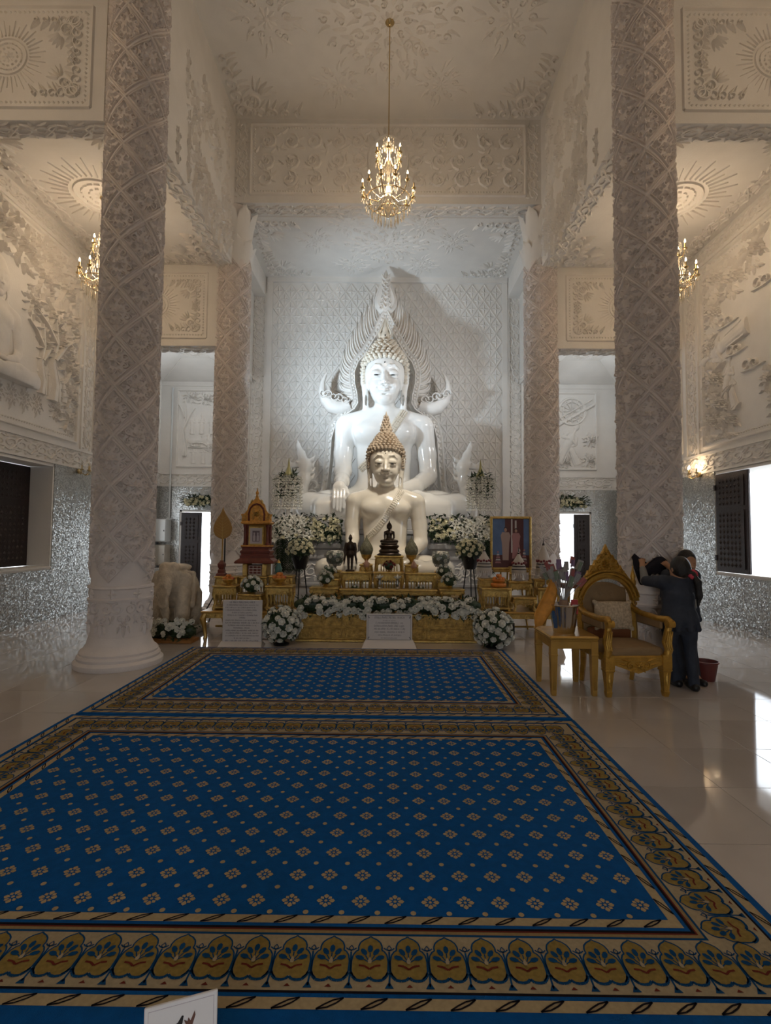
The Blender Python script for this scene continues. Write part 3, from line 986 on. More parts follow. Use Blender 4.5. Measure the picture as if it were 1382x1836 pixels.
def win(n, s, h, leaves):
    y0, y1, z0, z1 = h
    m = MB()
    xo, xi = s * 6.66, s * 6.18
    a, b = min(xo, xi), max(xo, xi)
    m.box(a, b, y0 - 0.0, y0 + 0.03, z0, z1); m.box(a, b, y1 - 0.03, y1, z0, z1)
    m.box(a, b, y0, y1, z1 - 0.03, z1); m.box(a - 0.01, b + 0.01, y0, y1, z0, z0 + 0.03)
    w = struct(m.build('window_%d' % n, PL))
    for (kind, ly, lw_) in leaves:
        me = shutter_mesh(lw_, z1 - z0 - 0.08, 0.05)
        if kind == 'in':      # closed leaf on the inner plane, carved side to the room
            X = s * 6.2
            if s > 0: M = frame((X - 0.0, ly, z0 + 0.04), (0, -1, 0), (1, 0, 0)); 
            else: M = frame((X, ly - lw_, z0 + 0.04), (0, 1, 0), (-1, 0, 0))
        else:                 # closed leaf on the outer plane
            X = s * 6.64
            if s > 0: M = frame((X, ly, z0 + 0.04), (0, -1, 0), (1, 0, 0))
            else: M = frame((X, ly - lw_, z0 + 0.04), (0, 1, 0), (-1, 0, 0))
        ob('shutter', me, w, M)
    return w
win(1, -1, HL[0], [('out', 9.17, 0.92), ('out', 8.23, 0.90)])
win(2, 1, HR[0], [('in', 9.46, 0.86)])
win(3, -1, HL[1], [('out', 4.37, 0.96), ('out', 3.39, 0.96)])
win(4, 1, HR[1], [('out', 4.37, 0.96), ('out', 3.39, 0.96)])
win(5, -1, HL[2], [('out', 12.67, 0.6)])
win(6, 1, HR[2], [('in', 12.67, 0.4)])
def door(n, x0, x1, zt, lx0, lx1):
    m = MB()
    m.box(x0, x0 + 0.05, 13.5, 13.96, 0, zt); m.box(x1 - 0.05, x1, 13.5, 13.96, 0, zt); m.box(x0, x1, 13.5, 13.96, zt - 0.05, zt)
    d = struct(m.build('door_%d' % n, PL))
    ob('door_leaf', shutter_mesh(lx1 - lx0, zt - 0.08, 0.05, 'door_leaf'), d, frame((lx0, 13.53, 0.01), DX, (0, 1, 0)))
    return d
door(1, -5.62, -4.45, 2.24, -5.57, -5.02)
door(2, 4.42, 5.45, 2.28, 4.98, 5.40)
# paved yard outside, white boundary walls
YARD = mat('yard_paving', (0.55, 0.54, 0.52), 0.8, var=0.1, vscale=2)
mb = MB(); mb.box(-40, -6.7, -30, 45, -0.3, -0.05); mb.box(6.7, 40, -30, 45, -0.3, -0.05); mb.box(-6.7, 6.7, 14, 45, -0.3, -0.05); mb.box(-6.7, 6.7, -30, -3.5, -0.3, -0.05)
o = mb.build('floor.001', YARD); struct(o)
WH = mat('whitewashed_wall', (0.82, 0.84, 0.88), 0.7, var=0.03, vscale=1.5)
mb = MB(); mb.box(11, 11.3, -10, 30, -0.05, 3.2)
for y in range(-8, 30, 4): mb.box(10.9, 11.4, y - 0.25, y + 0.25, -0.05, 3.45)
tag(mb.build('boundary_wall', WH), 'white boundary wall outside the right window', 'wall')

# ================================================================ columns
RC = 0.335
def cyl_wrap(x, y, z):
    a = x / RC
    return ((RC + z) * math.cos(a), (RC + z) * math.sin(a), y)
def cell(kind):
    hw, hh = RC * PI / 4, 0.3
    r = Relief(0.036)
    n = 5
    for sx in (-1, 1):
        for sy in (-1, 1):
            for off, w in ((0.0, 0.038), (0.036, 0.014)):
                if off == 0 and sy < 0: continue    # the neighbour below brings its own upper band
                k = 1 - off / 0.2
                r.ridge([(sx * hw * k * (1 - t / n), sy * hh * k * t / n) for t in range(n + 1)], w, 0.018 if off == 0 else 0.03, False)
    if kind == 0:
        r.flower(0, 0, 0.075, 8, 0.036)
        for sx in (-1, 1):
            r.scroll(sx * 0.10, 0.055, 0.042, -PI / 2, 1.1, sx, 0.024, 9).scroll(sx * 0.10, -0.055, 0.042, PI / 2, 1.1, -sx, 0.024, 9)
            r.scroll(sx * 0.045, 0.13, 0.036, -PI / 2, 1.1, sx, 0.021, 9).scroll(sx * 0.045, -0.13, 0.036, PI / 2, 1.1, -sx, 0.021, 9)
            r.leaf(sx * 0.14, 0, 0 if sx > 0 else PI, 0.06, 0.05)
        r.leaf(0, 0.16, PI / 2, 0.075, 0.05).leaf(0, -0.16, -PI / 2, 0.075, 0.05)
    else:
        r.dome(0, 0.03, 0.032, 0.045)
        for k, a in enumerate((PI / 2, PI / 2 + 0.7, PI / 2 - 0.7, PI / 2 + 1.45, PI / 2 - 1.45)):
            r.leaf(0.036 * math.cos(a), 0.03 + 0.036 * math.sin(a), a, 0.12 if k < 3 else 0.1, 0.058, 0.2 * (-1) ** k)
        for sx in (-1, 1):
            r.scroll(sx * 0.08, -0.04, 0.052, PI / 2, 1.15, -sx, 0.026, 10)
            r.scroll(sx * 0.04, -0.12, 0.038, PI / 2, 1.1, -sx, 0.021, 9)
            r.leaf(sx * 0.12, 0.03, PI / 2 - sx * 0.9, 0.09, 0.042, -0.2 * sx)
        r.leaf(0, -0.1, -PI / 2, 0.14, 0.055)
    rg = random.Random(5 + kind)
    for k in range(46):
        x, y = rg.uniform(-hw, hw), rg.uniform(-hh, hh)
        if abs(x) / hw + abs(y) / hh > 0.80 or math.hypot(x, y) < 0.07: continue
        a = math.atan2(y, x) + rg.uniform(-1.2, 1.2)
        r.leaf(x, y, a, rg.uniform(0.045, 0.075), rg.uniform(0.022, 0.036), rg.uniform(-.5, .5), rg.uniform(0.02, 0.042))
        if k % 6 == 0: r.dome(x, y, 0.016, 0.034)
    return r.mesh('diamond_panel', COLM, cyl_wrap)
CELL = [cell(0), cell(1)]
r = Relief(0.03)
for s in (-1, 1):
    r.scroll(s * 0.07, -0.1, 0.075, PI / 2, 1.3, -s, 0.034, 14)
    r.scroll(s * 0.035, -0.22, 0.04, PI / 2, 1.2, -s, 0.02, 10)
    r.leaf(s * 0.11, -0.17, -PI / 2 + s * 0.2, 0.12, 0.05, 0.2 * s)
r.flower(0, -0.28, 0.05, 6).leaf(0, -0.3, -PI / 2, 0.14, 0.06).leaf(0.05, -0.3, -PI / 2 + 0.2, 0.09, 0.04).leaf(-0.05, -0.3, -PI / 2 - 0.2, 0.09, 0.04)
PEND = r.mesh('scroll_pendant', COLM, cyl_wrap)
r = Relief(0.03)
r.leaf(0, 0, PI / 2, 0.07, 0.06).leaf(0, 0, -PI / 2, 0.07, 0.06).leaf(0, 0, 0, 0.05, 0.05).leaf(0, 0, PI, 0.05, 0.05)
BOSS = r.mesh('collar_boss', COLM, cyl_wrap)
base = MB()
base.lathe([(0.49, 0), (0.5, 0.03), (0.5, 0.06), (0.475, 0.085), (0.46, 0.09), (0.465, 0.12), (0.45, 0.145), (0.435, 0.15), (0.44, 0.175), (0.42, 0.2), (0.40, 0.21), (0.365, 0.27), (RC + 0.006, 0.36)], 48)
BASE = base.mesh('moulded_base', COLM, 40)
coll = MB()
coll.lathe([(RC, 0.78), (RC + 0.03, 0.785), (RC + 0.035, 0.81), (RC + 0.015, 0.825), (RC + 0.015, 0.925), (RC + 0.035, 0.94), (RC + 0.03, 0.965), (RC, 0.97)], 40, caps=False)
COLLAR = coll.mesh('collar_band', COLM, 40)
def petal_ring(n, r0, r1, z0, z1):
    m = MB()
    for k in range(n):
        a0 = 2 * PI * k / n
        vs = []; fs = []
        for i in range(7):
            t = i / 6
            rr = r0 + (r1 - r0) * t ** 1.7
            w = (PI / n) * (1.05 if t < 0.5 else 1.05 * math.sqrt(max(0.0, 1 - ((t - 0.5) / 0.5) ** 2)))
            z = z0 + (z1 - z0) * t
            for s in (-1, 0, 1):
                b = 0.03 if s == 0 else 0.0
                vs.append(((rr + b) * math.cos(a0 + s * w), (rr + b) * math.sin(a0 + s * w), z))
        for i in range(6):
            for q in (0, 1):
                fs.append((i * 3 + q, i * 3 + q + 1, i * 3 + 4 + q, i * 3 + 3 + q))
        m.add(vs, fs)
    return m
def column(label, x, y, h, view, ztop_cells, capital):
    c = thing('temple_column', label, 'column', (x, y, 0), 0, None)
    ob('moulded_base', BASE, c); ob('collar_band', COLLAR, c)
    m = MB(); m.lathe([(RC, 0.25), (RC, h)], 48); m.build('shaft', COLM, c, 40)
    for k in range(8):
        ob('scroll_pendant', PEND, c, Matrix.Translation((0, 0, 0.8)) @ Matrix.Rotation(view + k * PI / 4 + 0.1, 4, 'Z'))
        ob('collar_boss', BOSS, c, Matrix.Translation((0, 0, 0.875)) @ Matrix.Rotation(view + k * PI / 4 + 0.5, 4, 'Z') @ Matrix.Scale(1.04, 4))
    j = 0
    z = 1.26
    while z < ztop_cells:
        for q in range(4):
            a = view + math.radians(-25 if j % 2 == 0 else 20) + q * PI / 2
            ob('diamond_panel', CELL[q % 2], c, Matrix.Translation((0, 0, z)) @ Matrix.Rotation(a, 4, 'Z'))
        z += 0.3; j += 1
    if capital:
        m = petal_ring(8, RC - 0.01, RC + 0.13, 7.75, 8.62); m.build('lotus_capital', PL, c, 60)
        m = petal_ring(8, RC - 0.01, RC + 0.10, 7.35, 7.95); o = m.build('lotus_capital', PL, c, 60); o.rotation_euler.z = PI / 8
    return c
def va(x, y): return math.atan2(-y, -x)
column('near left column of carved white plaster, beside the blue rug', -3.3, 6.25, 8.9, va(-3.3, 6.25), 8.6, False)
column('near right column of carved white plaster that the woman in dark clothes wipes', 3.24, 6.25, 8.9, va(3.24, 6.25) + 0.5, 8.6, False)
column('far left column behind the golden leaf-shaped fan', -3.41, 10.7, 8.66, va(-3.41, 10.7), 7.3, True)
column('far right column behind the framed double portrait', 3.27, 10.7, 8.66, va(3.27, 10.7) + 0.4, 7.3, True)

# ================================================================ rugs
BLUE = mat('rug_blue_pile', (0.0, 0.075, 0.265), 0.9, var=0.12, vscale=25, bump=0.25, bscale=220, spec=0.15)
R_CREAM = mat('rug_cream_yarn', (0.38, 0.295, 0.17), 0.9, var=0.1, vscale=60, spec=0.1)
R_PALE = mat('rug_pale_yarn', (0.34, 0.275, 0.175), 0.9, var=0.1, vscale=60, spec=0.1)
R_TAN = mat('rug_tan_yarn', (0.26, 0.18, 0.08), 0.9, var=0.1, vscale=60, spec=0.1)
R_OLIVE = mat('rug_olive_gold_yarn', (0.235, 0.165, 0.045), 0.9, var=0.15, vscale=60, spec=0.1)
R_NAVY = mat('rug_navy_yarn', (0.004, 0.05, 0.14), 0.9, spec=0.1)
R_BLACK = mat('rug_black_yarn', (0.010, 0.007, 0.010), 0.9, spec=0.1)
R_RED = mat('rug_red_yarn', (0.13, 0.022, 0.014), 0.9, spec=0.1)
RUGM = [BLUE, R_CREAM, R_PALE, R_TAN, R_OLIVE, R_NAVY, R_BLACK, R_RED]
_B, _C, _P, _T, _O, _N, _K, _D = range(8)
def circ(x, y, rx, ry=None, n=8, a=0.0):
    ry = ry or rx
    pts = []
    for k in range(n):
        t = 2 * PI * k / n
        u, v = rx * math.cos(t), ry * math.sin(t)
        pts.append((x + u * math.cos(a) - v * math.sin(a), y + u * math.sin(a) + v * math.cos(a)))
    return pts
def strip(pts, w):
    """flat line as quads"""
    out = []
    for a, b in zip(pts[:-1], pts[1:]):
        dx, dy = b[0] - a[0], b[1] - a[1]
        l = math.hypot(dx, dy) or 1
        nx, ny = -dy / l * w / 2, dx / l * w / 2
        out.append([(a[0] + nx, a[1] + ny), (a[0] - nx, a[1] - ny), (b[0] - nx, b[1] - ny), (b[0] + nx, b[1] + ny)])
    return out
def rug(label, x0, x1, y0, y1, fringe):
    t = thing('rug', label, 'rug', ((x0 + x1) / 2, (y0 + y1) / 2, 0))
    cx, cy = (x0 + x1) / 2, (y0 + y1) / 2
    Z = 0.012
    m = MB(); m.bbox(x0 - cx, x1 - cx, y0 - fringe - cy, y1 - cy, 0.0, Z, 0.004, 0)
    m.build('pile', RUGM, t)
    def poly(mb, pts, mi, lv):
        a = sum(pts[i][0] * pts[(i + 1) % len(pts)][1] - pts[(i + 1) % len(pts)][0] * pts[i][1] for i in range(len(pts)))
        if a < 0: pts = pts[::-1]
        mb.add([(p[0] - cx, p[1] - cy, Z + 0.0006 * lv) for p in pts], [tuple(range(len(pts)))], mi)
    # borders: one strip after another, mitred at the corners
    seq = [(0.04, None), (0.044, _C), (0.016, None), (0.010, _K), (0.242, _P), (0.011, _N), (0.015, _T), (0.019, _K), (0.017, None), (0.042, _C)]
    b = MB()
    d = 0.0; bands = {}
    for i, (w, c) in enumerate(seq):
        bands[i] = (d, d + w)
        if c is not None:
            e = d + w
            A = [(x0 + d, y0 + d), (x1 - d, y0 + d), (x1 - d, y1 - d), (x0 + d, y1 - d)]
            I = [(x0 + e, y0 + e), (x1 - e, y0 + e), (x1 - e, y1 - e), (x0 + e, y1 - e)]
            for k in range(4):
                j = (k + 1) % 4
                poly(b, [A[k], A[j], I[j], I[k]], c, 1)
                if i == 7:
                    q = (e - d) * 0.35
                    poly(b, [(A[k][0] * .65 + I[k][0] * .35, A[k][1] * .65 + I[k][1] * .35), (A[j][0] * .65 + I[j][0] * .35, A[j][1] * .65 + I[j][1] * .35), A[j], A[k]], _D, 2)
        d += w
    b.build('woven_border', RUGM, t)
    fx0, fx1, fy0, fy1 = x0 + d, x1 - d, y0 + d, y1 - d
    # slanting dark leaf outlines on the two guard stripes
    g = MB()
    for i in (1, 9):
        a_, b_ = bands[i]
        mid, hw = (a_ + b_) / 2, (b_ - a_) / 2
        sides = [((x0, y0), (1, 0), (0, 1), x1 - x0), ((x1, y0), (0, 1), (-1, 0), y1 - y0), ((x1, y1), (-1, 0), (0, -1), x1 - x0), ((x0, y1), (0, -1), (1, 0), y1 - y0)]
        for (o, u, v, L) in sides:
            n = int((L - 2 * b_) / 0.146)
            st = (L - 2 * b_) / n
            for k in range(n):
                s = b_ + st * (k + 0.5)
                def W(p, q): return (o[0] + u[0] * (s + p) + v[0] * (mid + q), o[1] + u[1] * (s + p) + v[1] * (mid + q))
                h = hw * 0.94
                lf = [W(-0.045, -h), W(-0.02, -h * 0.2), W(0.01, h * 0.6), W(0.045, h), W(0.022, h * 0.1), W(-0.01, -h * 0.7), W(-0.045, -h)]
                for q in strip(lf, 0.006): poly(g, q, _K, 3)
    stuff(g.build('guard_stripe_leaves', RUGM, t))
    # medallions of the main border, pointing to the field
    mbm = MB()
    a_, b_ = bands[4]
    H = b_ - a_
    sides = [((x0, y0), (1, 0), (0, 1), x1 - x0), ((x1, y0), (0, 1), (-1, 0), y1 - y0), ((x1, y1), (-1, 0), (0, -1), x1 - x0), ((x0, y1), (0, -1), (1, 0), y1 - y0)]
    for si, (o, u, v, L) in enumerate(sides):
        e0 = a_ + 0.06 if si % 2 == 0 else b_ - 0.015
        n = int(round((L - 2 * e0) / 0.147))
        st = (L - 2 * e0) / n
        for k in range(n):
            s = e0 + st * (k + 0.5)
            def W(p, q): return (o[0] + u[0] * (s + p) + v[0] * (a_ + q * H), o[1] + u[1] * (s + p) + v[1] * (a_ + q * H))
            half = [(0.0, 0.25), (0.012, 0.205), (0.03, 0.19), (0.05, 0.205), (0.063, 0.26), (0.07, 0.33), (0.071, 0.5), (0.066, 0.62), (0.055, 0.69), (0.046, 0.71), (0.047, 0.78), (0.04, 0.86), (0.025, 0.92), (0.008, 0.955), (0.0, 0.985)]
            half = [(p * 0.965, q) for p, q in half]
            full = half + [(-p, q) for p, q in half[::-1]][1:-1]
            # triangulated as a fan about the centre
            c0 = (0, 0.55)
            for i in range(len(full)):
                p, q = full[i], full[(i + 1) % len(full)]
                poly(mbm, [W(*c0), W(*p), W(*q)], _O, 2)
            out = [W(p, q) for p, q in full]; out.append(out[0])
            for q in strip(out[3:-3], 0.006): poly(mbm, q, _N, 3)
            for q in strip([W(p, q - 0.025) for p, q in half[:6]], 0.011): poly(mbm, q, _N, 3)
            for q in strip([W(-p, q - 0.025) for p, q in half[:6]], 0.011): poly(mbm, q, _N, 3)
            # blue spray
            for p_ in ((0.0, 0.66), (0.017, 0.61), (-0.017, 0.61), (0.024, 0.545), (-0.024, 0.545)):
                for q in strip([W(0.0, 0.48), W(*p_)], 0.0045): poly(mbm, q, _N, 3)
            for j, (px_, qy, an) in enumerate(((0.0, 0.735, PI / 2), (0.0235, 0.675, 1.0), (-0.0235, 0.675, PI - 1.0), (0.038, 0.565, 0.35), (-0.038, 0.565, PI - 0.35))):
                pts = []
                for tt in range(7):
                    aa = 2 * PI * tt / 7
                    pts.append((px_ + 0.018 * math.cos(aa) * math.cos(an) - 0.0105 * math.sin(aa) * math.sin(an), qy + (0.018 * math.cos(aa) * math.sin(an) + 0.0105 * math.sin(aa) * math.cos(an)) / H))
                poly(mbm, [W(*p) for p in pts], _N, 4 + 0.4 * j)
            poly(mbm, [W(p, q) for p, q in ((0, 0.58), (0.008, 0.5), (0.005, 0.455), (-0.005, 0.455), (-0.008, 0.5))], _P, 7)
            for sg in (-1, 1):
                for q in strip([W(sg * p, q) for p, q in ((0.0, 0.36), (0.018, 0.415), (0.04, 0.43))], 0.008): poly(mbm, q, _D, 4)
            # stems between the medallions
            e = st / 2
            for q in strip([W(e, 0.08), W(e + 0.002, 0.3), W(e, 0.68)], 0.007): poly(mbm, q, _N, 3)
            poly(mbm, [W(e - 0.016, 0.04), W(e + 0.016, 0.04), W(e + 0.004, 0.13), W(e - 0.004, 0.13)], _N, 3)
            poly(mbm, [W(-0.012, 0.06), W(0.012, 0.06), W(0, 0.11)], _D, 3)
            for q in strip([W(e - 0.02, 0.75), W(e - 0.008, 0.71), W(e + 0.008, 0.71), W(e + 0.02, 0.75)], 0.005): poly(mbm, q, _N, 4)
            for q in strip([W(*p) for p in ((e, 0.69), (e + 0.009, 0.745), (e, 0.80), (e - 0.009, 0.745), (e, 0.69))], 0.0035): poly(mbm, q, _N, 4)
    stuff(mbm.build('medallion_border_motifs', RUGM, t))
    # flowers and dots of the field
    f = MB()
    nx = int((fx1 - fx0 - 0.06) / 0.146); ny = int((fy1 - fy0 - 0.04) / 0.158)
    sx = (fx1 - fx0) / nx; sy = (fy1 - fy0) / ny
    for i in range(nx):
        for j in range(ny):
            x = fx0 + sx * (i + 0.5); y = fy0 + sy * (j + 0.5)
            x += random.uniform(-.002, .002); y += random.uniform(-.002, .002)
            poly(f, circ(x, y, 0.0075, n=6), _C, 2)
            for k in range(8):
                a = PI * k / 4
                R1 = 0.040 if k % 2 == 0 else 0.034
                w = 0.011 if k % 2 == 0 else 0.0085
                ca, sa = math.cos(a), math.sin(a)
                pts = [(0.012, 0), (0.022, w * 0.8), (R1 * 0.78, w), (R1, 0), (R1 * 0.78, -w), (0.022, -w * 0.8)]
                poly(f, [(x + p * ca - q * sa, y + p * sa + q * ca) for p, q in pts], _C, 2)
    for i in range(nx + 1):
        for j in range(ny + 1):
            x = fx0 + sx * i; y = fy0 + sy * j
            if not (fx0 + 0.01 < x < fx1 - 0.01): continue
            y = min(max(y, fy0 + 0.018), fy1 - 0.018)
            poly(f, circ(x, y, 0.0125, 0.0125, 8), _C, 2)
    stuff(f.build('flower_motifs', RUGM, t))
    return t
rug('near blue rug with gold flowers, filling the front of the floor', -2.755, 1.635, 1.715, 4.462, 0.12)
rug('far blue rug with gold flowers, reaching to the foot of the altar', -2.735, 1.63, 4.475, 7.12, 0.0)

# ================================================================ seated statues (one unit is the width of a face and its hair)
def seated_clay(h, tall_hair=False):
    c = Clay((-1.72, -1.25, -0.02), (1.72, 0.75, 3.30), h)
    # crossed legs: thighs out to the knees, shins back to the middle
    for s in (-1, 1):
        c.chain([(s * 0.35, 0.1, 0.3), (s * 0.95, -0.22, 0.25), (s * 1.26, -0.38, 0.22)], [0.3, 0.26, 0.235], 0.1)
        c.chain([(s * 1.28, -0.42, 0.22), (s * 0.75, -0.68, 0.2), (s * 0.1, -0.86, 0.19)], [0.235, 0.22, 0.16], 0.07)
    c.box((0, -0.35, 0.16), (1.15, 0.5, 0.16), 0.1, 0.1)
    c.chain([(0.1, -0.88, 0.3), (0.55, -0.8, 0.38), (0.75, -0.72, 0.38)], [0.1, 0.1, 0.07], 0.05)   # upper foot
    c.ell((0, 0.02, 0.4), (0.62, 0.5, 0.4), 0.15)
    c.ell((0, 0.0, 0.8), (0.475, 0.33, 0.5), 0.15)
    c.ell((0, 0.0, 1.2), (0.50, 0.33, 0.5), 0.15)
    c.ell((0, 0.0, 1.58), (0.60, 0.35, 0.40), 0.12)
    for s in (-1, 1):
        c.ell((s * 0.27, -0.2, 1.55), (0.27, 0.19, 0.20), 0.08)
        c.cap((s * 0.25, 0.02, 1.90), (s * 0.66, 0.02, 1.74), 0.16, 0.2, 0.1)
    c.cap((0, 0.02, 1.75), (0, 0.04, 2.22), 0.235, 0.18, 0.09)
    # right arm (left in the view) reaching over the knee, fingers pointing down
    c.chain([(-0.70, 0.02, 1.70), (-0.74, 0.0, 1.2), (-0.73, -0.12, 0.88)], [0.20, 0.165, 0.15], 0.06)
    c.chain([(-0.73, -0.12, 0.88), (-0.72, -0.45, 0.66), (-0.72, -0.72, 0.56)], [0.15, 0.125, 0.1], 0.05)
    c.ell((-0.72, -0.84, 0.50), (0.115, 0.09, 0.13), 0.05)
    for k in range(4):
        x = -0.80 + 0.053 * k
        L = (0.24, 0.28, 0.29, 0.24)[k]
        c.chain([(x, -0.90, 0.46), (x, -0.955, 0.33), (x, -0.955, 0.46 - L - 0.05)], [0.032, 0.03, 0.022], 0.012)
    c.chain([(-0.62, -0.83, 0.5), (-0.58, -0.92, 0.4), (-0.59, -0.93, 0.32)], [0.04, 0.034, 0.024], 0.015)
    # left arm bent, hand on the lap
    c.chain([(0.70, 0.02, 1.70), (0.78, 0.03, 1.2), (0.80, -0.05, 0.84)], [0.20, 0.165, 0.155], 0.06)
    c.chain([(0.80, -0.05, 0.80), (0.55, -0.42, 0.58), (0.25, -0.58, 0.5)], [0.155, 0.135, 0.1], 0.05)
    c.ell((0.10, -0.62, 0.47), (0.19, 0.13, 0.055), 0.05)
    for k in range(4):
        y = -0.54 - 0.05 * k
        L = (0.24, 0.28, 0.28, 0.22)[k]
        c.chain([(-0.02, y, 0.475), (-0.15, y - 0.01, 0.475), (-0.02 - L, y, 0.47)], [0.03, 0.029, 0.021], 0.012)
    c.chain([(0.12, -0.55, 0.52), (0.02, -0.56, 0.55), (-0.06, -0.57, 0.54)], [0.035, 0.03, 0.022], 0.015)
    # head
    c.ell((0, -0.03, 2.66), (0.375, 0.38, 0.44), 0.05)
    c.ell((0, -0.12, 2.46), (0.285, 0.29, 0.41), 0.05)
    c.ell((0, -0.25, 2.16), (0.14, 0.13, 0.10), 0.06)      # chin
    for s in (-1, 1):
        c.ell((s * 0.15, -0.265, 2.38), (0.115, 0.12, 0.14), 0.07)          # cheek
        c.ell((s * 0.145, -0.375, 2.575), (0.10, 0.062, 0.068), 0.015)      # lowered lid
        c.ell((s * 0.145, -0.365, 2.505), (0.095, 0.05, 0.03), 0.02)        # lower lid
        c.ell((s * 0.145, -0.44, 2.53), (0.085, 0.045, 0.008), 0.006, True) # slit under the lid
        c.chain([(s * 0.045, -0.40, 2.655), (s * 0.09, -0.405, 2.71), (s * 0.17, -0.385, 2.725), (s * 0.255, -0.32, 2.66)], [0.02, 0.018, 0.016, 0.01], 0.025)   # brow
        c.ell((s * 0.058, -0.43, 2.395), (0.042, 0.045, 0.034), 0.02)       # nostril wing
        # long ear
        c.chain([(s * 0.365, -0.03, 2.68), (s * 0.375, -0.04, 2.5), (s * 0.35, -0.05, 2.28), (s * 0.34, -0.05, 2.02)], [0.055, 0.06, 0.05, 0.058], 0.03)
        c.ell((s * 0.39, -0.06, 2.6), (0.05, 0.07, 0.13), 0.03)
        c.ell((s * 0.335, -0.06, 2.17), (0.018, 0.1, 0.11), 0.01, True)
        c.ell((s * 0.12, -0.395, 2.325), (0.025, 0.03, 0.014), 0.012, True)
    c.chain([(0, -0.385, 2.66), (0, -0.435, 2.53), (0, -0.49, 2.395)], [0.026, 0.034, 0.046], 0.03)     # nose
    c.chain([(-0.10, -0.37, 2.335), (-0.045, -0.415, 2.325), (0, -0.42, 2.318), (0.045, -0.415, 2.325), (0.10, -0.37, 2.335)], [0.014, 0.022, 0.02, 0.022, 0.014], 0.012)     # upper lip, smiling
    c.chain([(-0.065, -0.385, 2.285), (0, -0.41, 2.268), (0.065, -0.385, 2.285)], [0.014, 0.024, 0.014], 0.012)
    c.chain([(-0.105, -0.42, 2.318), (0, -0.455, 2.294), (0.105, -0.42, 2.318)], [0.007, 0.007, 0.007], 0.006, True)
    c.ell((0, -0.34, 2.215), (0.05, 0.05, 0.012), 0.03, True)
    c.ell((0, 0.02, 2.92), (0.27, 0.27, 0.25), 0.1)
    return c
def sash(clay, m, parent, beads):
    """ornate strip from the left shoulder down across the chest"""
    mb = MB()
    pts = [(0.36, 1.97), (0.30, 1.86), (0.21, 1.70), (0.10, 1.52), (0.0, 1.34), (-0.14, 1.16), (-0.30, 1.0), (-0.42, 0.9)]
    W = 0.075
    n = 60
    prev = None
    for i in range(n + 1):
        t = i / n * (len(pts) - 1); k = min(int(t), len(pts) - 2); q = t - k
        x = pts[k][0] + (pts[k + 1][0] - pts[k][0]) * q; z = pts[k][1] + (pts[k + 1][1] - pts[k][1]) * q
        dx, dz = pts[k + 1][0] - pts[k][0], pts[k + 1][1] - pts[k][1]
        l = math.hypot(dx, dz); nx, nz = -dz / l, dx / l
        row = []
        for s in (-1, -0.8, 0.8, 1):
            X, Z = x + nx * W * s, z + nz * W * s
            y = clay.front(X, Z)
            if y is None: row = None; break
            row.append((X, y - (0.022 if abs(s) < 0.9 else -0.004), Z))
        if row and prev:
            mb.add(prev + row, [(k, k + 1, 5 + k, 4 + k)[::-1] for k in range(3)])
        prev = row
        if row and i % 2 == 0:
            for s in (-0.5, 0.0, 0.5):
                X, Z = x + nx * W * s, z + nz * W * s
                y = clay.front(X, Z)
                if y is not None: mb.ell((X, y - 0.026, Z), (0.016, 0.018, 0.016), 6, 4)
    return stuff(mb.build('ornate_sash', m, parent, 40))
def curls(m, parent, cone, name='hair_curls'):
    """rows of pointed curls over the skull"""
    mb = MB()
    def curl(p, d, s):
        d = Vector(d).normalized(); p = Vector(p)
        a = d.orthogonal().normalized(); b = d.cross(a)
        vs = []
        for rr, hh in ((1.0, -0.3), (0.95, 0.35), (0.55, 0.95)):
            for k in range(6):
                an = PI * k / 3
                vs.append(p + (a * math.cos(an) + b * math.sin(an)) * s * rr + d * s * hh)
        vs.append(p + d * s * 1.35)
        fs = [(i * 6 + k, i * 6 + (k + 1) % 6, i * 6 + 6 + (k + 1) % 6, i * 6 + 6 + k) for i in range(2) for k in range(6)]
        fs += [(12 + k, 12 + (k + 1) % 6, 18) for k in range(6)]
        mb.add(vs, fs)
    rows = [(2.63, 0.405, 0), (2.70, 0.41, 0), (2.77, 0.405, 0), (2.84, 0.395, 1), (2.905, 0.375, 2), (2.965, 0.345, 2), (3.02, 0.31, 2), (3.075, 0.265, 2), (3.125, 0.235, 2), (3.175, 0.205, 2), (3.225, 0.17, 2), (3.265, 0.13, 2)]
    for z, R, fr in rows:
        n = max(8, int(2 * PI * R / 0.09))
        for k in range(n):
            a = 2 * PI * (k + 0.5) / n
            x, y = R * math.cos(a), R * math.sin(a)
            # the face stays free below the hairline
            if fr == 0 and y < -0.02: continue
            if fr == 1 and y < -0.13: continue
            curl((x, y * 0.98 - 0.02, z), (x, y, 0.25 * R), 0.046)
    if not cone:
        for k in range(8): curl((0.07 * math.cos(k * PI / 4), 0.07 * math.sin(k * PI / 4) - 0.02, 3.29), (0, 0, 1), 0.04)
    for sx in (-1, 1):
        for k in range(7):
            for q in range(2): curl((sx * (0.375 - 0.012 * q), -0.17 + 0.1 * q + 0.012 * k, 2.80 - 0.052 * k), (sx, -0.45 + 0.3 * q, 0), 0.036)
    # hairline
    for k in range(13):
        a = -PI / 2 + (k - 6) * 0.21
        z = 2.88 - 0.10 * (abs(k - 6) / 6) ** 2
        curl((0.385 * math.cos(a), 0.385 * math.sin(a) - 0.01, z), (math.cos(a), math.sin(a), 0.2), 0.042)
    return stuff(mb.build(name, m, parent, 50))
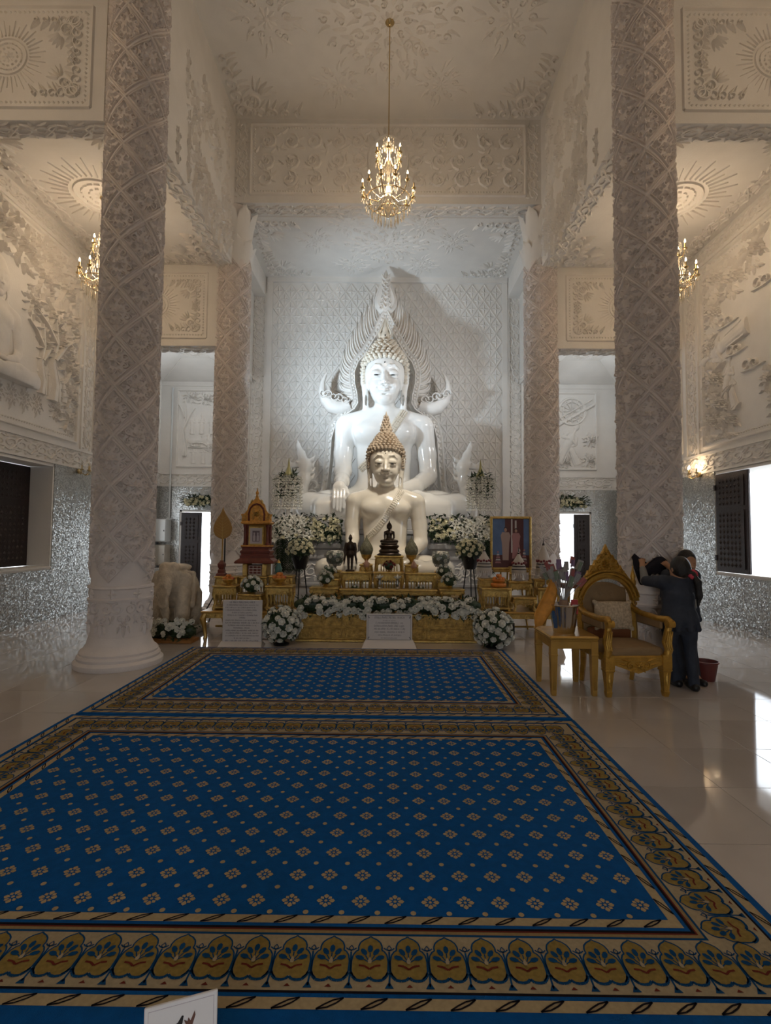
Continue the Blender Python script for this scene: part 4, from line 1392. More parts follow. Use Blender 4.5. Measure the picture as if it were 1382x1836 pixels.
def seated_figure(label, loc, s, clay, body_me, skin, hairm, cone, face_dark, group=None, name='seated_buddha_statue', detail=True):
    t = thing(name, label, 'statue', loc, 0, group)
    t.scale = (s, s, s)
    b = ob('body', body_me, t)
    if skin:
        b.material_slots[0].link = 'OBJECT'; b.material_slots[0].material = skin
    curls(hairm, t, cone)
    mb = MB()
    if cone:
        mb.lathe([(0.13, 3.24), (0.15, 3.28), (0.13, 3.32), (0.14, 3.35), (0.105, 3.41), (0.085, 3.48), (0.055, 3.58), (0.028, 3.68), (0.006, 3.78)], 14, (0, -0.02, 0))
        for k in range(6):
            z = 3.33 + 0.06 * k; R = 0.128 - 0.017 * k
            for q in range(9):
                a = 2 * PI * q / 9 + k * 0.35
                mb.add([(R * math.cos(a - .3), R * math.sin(a - .3) - .02, z), (R * math.cos(a + .3), R * math.sin(a + .3) - .02, z), (R * 0.98 * math.cos(a), R * 0.98 * math.sin(a) - .02, z + .08), ((R + .025) * math.cos(a), (R + .025) * math.sin(a) - .02, z + .02)], [(0, 1, 3), (1, 2, 3), (2, 0, 3)])
    else:
        mb.lathe([(0.08, 3.28), (0.105, 3.33), (0.095, 3.40), (0.06, 3.46), (0.065, 3.49), (0.045, 3.56), (0.02, 3.64), (0.004, 3.74)], 14, (0, -0.02, 0))
        for a in (-0.5, 0, 0.5, PI - .5, PI, PI + .5):
            mb.tube([(0.09 * math.cos(a), 0.09 * math.sin(a) - .02, 3.33), (0.12 * math.cos(a), 0.12 * math.sin(a) - .02, 3.42), (0.06 * math.cos(a), 0.06 * math.sin(a) - .02, 3.55), (0.02 * math.cos(a), 0.02 * math.sin(a) - .02, 3.7)], [0.02, 0.022, 0.016, 0.005], 6)
    mb.build('flame_finial', hairm, t, 60)
    if detail:
        for sx in (-1, 1):
            mb = MB(); mb.ell((sx * 0.145, face_dark, 2.531), (0.042, 0.018, 0.009), 10, 6)
            mb.build('eye', BLACK, t, 60)
        y = clay.front(0, 2.765)
        mb = MB(); mb.ell((0, y, 2.765), (0.011, 0.01, 0.014), 8, 6)
        mb.build('forehead_mark', BLACK, t, 60)
        if not cone:
            mb = MB(); mb.ell((0, -0.125, 3.36), (0.013, 0.012, 0.014), 8, 6); mb.build('finial_jewel', BLACK, t, 60)
        sash(clay, skin or hairm, t, True)
    return t
BC = seated_clay(0.0135)
BODY = BC.mesh('seated_body', PORC, floor=0.0)
yE = BC.front(0.145, 2.545) + 0.004
SB = 1.352
BIGX, BIGY, BIGZ = -0.115, 12.25, 1.96
seated_figure('huge glossy white seated Buddha statue filling the back of the hall', (BIGX, BIGY, BIGZ), SB, BC, BODY, None, HAIRW, False, yE - 0.003)
seated_figure('cream seated Buddha statue with tan hair and spire, in front of the huge white one', (-0.06, 10.02, 0.745), 0.885, BC, BODY, CREAM, HAIRT, True, yE - 0.003)

# ---- stepped marble pedestals
def steps(name, label, rows, x, y, m, cat='pedestal', back=None):
    t = thing(name, label, cat, (x, y, 0))
    for (w, d, z0, z1) in rows:
        b = MB(); b.bbox(-w / 2, w / 2, -d / 2, (back if back is not None else d / 2), z0, z1, 0.015)
        b.build('pedestal_step', m, t)
    return t
p = steps('marble_pedestal', 'grey carved marble pedestal under the huge white Buddha statue', [(5.2, 2.76, 0, 0.32), (4.9, 2.72, 0.32, 0.42), (4.6, 2.6, 0.42, 1.1), (4.8, 2.7, 1.1, 1.2), (4.6, 2.6, 1.2, 1.62), (4.75, 2.66, 1.62, 1.72), (4.3, 2.5, 1.72, 1.95)], -0.115, 12.0, MARB, back=1.4)
for k in range(10):
    put(FRZ, p, (-2.28 + 0.46 * k, -1.3, 0.5), DX, UPZ, 0.46, 0.55, 0.2, name='carved_scroll')
p2 = steps('marble_pedestal', 'lower white pedestal under the cream seated Buddha statue', [(2.5, 1.18, 0, 0.25), (2.4, 1.12, 0.25, 0.5), (2.45, 1.16, 0.5, 0.62), (2.35, 1.1, 0.62, 0.745)], -0.06, 9.64, PL)

# ---- flame halo behind the statue: arch band, flame leaves, finial (outline in statue units)
t = thing('flame_halo', 'white carved flame halo arching behind the huge Buddha statue', 'halo', (BIGX, 12.78, BIGZ))
HS = 1.40
t.scale = (HS, HS, HS)
inner = [(1.03, 0.45), (0.98, 0.79), (0.945, 1.14), (0.93, 1.49), (0.86, 1.74), (0.68, 1.91), (0.52, 2.02), (0.455, 2.14), (0.475, 2.33), (0.52, 2.52), (0.528, 2.72), (0.46, 2.90), (0.34, 3.03), (0.25, 3.20), (0.12, 3.42), (0.04, 3.60), (0.0, 3.70)]
outer = [(1.16, 0.42), (1.12, 0.80), (1.10, 1.16), (1.07, 1.52), (1.0, 1.81), (0.80, 2.02), (0.66, 2.12), (0.60, 2.20), (0.615, 2.34), (0.655, 2.50), (0.665, 2.74), (0.60, 2.97), (0.47, 3.13), (0.37, 3.30), (0.24, 3.52), (0.13, 3.76), (0.0, 4.0)]
for sx in (-1, 1):
    m = MB()
    n = len(inner)
    vs = []
    for (a, b) in zip(inner, outer):
        mx, mz = (a[0] + b[0]) / 2, (a[1] + b[1]) / 2
        vs += [(sx * a[0], 0.12, a[1]), (sx * a[0], -0.04, a[1]), (sx * (a[0] * .8 + b[0] * .2), -0.09, a[1] * .8 + b[1] * .2), (sx * mx, -0.06, mz), (sx * (a[0] * .2 + b[0] * .8), -0.09, a[1] * .2 + b[1] * .8), (sx * b[0], -0.04, b[1]), (sx * b[0], 0.12, b[1])]
    fs = []
    for i in range(n - 1):
        for k in range(7):
            f = (i * 7 + k, i * 7 + (k + 1) % 7, (i + 1) * 7 + (k + 1) % 7, (i + 1) * 7 + k)
            fs.append(f if sx < 0 else f[::-1])
    m.add(vs, fs)
    for i in range(n - 1):      # beads along the band
        for q in range(3):
            tq = (q + 0.5) / 3
            ax = inner[i][0] + (inner[i + 1][0] - inner[i][0]) * tq; az = inner[i][1] + (inner[i + 1][1] - inner[i][1]) * tq
            bx = outer[i][0] + (outer[i + 1][0] - outer[i][0]) * tq; bz = outer[i][1] + (outer[i + 1][1] - outer[i][1]) * tq
            m.ell((sx * (ax + bx) / 2, -0.07, (az + bz) / 2), (0.03, 0.03, 0.03), 6, 4)
    m.build('arch_band', PLR, t, 40)
    # flame leaves along the outer edge, growing upwards
    bases = [(0.58, 2.20), (0.60, 2.30), (0.62, 2.42), (0.64, 2.55), (0.64, 2.68), (0.62, 2.82), (0.57, 2.95), (0.50, 3.06), (0.43, 3.15), (0.35, 3.28), (0.27, 3.42), (0.20, 3.54), (0.12, 3.70)]
    tips = [(0.75, 2.22), (0.79, 2.37), (0.81, 2.55), (0.82, 2.76), (0.80, 3.0), (0.76, 3.18), (0.67, 3.38), (0.60, 3.54), (0.52, 3.72), (0.44, 3.89), (0.34, 4.05), (0.25, 4.21), (0.17, 4.36)]
    for j, (bp, tp) in enumerate(zip(bases, tips)):
        m = MB()
        L = math.hypot(tp[0] - bp[0], tp[1] - bp[1])
        ctl = (bp[0] + (tp[0] - bp[0]) * 0.75 + 0.05 + 0.02 * j / 12, bp[1] + (tp[1] - bp[1]) * 0.30 - 0.02)
        vs = []
        N = 8
        for i in range(N + 1):
            u = i / N
            q = [(1 - u) ** 2 * bp[a_] + 2 * u * (1 - u) * ctl[a_] + u * u * tp[a_] for a_ in (0, 1)]
            dq = [2 * (1 - u) * (ctl[a_] - bp[a_]) + 2 * u * (tp[a_] - ctl[a_]) for a_ in (0, 1)]
            l = math.hypot(*dq) or 1
            nx, nz = -dq[1] / l, dq[0] / l
            hw = 0.078 * (1.0 - 0.1 * abs(j - 6) / 6) * ((0.85 + 0.3 * u) if u < 0.4 else 0.97 * (1 - ((u - 0.4) / 0.6) ** 1.6) + 0.02)
            for w, yy in ((1, 0.06), (0.92, -0.045), (0.62, -0.055), (0.5, -0.015), (0.12, -0.03), (0, -0.07), (-0.12, -0.03), (-0.5, -0.015), (-0.62, -0.055), (-0.92, -0.045), (-1, 0.06)):
                vs.append((sx * (q[0] + nx * hw * w), yy * (1 - 0.55 * u) + 0.012 * j * 0.3, q[1] + nz * hw * w))
        fs = []
        for i in range(N):
            for k in range(11):
                f_ = (i * 11 + k, i * 11 + (k + 1) % 11, (i + 1) * 11 + (k + 1) % 11, (i + 1) * 11 + k)
                fs.append(f_ if sx > 0 else f_[::-1])
        m.add(vs, fs)
        m.build('flame_leaf', PLR, t, 40)
    # shoulder horn curving out and up
    path = [(0.64, 2.12), (0.80, 2.06), (0.98, 2.10), (1.10, 2.22), (1.16, 2.38), (1.15, 2.55), (1.10, 2.68), (1.04, 2.78)]
    rad = [0.13, 0.14, 0.13, 0.10, 0.07, 0.045, 0.025, 0.006]
    m = MB(); m.tube([(sx * px, -0.01, pz) for px, pz in path], rad, 10)
    r = Relief(0.05)
    for q in range(5):
        r.scroll(sx * (0.72 + 0.1 * q), 2.2 + 0.03 * q, 0.085, PI * (q % 2), 1.2, sx, 0.035, 18)
    m.T = Matrix(((1, 0, 0, 0), (0, 0, -1, -0.10), (0, 1, 0, 0), (0, 0, 0, 1)))
    m.add(r.mb.v, r.mb.f); m.T = None
    m.build('curled_horn', PLR, t, 50)
    # foot scroll of the band
    m = MB()
    for q in range(2):
        pts = []
        for i in range(16):
            u = i / 15; R_ = 0.2 * (1 - 0.8 * u); a = (PI if sx > 0 else 0) + sx * 2 * PI * 1.2 * u
            pts.append((sx * 1.28 + R_ * math.cos(a), -0.05, 0.62 + R_ * math.sin(a) - 0.18 * q))
        m.tube(pts, [0.05 * (1 - 0.6 * i / 15) for i in range(16)], 6)
    m.build('foot_scroll', PLR, t, 50)
m = MB()
prof = [(0.0, 3.78), (0.12, 3.86), (0.20, 3.97), (0.215, 4.08), (0.185, 4.2), (0.13, 4.34), (0.075, 4.48), (0.03, 4.6), (0.0, 4.68)]
poly_ = prof + [(-a, b) for a, b in prof[-2:0:-1]]
m.prism(poly_, 0.12, (0, 0.03, 0), (1, 0, 0), (0, 0, 1), bev=0.25, cen=(0, 4.1))
r = Relief(0.04)
for z in (3.92, 4.02, 4.12, 4.22, 4.32, 4.42):
    w = 0.17 * (1 - (z - 3.92) / 0.75)
    for sx in (-1, 1): r.leaf(0, z, PI / 2 - sx * 0.7, 0.17, 0.07, 0.2 * sx).scroll(sx * w * 0.55, z, 0.04, PI / 2, 1.1, sx, 0.018, 9)
m.T = Matrix(((1, 0, 0, 0), (0, 0, -1, -0.085), (0, 1, 0, 0), (0, 0, 0, 1)))
m.add(r.mb.v, r.mb.f)
m.build('halo_finial', PLR, t, 40)

# ---- naga heads at the ends of the halo
NC = Clay((-0.6, -0.4, -0.2), (0.6, 0.4, 1.45), 0.014)
NC.chain([(0.14, 0, -0.15), (0.12, 0, 0.1), (0.04, 0, 0.35), (-0.02, 0, 0.58), (0.0, 0, 0.78)], [0.14, 0.15, 0.14, 0.13, 0.15], 0.06)
NC.ell((0.02, 0, 0.86), (0.2, 0.16, 0.15), 0.06)
NC.chain([(0.1, 0, 0.86), (0.25, 0, 0.86), (0.30, 0, 0.95)], [0.1, 0.06, 0.03], 0.04)
NC.chain([(0.08, 0, 0.78), (0.2, 0, 0.74), (0.26, 0, 0.70)], [0.06, 0.045, 0.03], 0.03)
NC.chain([(-0.02, 0, 0.92), (0.04, 0, 1.1), (0.1, 0, 1.26), (0.12, 0, 1.38)], [0.12, 0.085, 0.045, 0.012], 0.04)
for k in range(4):
    NC.chain([(-0.08, 0, 0.95 - 0.12 * k), (-0.2, 0, 1.0 - 0.12 * k), (-0.26, 0, 1.08 - 0.12 * k)], [0.05, 0.035, 0.012], 0.03)
for s in (-1, 1):
    NC.ell((0.1, s * 0.13, 0.92), (0.035, 0.03, 0.035), 0.01)
    for k in range(5): NC.ell((0.0, s * 0.13, 0.7 - 0.13 * k), (0.05, 0.03, 0.05), 0.01)
    NC.ell((0.14, s * 0.1, 0.815), (0.14, 0.08, 0.012), 0.01, True)
NAGA = NC.mesh('naga_body', PORC)
for sx, lab in ((-1, 'left'), (1, 'right')):
    t = thing('naga_statue', 'white crested naga head rising at the %s end of the flame halo' % lab, 'statue', (BIGX + sx * 1.98, 12.2, 1.95 + 0.245))
    o = ob('naga_body', NAGA, t, Matrix.Diagonal((sx * 1.15, 1.15, 1.25, 1)))
    for q in (-1, 1):
        mb = MB(); mb.ell((sx * 0.13, q * 0.17, 1.16), (0.03, 0.03, 0.03), 8, 6); mb.build('eye', PLR, t, 60)

# ================================================================ flowers
def rose_mesh(name, m, m2=None):
    mb = MB()
    mb.ell((0, 0, 0.35), (0.42, 0.42, 0.42), 8, 5)
    for ring, (n, tilt, r0, L, W) in enumerate(((5, 0.25, 0.22, 0.72, 0.6), (6, 0.6, 0.3, 0.72, 0.7), (6, 1.0, 0.3, 0.62, 0.75))):
        for k in range(n):
            a = 2 * PI * (k + 0.5 * ring) / n
            ca, sa = math.cos(a), math.sin(a)
            vs = []
            for t, w in ((0, 0.6), (0.6, 1.0), (1.0, 0.65)):
                tt = tilt * (0.5 + 0.6 * t)
                rr = r0 + L * t * math.sin(tt); z = 0.1 + L * t * math.cos(tt)
                for s in (-1, 0, 1):
                    q = rr - (0.1 if s else 0.0)
                    x, y = q, s * W * w * 0.5
                    vs.append((x * ca - y * sa, x * sa + y * ca, z + (0.06 if s else 0)))
            mb.add(vs, [(i * 3 + q, i * 3 + q + 1, i * 3 + 4 + q, i * 3 + 3 + q) for i in (0, 1) for q in (0, 1)])
    return mb.mesh(name, m, 60)
ROSEM = rose_mesh('rose', ROSE)
ROSECM = rose_mesh('cream_rose', ROSEC)
def lily_mesh():
    mb = MB()
    for k in range(6):
        a = PI * k / 3; ca, sa = math.cos(a), math.sin(a)
        vs = []
        for t, w, z in ((0, 0.1, 0), (0.45, 0.42, 0.42), (0.85, 0.28, 0.62), (1.25, 0.0, 0.5)):
            for s in (-1, 1):
                x, y = t, s * w * 0.5
                vs.append((x * ca - y * sa, x * sa + y * ca, z))
        mb.add(vs, [(0, 1, 3, 2), (2, 3, 5, 4), (4, 5, 7, 6)])
    mb.tube([(0, 0, 0), (0, 0, 0.5)], 0.06, 5)
    return mb.mesh('lily', ROSE, 60)
LILY = lily_mesh()
def leafy(mb, p, d, L, W):
    d = Vector(d).normalized(); s = d.cross(Vector((random.uniform(-.4, .4), random.uniform(-.4, .4), 1)))
    if s.length < 1e-3: s = Vector((1, 0, 0))
    s.normalize(); n = s.cross(d); p = Vector(p)
    mid = p + d * L * 0.45
    mb.add([p, mid + s * W / 2 + n * W * .15, p + d * L - n * L * 0.12, mid - s * W / 2 + n * W * .15], [(0, 1, 2), (0, 2, 3)])
def face_dir(n, up=0.0):
    n = Vector(n).normalized()
    q = n.to_track_quat('Z', 'Y')
    return q.to_matrix().to_4x4() @ Matrix.Rotation(random.uniform(0, 6.28), 4, 'Z')
def bouquet(name, label, loc, items, leaves, core=None, group=None, cat='flowers', leafL=0.07, greens=GREEN):
    """items: (pos, normal, size, mesh); leaves: (pos, dir)"""
    t = thing(name, label, cat, loc, 0, group)
    mb = MB()
    if core:
        for c_, r_ in core: mb.ell(c_, r_, 12, 8)
    for p, d in leaves: leafy(mb, p, d, leafL * random.uniform(0.7, 1.3), leafL * 0.42)
    if mb.v: stuff(mb.build('foliage', greens, t))
    for p, n, s, me in items:
        ob(me.name.split('.')[0] if me is not ROSECM else 'rose', me, t, Matrix.Translation(p) @ face_dir(n) @ Matrix.Scale(s, 4))
    return t
def rnd(a, b): return random.uniform(a, b)
def ball(label, loc, R, n, size, me, zmin=-0.75, squash=1.0, stand=None, nleaf=150, greens=GREEN, name='rose_ball'):
    items = []; lv = []
    g = PI * (3 - math.sqrt(5))
    for k in range(n):
        z = 1 - (1 - zmin) * (k + 0.5) / n
        r = math.sqrt(max(0, 1 - z * z)); a = g * k
        d = Vector((r * math.cos(a), r * math.sin(a), z))
        d += Vector((rnd(-.09, .09), rnd(-.09, .09), rnd(-.09, .09)))
        items.append(((d.x * R * 0.93, d.y * R * 0.93, d.z * R * squash * 0.93), d, size * rnd(0.8, 1.15), me))
    for k in range(nleaf):
        z = rnd(-0.9, 1); r = math.sqrt(1 - z * z); a = rnd(0, 6.28)
        d = Vector((r * math.cos(a), r * math.sin(a), z))
        lv.append(((d.x * R * 0.86, d.y * R * 0.86, d.z * R * squash * 0.86), d + Vector((rnd(-.9, .9), rnd(-.9, .9), rnd(-.9, .9)))))
    t = bouquet(name, label, loc, items, lv, [((0, 0, 0), (R * 0.88, R * 0.88, R * 0.88 * squash))], leafL=R * 0.34, greens=greens)
    if stand: stand(t)
    return t
def foot(h, r, m):
    def f(t):
        mb = MB(); mb.lathe([(r, -h), (r * 1.05, -h + 0.02), (r * 0.5, -h + 0.05), (r * 0.45, -h * 0.75), (r * 0.9, -h * 0.6), (r, -h * 0.5)], 16)
        mb.build('vase', m, t, 40)
    return f
ball('large ball of white roses on the floor left of the altar base', (-1.54, 7.38, 0.285), 0.25, 58, 0.068, ROSEM, stand=foot(0.285, 0.11, BLACK))
ball('large ball of white roses on the floor right of the altar base', (1.53, 7.33, 0.275), 0.26, 60, 0.070, ROSEM, stand=foot(0.275, 0.11, BLACK))
def tripod(h):
    def f(t):
        for a in (0.5, 2.6, 4.7):
            mb = MB(); mb.tube([(0.05 * math.cos(a), 0.05 * math.sin(a), -0.12), (0.2 * math.cos(a), 0.2 * math.sin(a), -h + 0.01)], 0.012, 6); mb.build('leg', BLACK, t, 60)
        mb = MB(); mb.lathe([(0.1, -0.34), (0.16, -0.15), (0.17, -0.1)], 14); mb.build('pot', BLACK, t, 40)
    return f
ball('cream rose ball on a black tripod, left of the cream statue', (-1.60, 9.2, 1.32), 0.235, 52, 0.052, ROSECM, -0.35, 0.8, tripod(1.32), name='rose_ball_on_stand')
ball('cream rose ball on a black tripod, right of the cream statue', (1.50, 9.2, 1.34), 0.235, 52, 0.052, ROSECM, -0.35, 0.8, tripod(1.34), name='rose_ball_on_stand')
# the long strip along the altar base
items = []; lv = []
for k in range(118):
    x = -1.33 + 2.68 * (k + rnd(0.1, 0.9)) / 118
    a = rnd(-0.6, 1.25)
    gap = 0.35 * max(0.0, math.sin(x * 4.7 + 1.0))
    if random.random() < gap: continue
    items.append(((x, -0.13 * math.cos(a), 0.16 * math.sin(a) + 0.07), (rnd(-.3, .3), -math.cos(a), math.sin(a) + 0.2), rnd(0.058, 0.076), ROSEM))
for k in range(420):
    x = rnd(-1.36, 1.38); a = rnd(-0.7, 1.5)
    lv.append(((x, -0.12 * math.cos(a), 0.16 * math.sin(a) + 0.07), (rnd(-1, 1), -math.cos(a) + rnd(-.4, .4), math.sin(a) + rnd(-.5, .6))))
core = [((-1.2 + 0.3 * k, 0.03, 0.125), (0.24, 0.11, 0.11)) for k in range(9)]
bouquet('flower_garland', 'long strip of white roses and dark leaves along the gold altar base', (0.0, 7.74, 0.405), items, lv, core, leafL=0.085)
# lily and rose banks on the great pedestal
def bank(label, x0, x1, y, z0, z1, n, lily_x, fern_x):
    cx, cz = (x0 + x1) / 2, z0
    items = []; lv = []
    for k in range(n):
        x = rnd(x0, x1); z = rnd(z0 + 0.04, z1) ; u = (z - z0) / (z1 - z0)
        yy = -0.2 + 0.28 * u
        lil = abs(x - lily_x) < 0.42 and random.random() < 0.8
        items.append(((x - cx, yy + rnd(-.03, .03), z - cz), (rnd(-.4, .4), -1, rnd(-.1, .7)), rnd(0.085, 0.115) if lil else rnd(0.055, 0.075), LILY if lil else ROSECM))
    for k in range(330):
        x = rnd(x0 - .04, x1 + .04); z = rnd(z0 - 0.02, z1 + 0.1); u = (z - z0) / (z1 - z0)
        lv.append(((x - cx, -0.21 + 0.28 * u, z - cz), (rnd(-.8, .8), -rnd(0.1, 1), rnd(-.7, 0.9))))
    for fx in fern_x:           # hanging fronds
        for q in range(5):
            bx = fx + rnd(-.12, .12)
            for j in range(14):
                z = z0 - 0.045 * j + 0.05
                for s in (-1, 1): lv.append(((bx - cx + 0.02 * q, -0.25, z - cz), (s, -0.15, -0.8)))
    w = (x1 - x0)
    core = [((-w / 2 + w * (k + 0.5) / 5, 0.08, (z1 - z0) * 0.45), (w / 8, 0.13, (z1 - z0) * 0.36)) for k in range(5)]
    return bouquet('flower_bank', label, (cx, y, cz), items, lv, core, leafL=0.12)
bank('bank of white lilies and cream roses with hanging fern, left of the cream statue', -2.38, -0.98, 10.38, 1.46, 1.93, 128, -2.0, (-2.15, -1.85))
bank('bank of white lilies and cream roses right of the cream statue', 0.86, 2.12, 10.38, 1.46, 1.93, 115, 1.75, (1.95,))
# shelf that carries the banks
for x0, x1, lab in ((-2.42, -0.95, 'narrow grey stone ledge under the left lily bank'), (0.83, 2.16, 'narrow grey stone ledge under the right lily bank')):
    t = thing('stone_ledge', lab, 'ledge', ((x0 + x1) / 2, 10.42, 0))
    w = (x1 - x0) / 2
    mb = MB(); mb.bbox(-w, w, -0.2, 0.16, 1.32, 1.44, 0.02); mb.build('ledge_slab', MARB, t)
    mb = MB(); mb.bbox(-w + 0.06, w - 0.06, -0.14, 0.16, 0, 1.32, 0.02); mb.build('ledge_wall', MARB, t)
    for z in (1.1, 0.55):
        mb = MB(); mb.bbox(-w + 0.03, w - 0.03, -0.17, 0.0, z, z + 0.08, 0.02); mb.build('moulding', MARB, t)
    for k in range(3):
        put(FRZ, t, (-w + 0.08 + (2 * w - 0.16) / 3 * k, -0.14, 0.68), DX, UPZ, (2 * w - 0.16) / 3, 0.36, 0.15, name='carved_scroll')
# cascades of white orchids
def orchids(label, x, y, z, top):
    t = thing('orchid_arrangement', label, 'flowers', (x, y, z))
    for s in range(11):
        a = PI + PI * (s + 0.5) / 11; R = 0.26 + 0.06 * (s % 2)
        mb = MB()
        for j in range(15):
            u = j / 14
            rr = R * min(1, u * 3.2 + 0.15)
            p = Vector((rr * math.cos(a), rr * math.sin(a) * 0.7, top - 0.10 + 0.12 * math.sin(min(u * 3, 1) * PI / 2) - 0.85 * max(0, u - 0.18)))
            for q in range(5):
                aa = q * 1.257 + j
                d = Vector((math.cos(aa), -0.5, math.sin(aa)))
                mb.add([p, p + d * 0.035 + Vector((0.018, 0, 0)), p + d * 0.062, p + d * 0.035 - Vector((0.018, 0, 0))], [(0, 1, 2, 3)])
        stuff(mb.build('orchid_string', ROSE, t))
    mb = MB()
    for k in range(150):
        p = (rnd(-.2, .2), rnd(-.18, .1), rnd(top - 0.5, top + 0.08)); leafy(mb, p, (rnd(-1, 1), rnd(-1, .3), rnd(-.4, 1)), 0.17, 0.05)
    stuff(mb.build('foliage', GREEN, t))
    mb = MB(); mb.lathe([(0.14, 0), (0.15, 0.03), (0.07, 0.08), (0.06, 0.2), (0.12, 0.42), (0.15, top - 0.35), (0.1, top - 0.1)], 16); mb.build('vase', PLR, t, 40)
    mb = MB(); mb.lathe([(0.09, top - 0.05), (0.11, top + 0.03), (0.07, top + 0.11), (0.03, top + 0.22), (0.02, top + 0.32), (0.004, top + 0.42)], 12); mb.build('finial', mat('olive_gilt', (0.35, 0.33, 0.16), 0.4, 0.4), t, 40)
    return t
orchids('cascade of white orchids left of the left naga head', -2.2, 11.0, 1.95, 0.92)
orchids('cascade of white orchids right of the right naga head', 2.02, 11.0, 1.95, 0.92)

# ================================================================ gilded altar tables
def carved_table(label, x0, x1, y0, y1, z0, z1, shelf=True, group=None, name='altar_table', m=None, closed=False):
    m = m or GOLDB
    cx, cy = (x0 + x1) / 2, (y0 + y1) / 2
    w, d, h = (x1 - x0) / 2, (y1 - y0) / 2, z1 - z0
    t = thing(name, label, 'table', (cx, cy, z0 + 0.002), 0, group)
    h -= 0.002
    mb = MB(); mb.bbox(-w, w, -d, d, h - 0.028, h, 0.008); mb.bbox(-w + 0.015, w - 0.015, -d + 0.015, d - 0.015, h - 0.05, h - 0.028, 0.006)
    mb.build('tabletop', m, t)
    ah = min(0.09, h * 0.3)
    lw = min(0.045, w * 0.22)
    if h > 0.1:
        for sx in (-1, 1):
            for sy in (-1, 1):
                mb = MB()
                X, Y = sx * (w - lw * 0.9), sy * (d - lw * 0.9)
                pts = [(X, Y, h - 0.05), (X + sx * 0.012, Y + sy * 0.012, h * 0.62), (X - sx * 0.006, Y - sy * 0.006, h * 0.3), (X + sx * 0.008, Y + sy * 0.008, 0.025), (X + sx * 0.008, Y + sy * 0.008, 0.001)]
                mb.tube(pts, [lw * 0.8, lw * 0.72, lw * 0.45, lw * 0.55, lw * 0.7], 6)
                mb.build('leg', m, t, 40)
        r = Relief(0.012)
        n = max(2, int(2 * w / 0.09)); st = (2 * w - 0.06) / n
        r.ridge([(-w + 0.03, 0.012), (w - 0.03, 0.012)], 0.012, 0.012, False)
        for k in range(n):
            xx = -w + 0.03 + st * (k + 0.5)
            r.scroll(xx, ah * 0.55, min(st, ah) * 0.36, PI * (k % 2), 1.2, 1 if k % 2 else -1, 0.014, 9)
            r.leaf(xx, ah * 0.3, -PI / 2, ah * 0.55, 0.03)
        r.mb.box(-w + 0.02, w - 0.02, 0, ah, -0.012, 0.0)
        ob('apron', r.mesh('apron', m), t, frame((0, -d + 0.02, h - 0.05 - ah), DX, UPZ))
        for sx in (-1, 1):
            mb = MB(); mb.box(min(sx * (w - 0.03), sx * (w - 0.015)), max(sx * (w - 0.03), sx * (w - 0.015)), -d + 0.03, d - 0.03, h - 0.05 - ah * 0.8, h - 0.05); mb.build('apron', m, t)
        if shelf and h > 0.22:
            mb = MB(); mb.bbox(-w + 0.01, w - 0.01, -d + 0.01, d - 0.01, 0.02, 0.055, 0.006); mb.build('shelf', m, t)
        if shelf and h > 0.22:
            for k in range(max(3, int(2 * w / 0.07))):      # turned balusters in the open front
                nb = max(3, int(2 * w / 0.07))
                xx = -w + 2 * lw + (2 * w - 4 * lw) * (k + 0.5) / nb
                mb = MB(); mb.lathe([(0.008, 0.055), (0.014, 0.07 + h * 0.1), (0.007, h * 0.4), (0.012, h * 0.55), (0.006, h - 0.05 - ah * 0.9)], 6, (xx, d - 0.05, 0)); mb.build('baluster', m, t, 50)
        if closed:
            mb = MB(); mb.box(-w + lw, w - lw, d - 0.03, d - 0.015, 0.03, h - 0.05); mb.build('back_panel', m, t)
    return t
# great gold base of the altar with panelled front
t = thing('altar_platform', 'long gold panelled altar base standing behind the central white sign', 'altar platform', (-0.015, 8.3, 0))
mb = MB(); mb.bbox(-1.32, 1.32, -0.68, 0.68, 0.03, 0.40, 0.01); mb.build('platform_body', GOLD, t)
mb = MB(); mb.bbox(-1.36, 1.36, -0.71, 0.70, 0.0, 0.035, 0.008); mb.bbox(-1.35, 1.35, -0.70, 0.70, 0.385, 0.42, 0.01); mb.build('platform_moulding', GOLDB, t)
for k, (a, b) in enumerate(((-1.29, -0.66), (-0.62, -0.27), (-0.23, 0.23), (0.27, 0.62), (0.66, 1.29))):
    for z0, z1 in ((0.055, 0.20), (0.225, 0.375)):
        r = Relief(0.012)
        r.mb.box(a, b, z0, z1, 0.0, 0.006)
        r.rect(a + 0.01, z0 + 0.01, b - 0.01, z1 - 0.01, 0.018, 0.016)
        n = max(2, int((b - a) / 0.11))
        for q in range(n):
            xx = a + 0.03 + (b - a - 0.06) * (q + 0.5) / n
            r.scroll(xx, (z0 + z1) / 2, 0.042, PI * (q % 2), 1.2, 1 if q % 2 else -1, 0.016, 10).leaf(xx + 0.02, (z0 + z1) / 2, 0.8 - 1.6 * (q % 2), 0.055, 0.025)
        ob('carved_panel', r.mesh('carved_panel', GOLD), t, frame((0, -0.68, 0), DX, UPZ))
mb = MB(); mb.bbox(-1.3, 1.3, -0.2, 0.66, 0.42, 0.58, 0.012); mb.build('step', GOLD, t)
G = 'gold altar tables in the middle'
carved_table('wide low gold bench in the middle of the altar, lowest step', -0.78, 0.81, 8.13, 8.33, 0.58, 0.73, False)
carved_table('low gold table at the left end of the middle altar', -1.27, -0.80, 8.15, 8.45, 0.58, 0.75, False)
carved_table('low gold table at the right end of the middle altar', 0.83, 1.25, 8.15, 8.45, 0.58, 0.74, False)
carved_table('small tall gold stand under the left glass goblet', -1.05, -0.81, 8.74, 8.96, 0.58, 0.985, False)
carved_table('small tall gold stand under the right glass goblet', 0.82, 1.05, 8.74, 8.96, 0.58, 0.985, False)
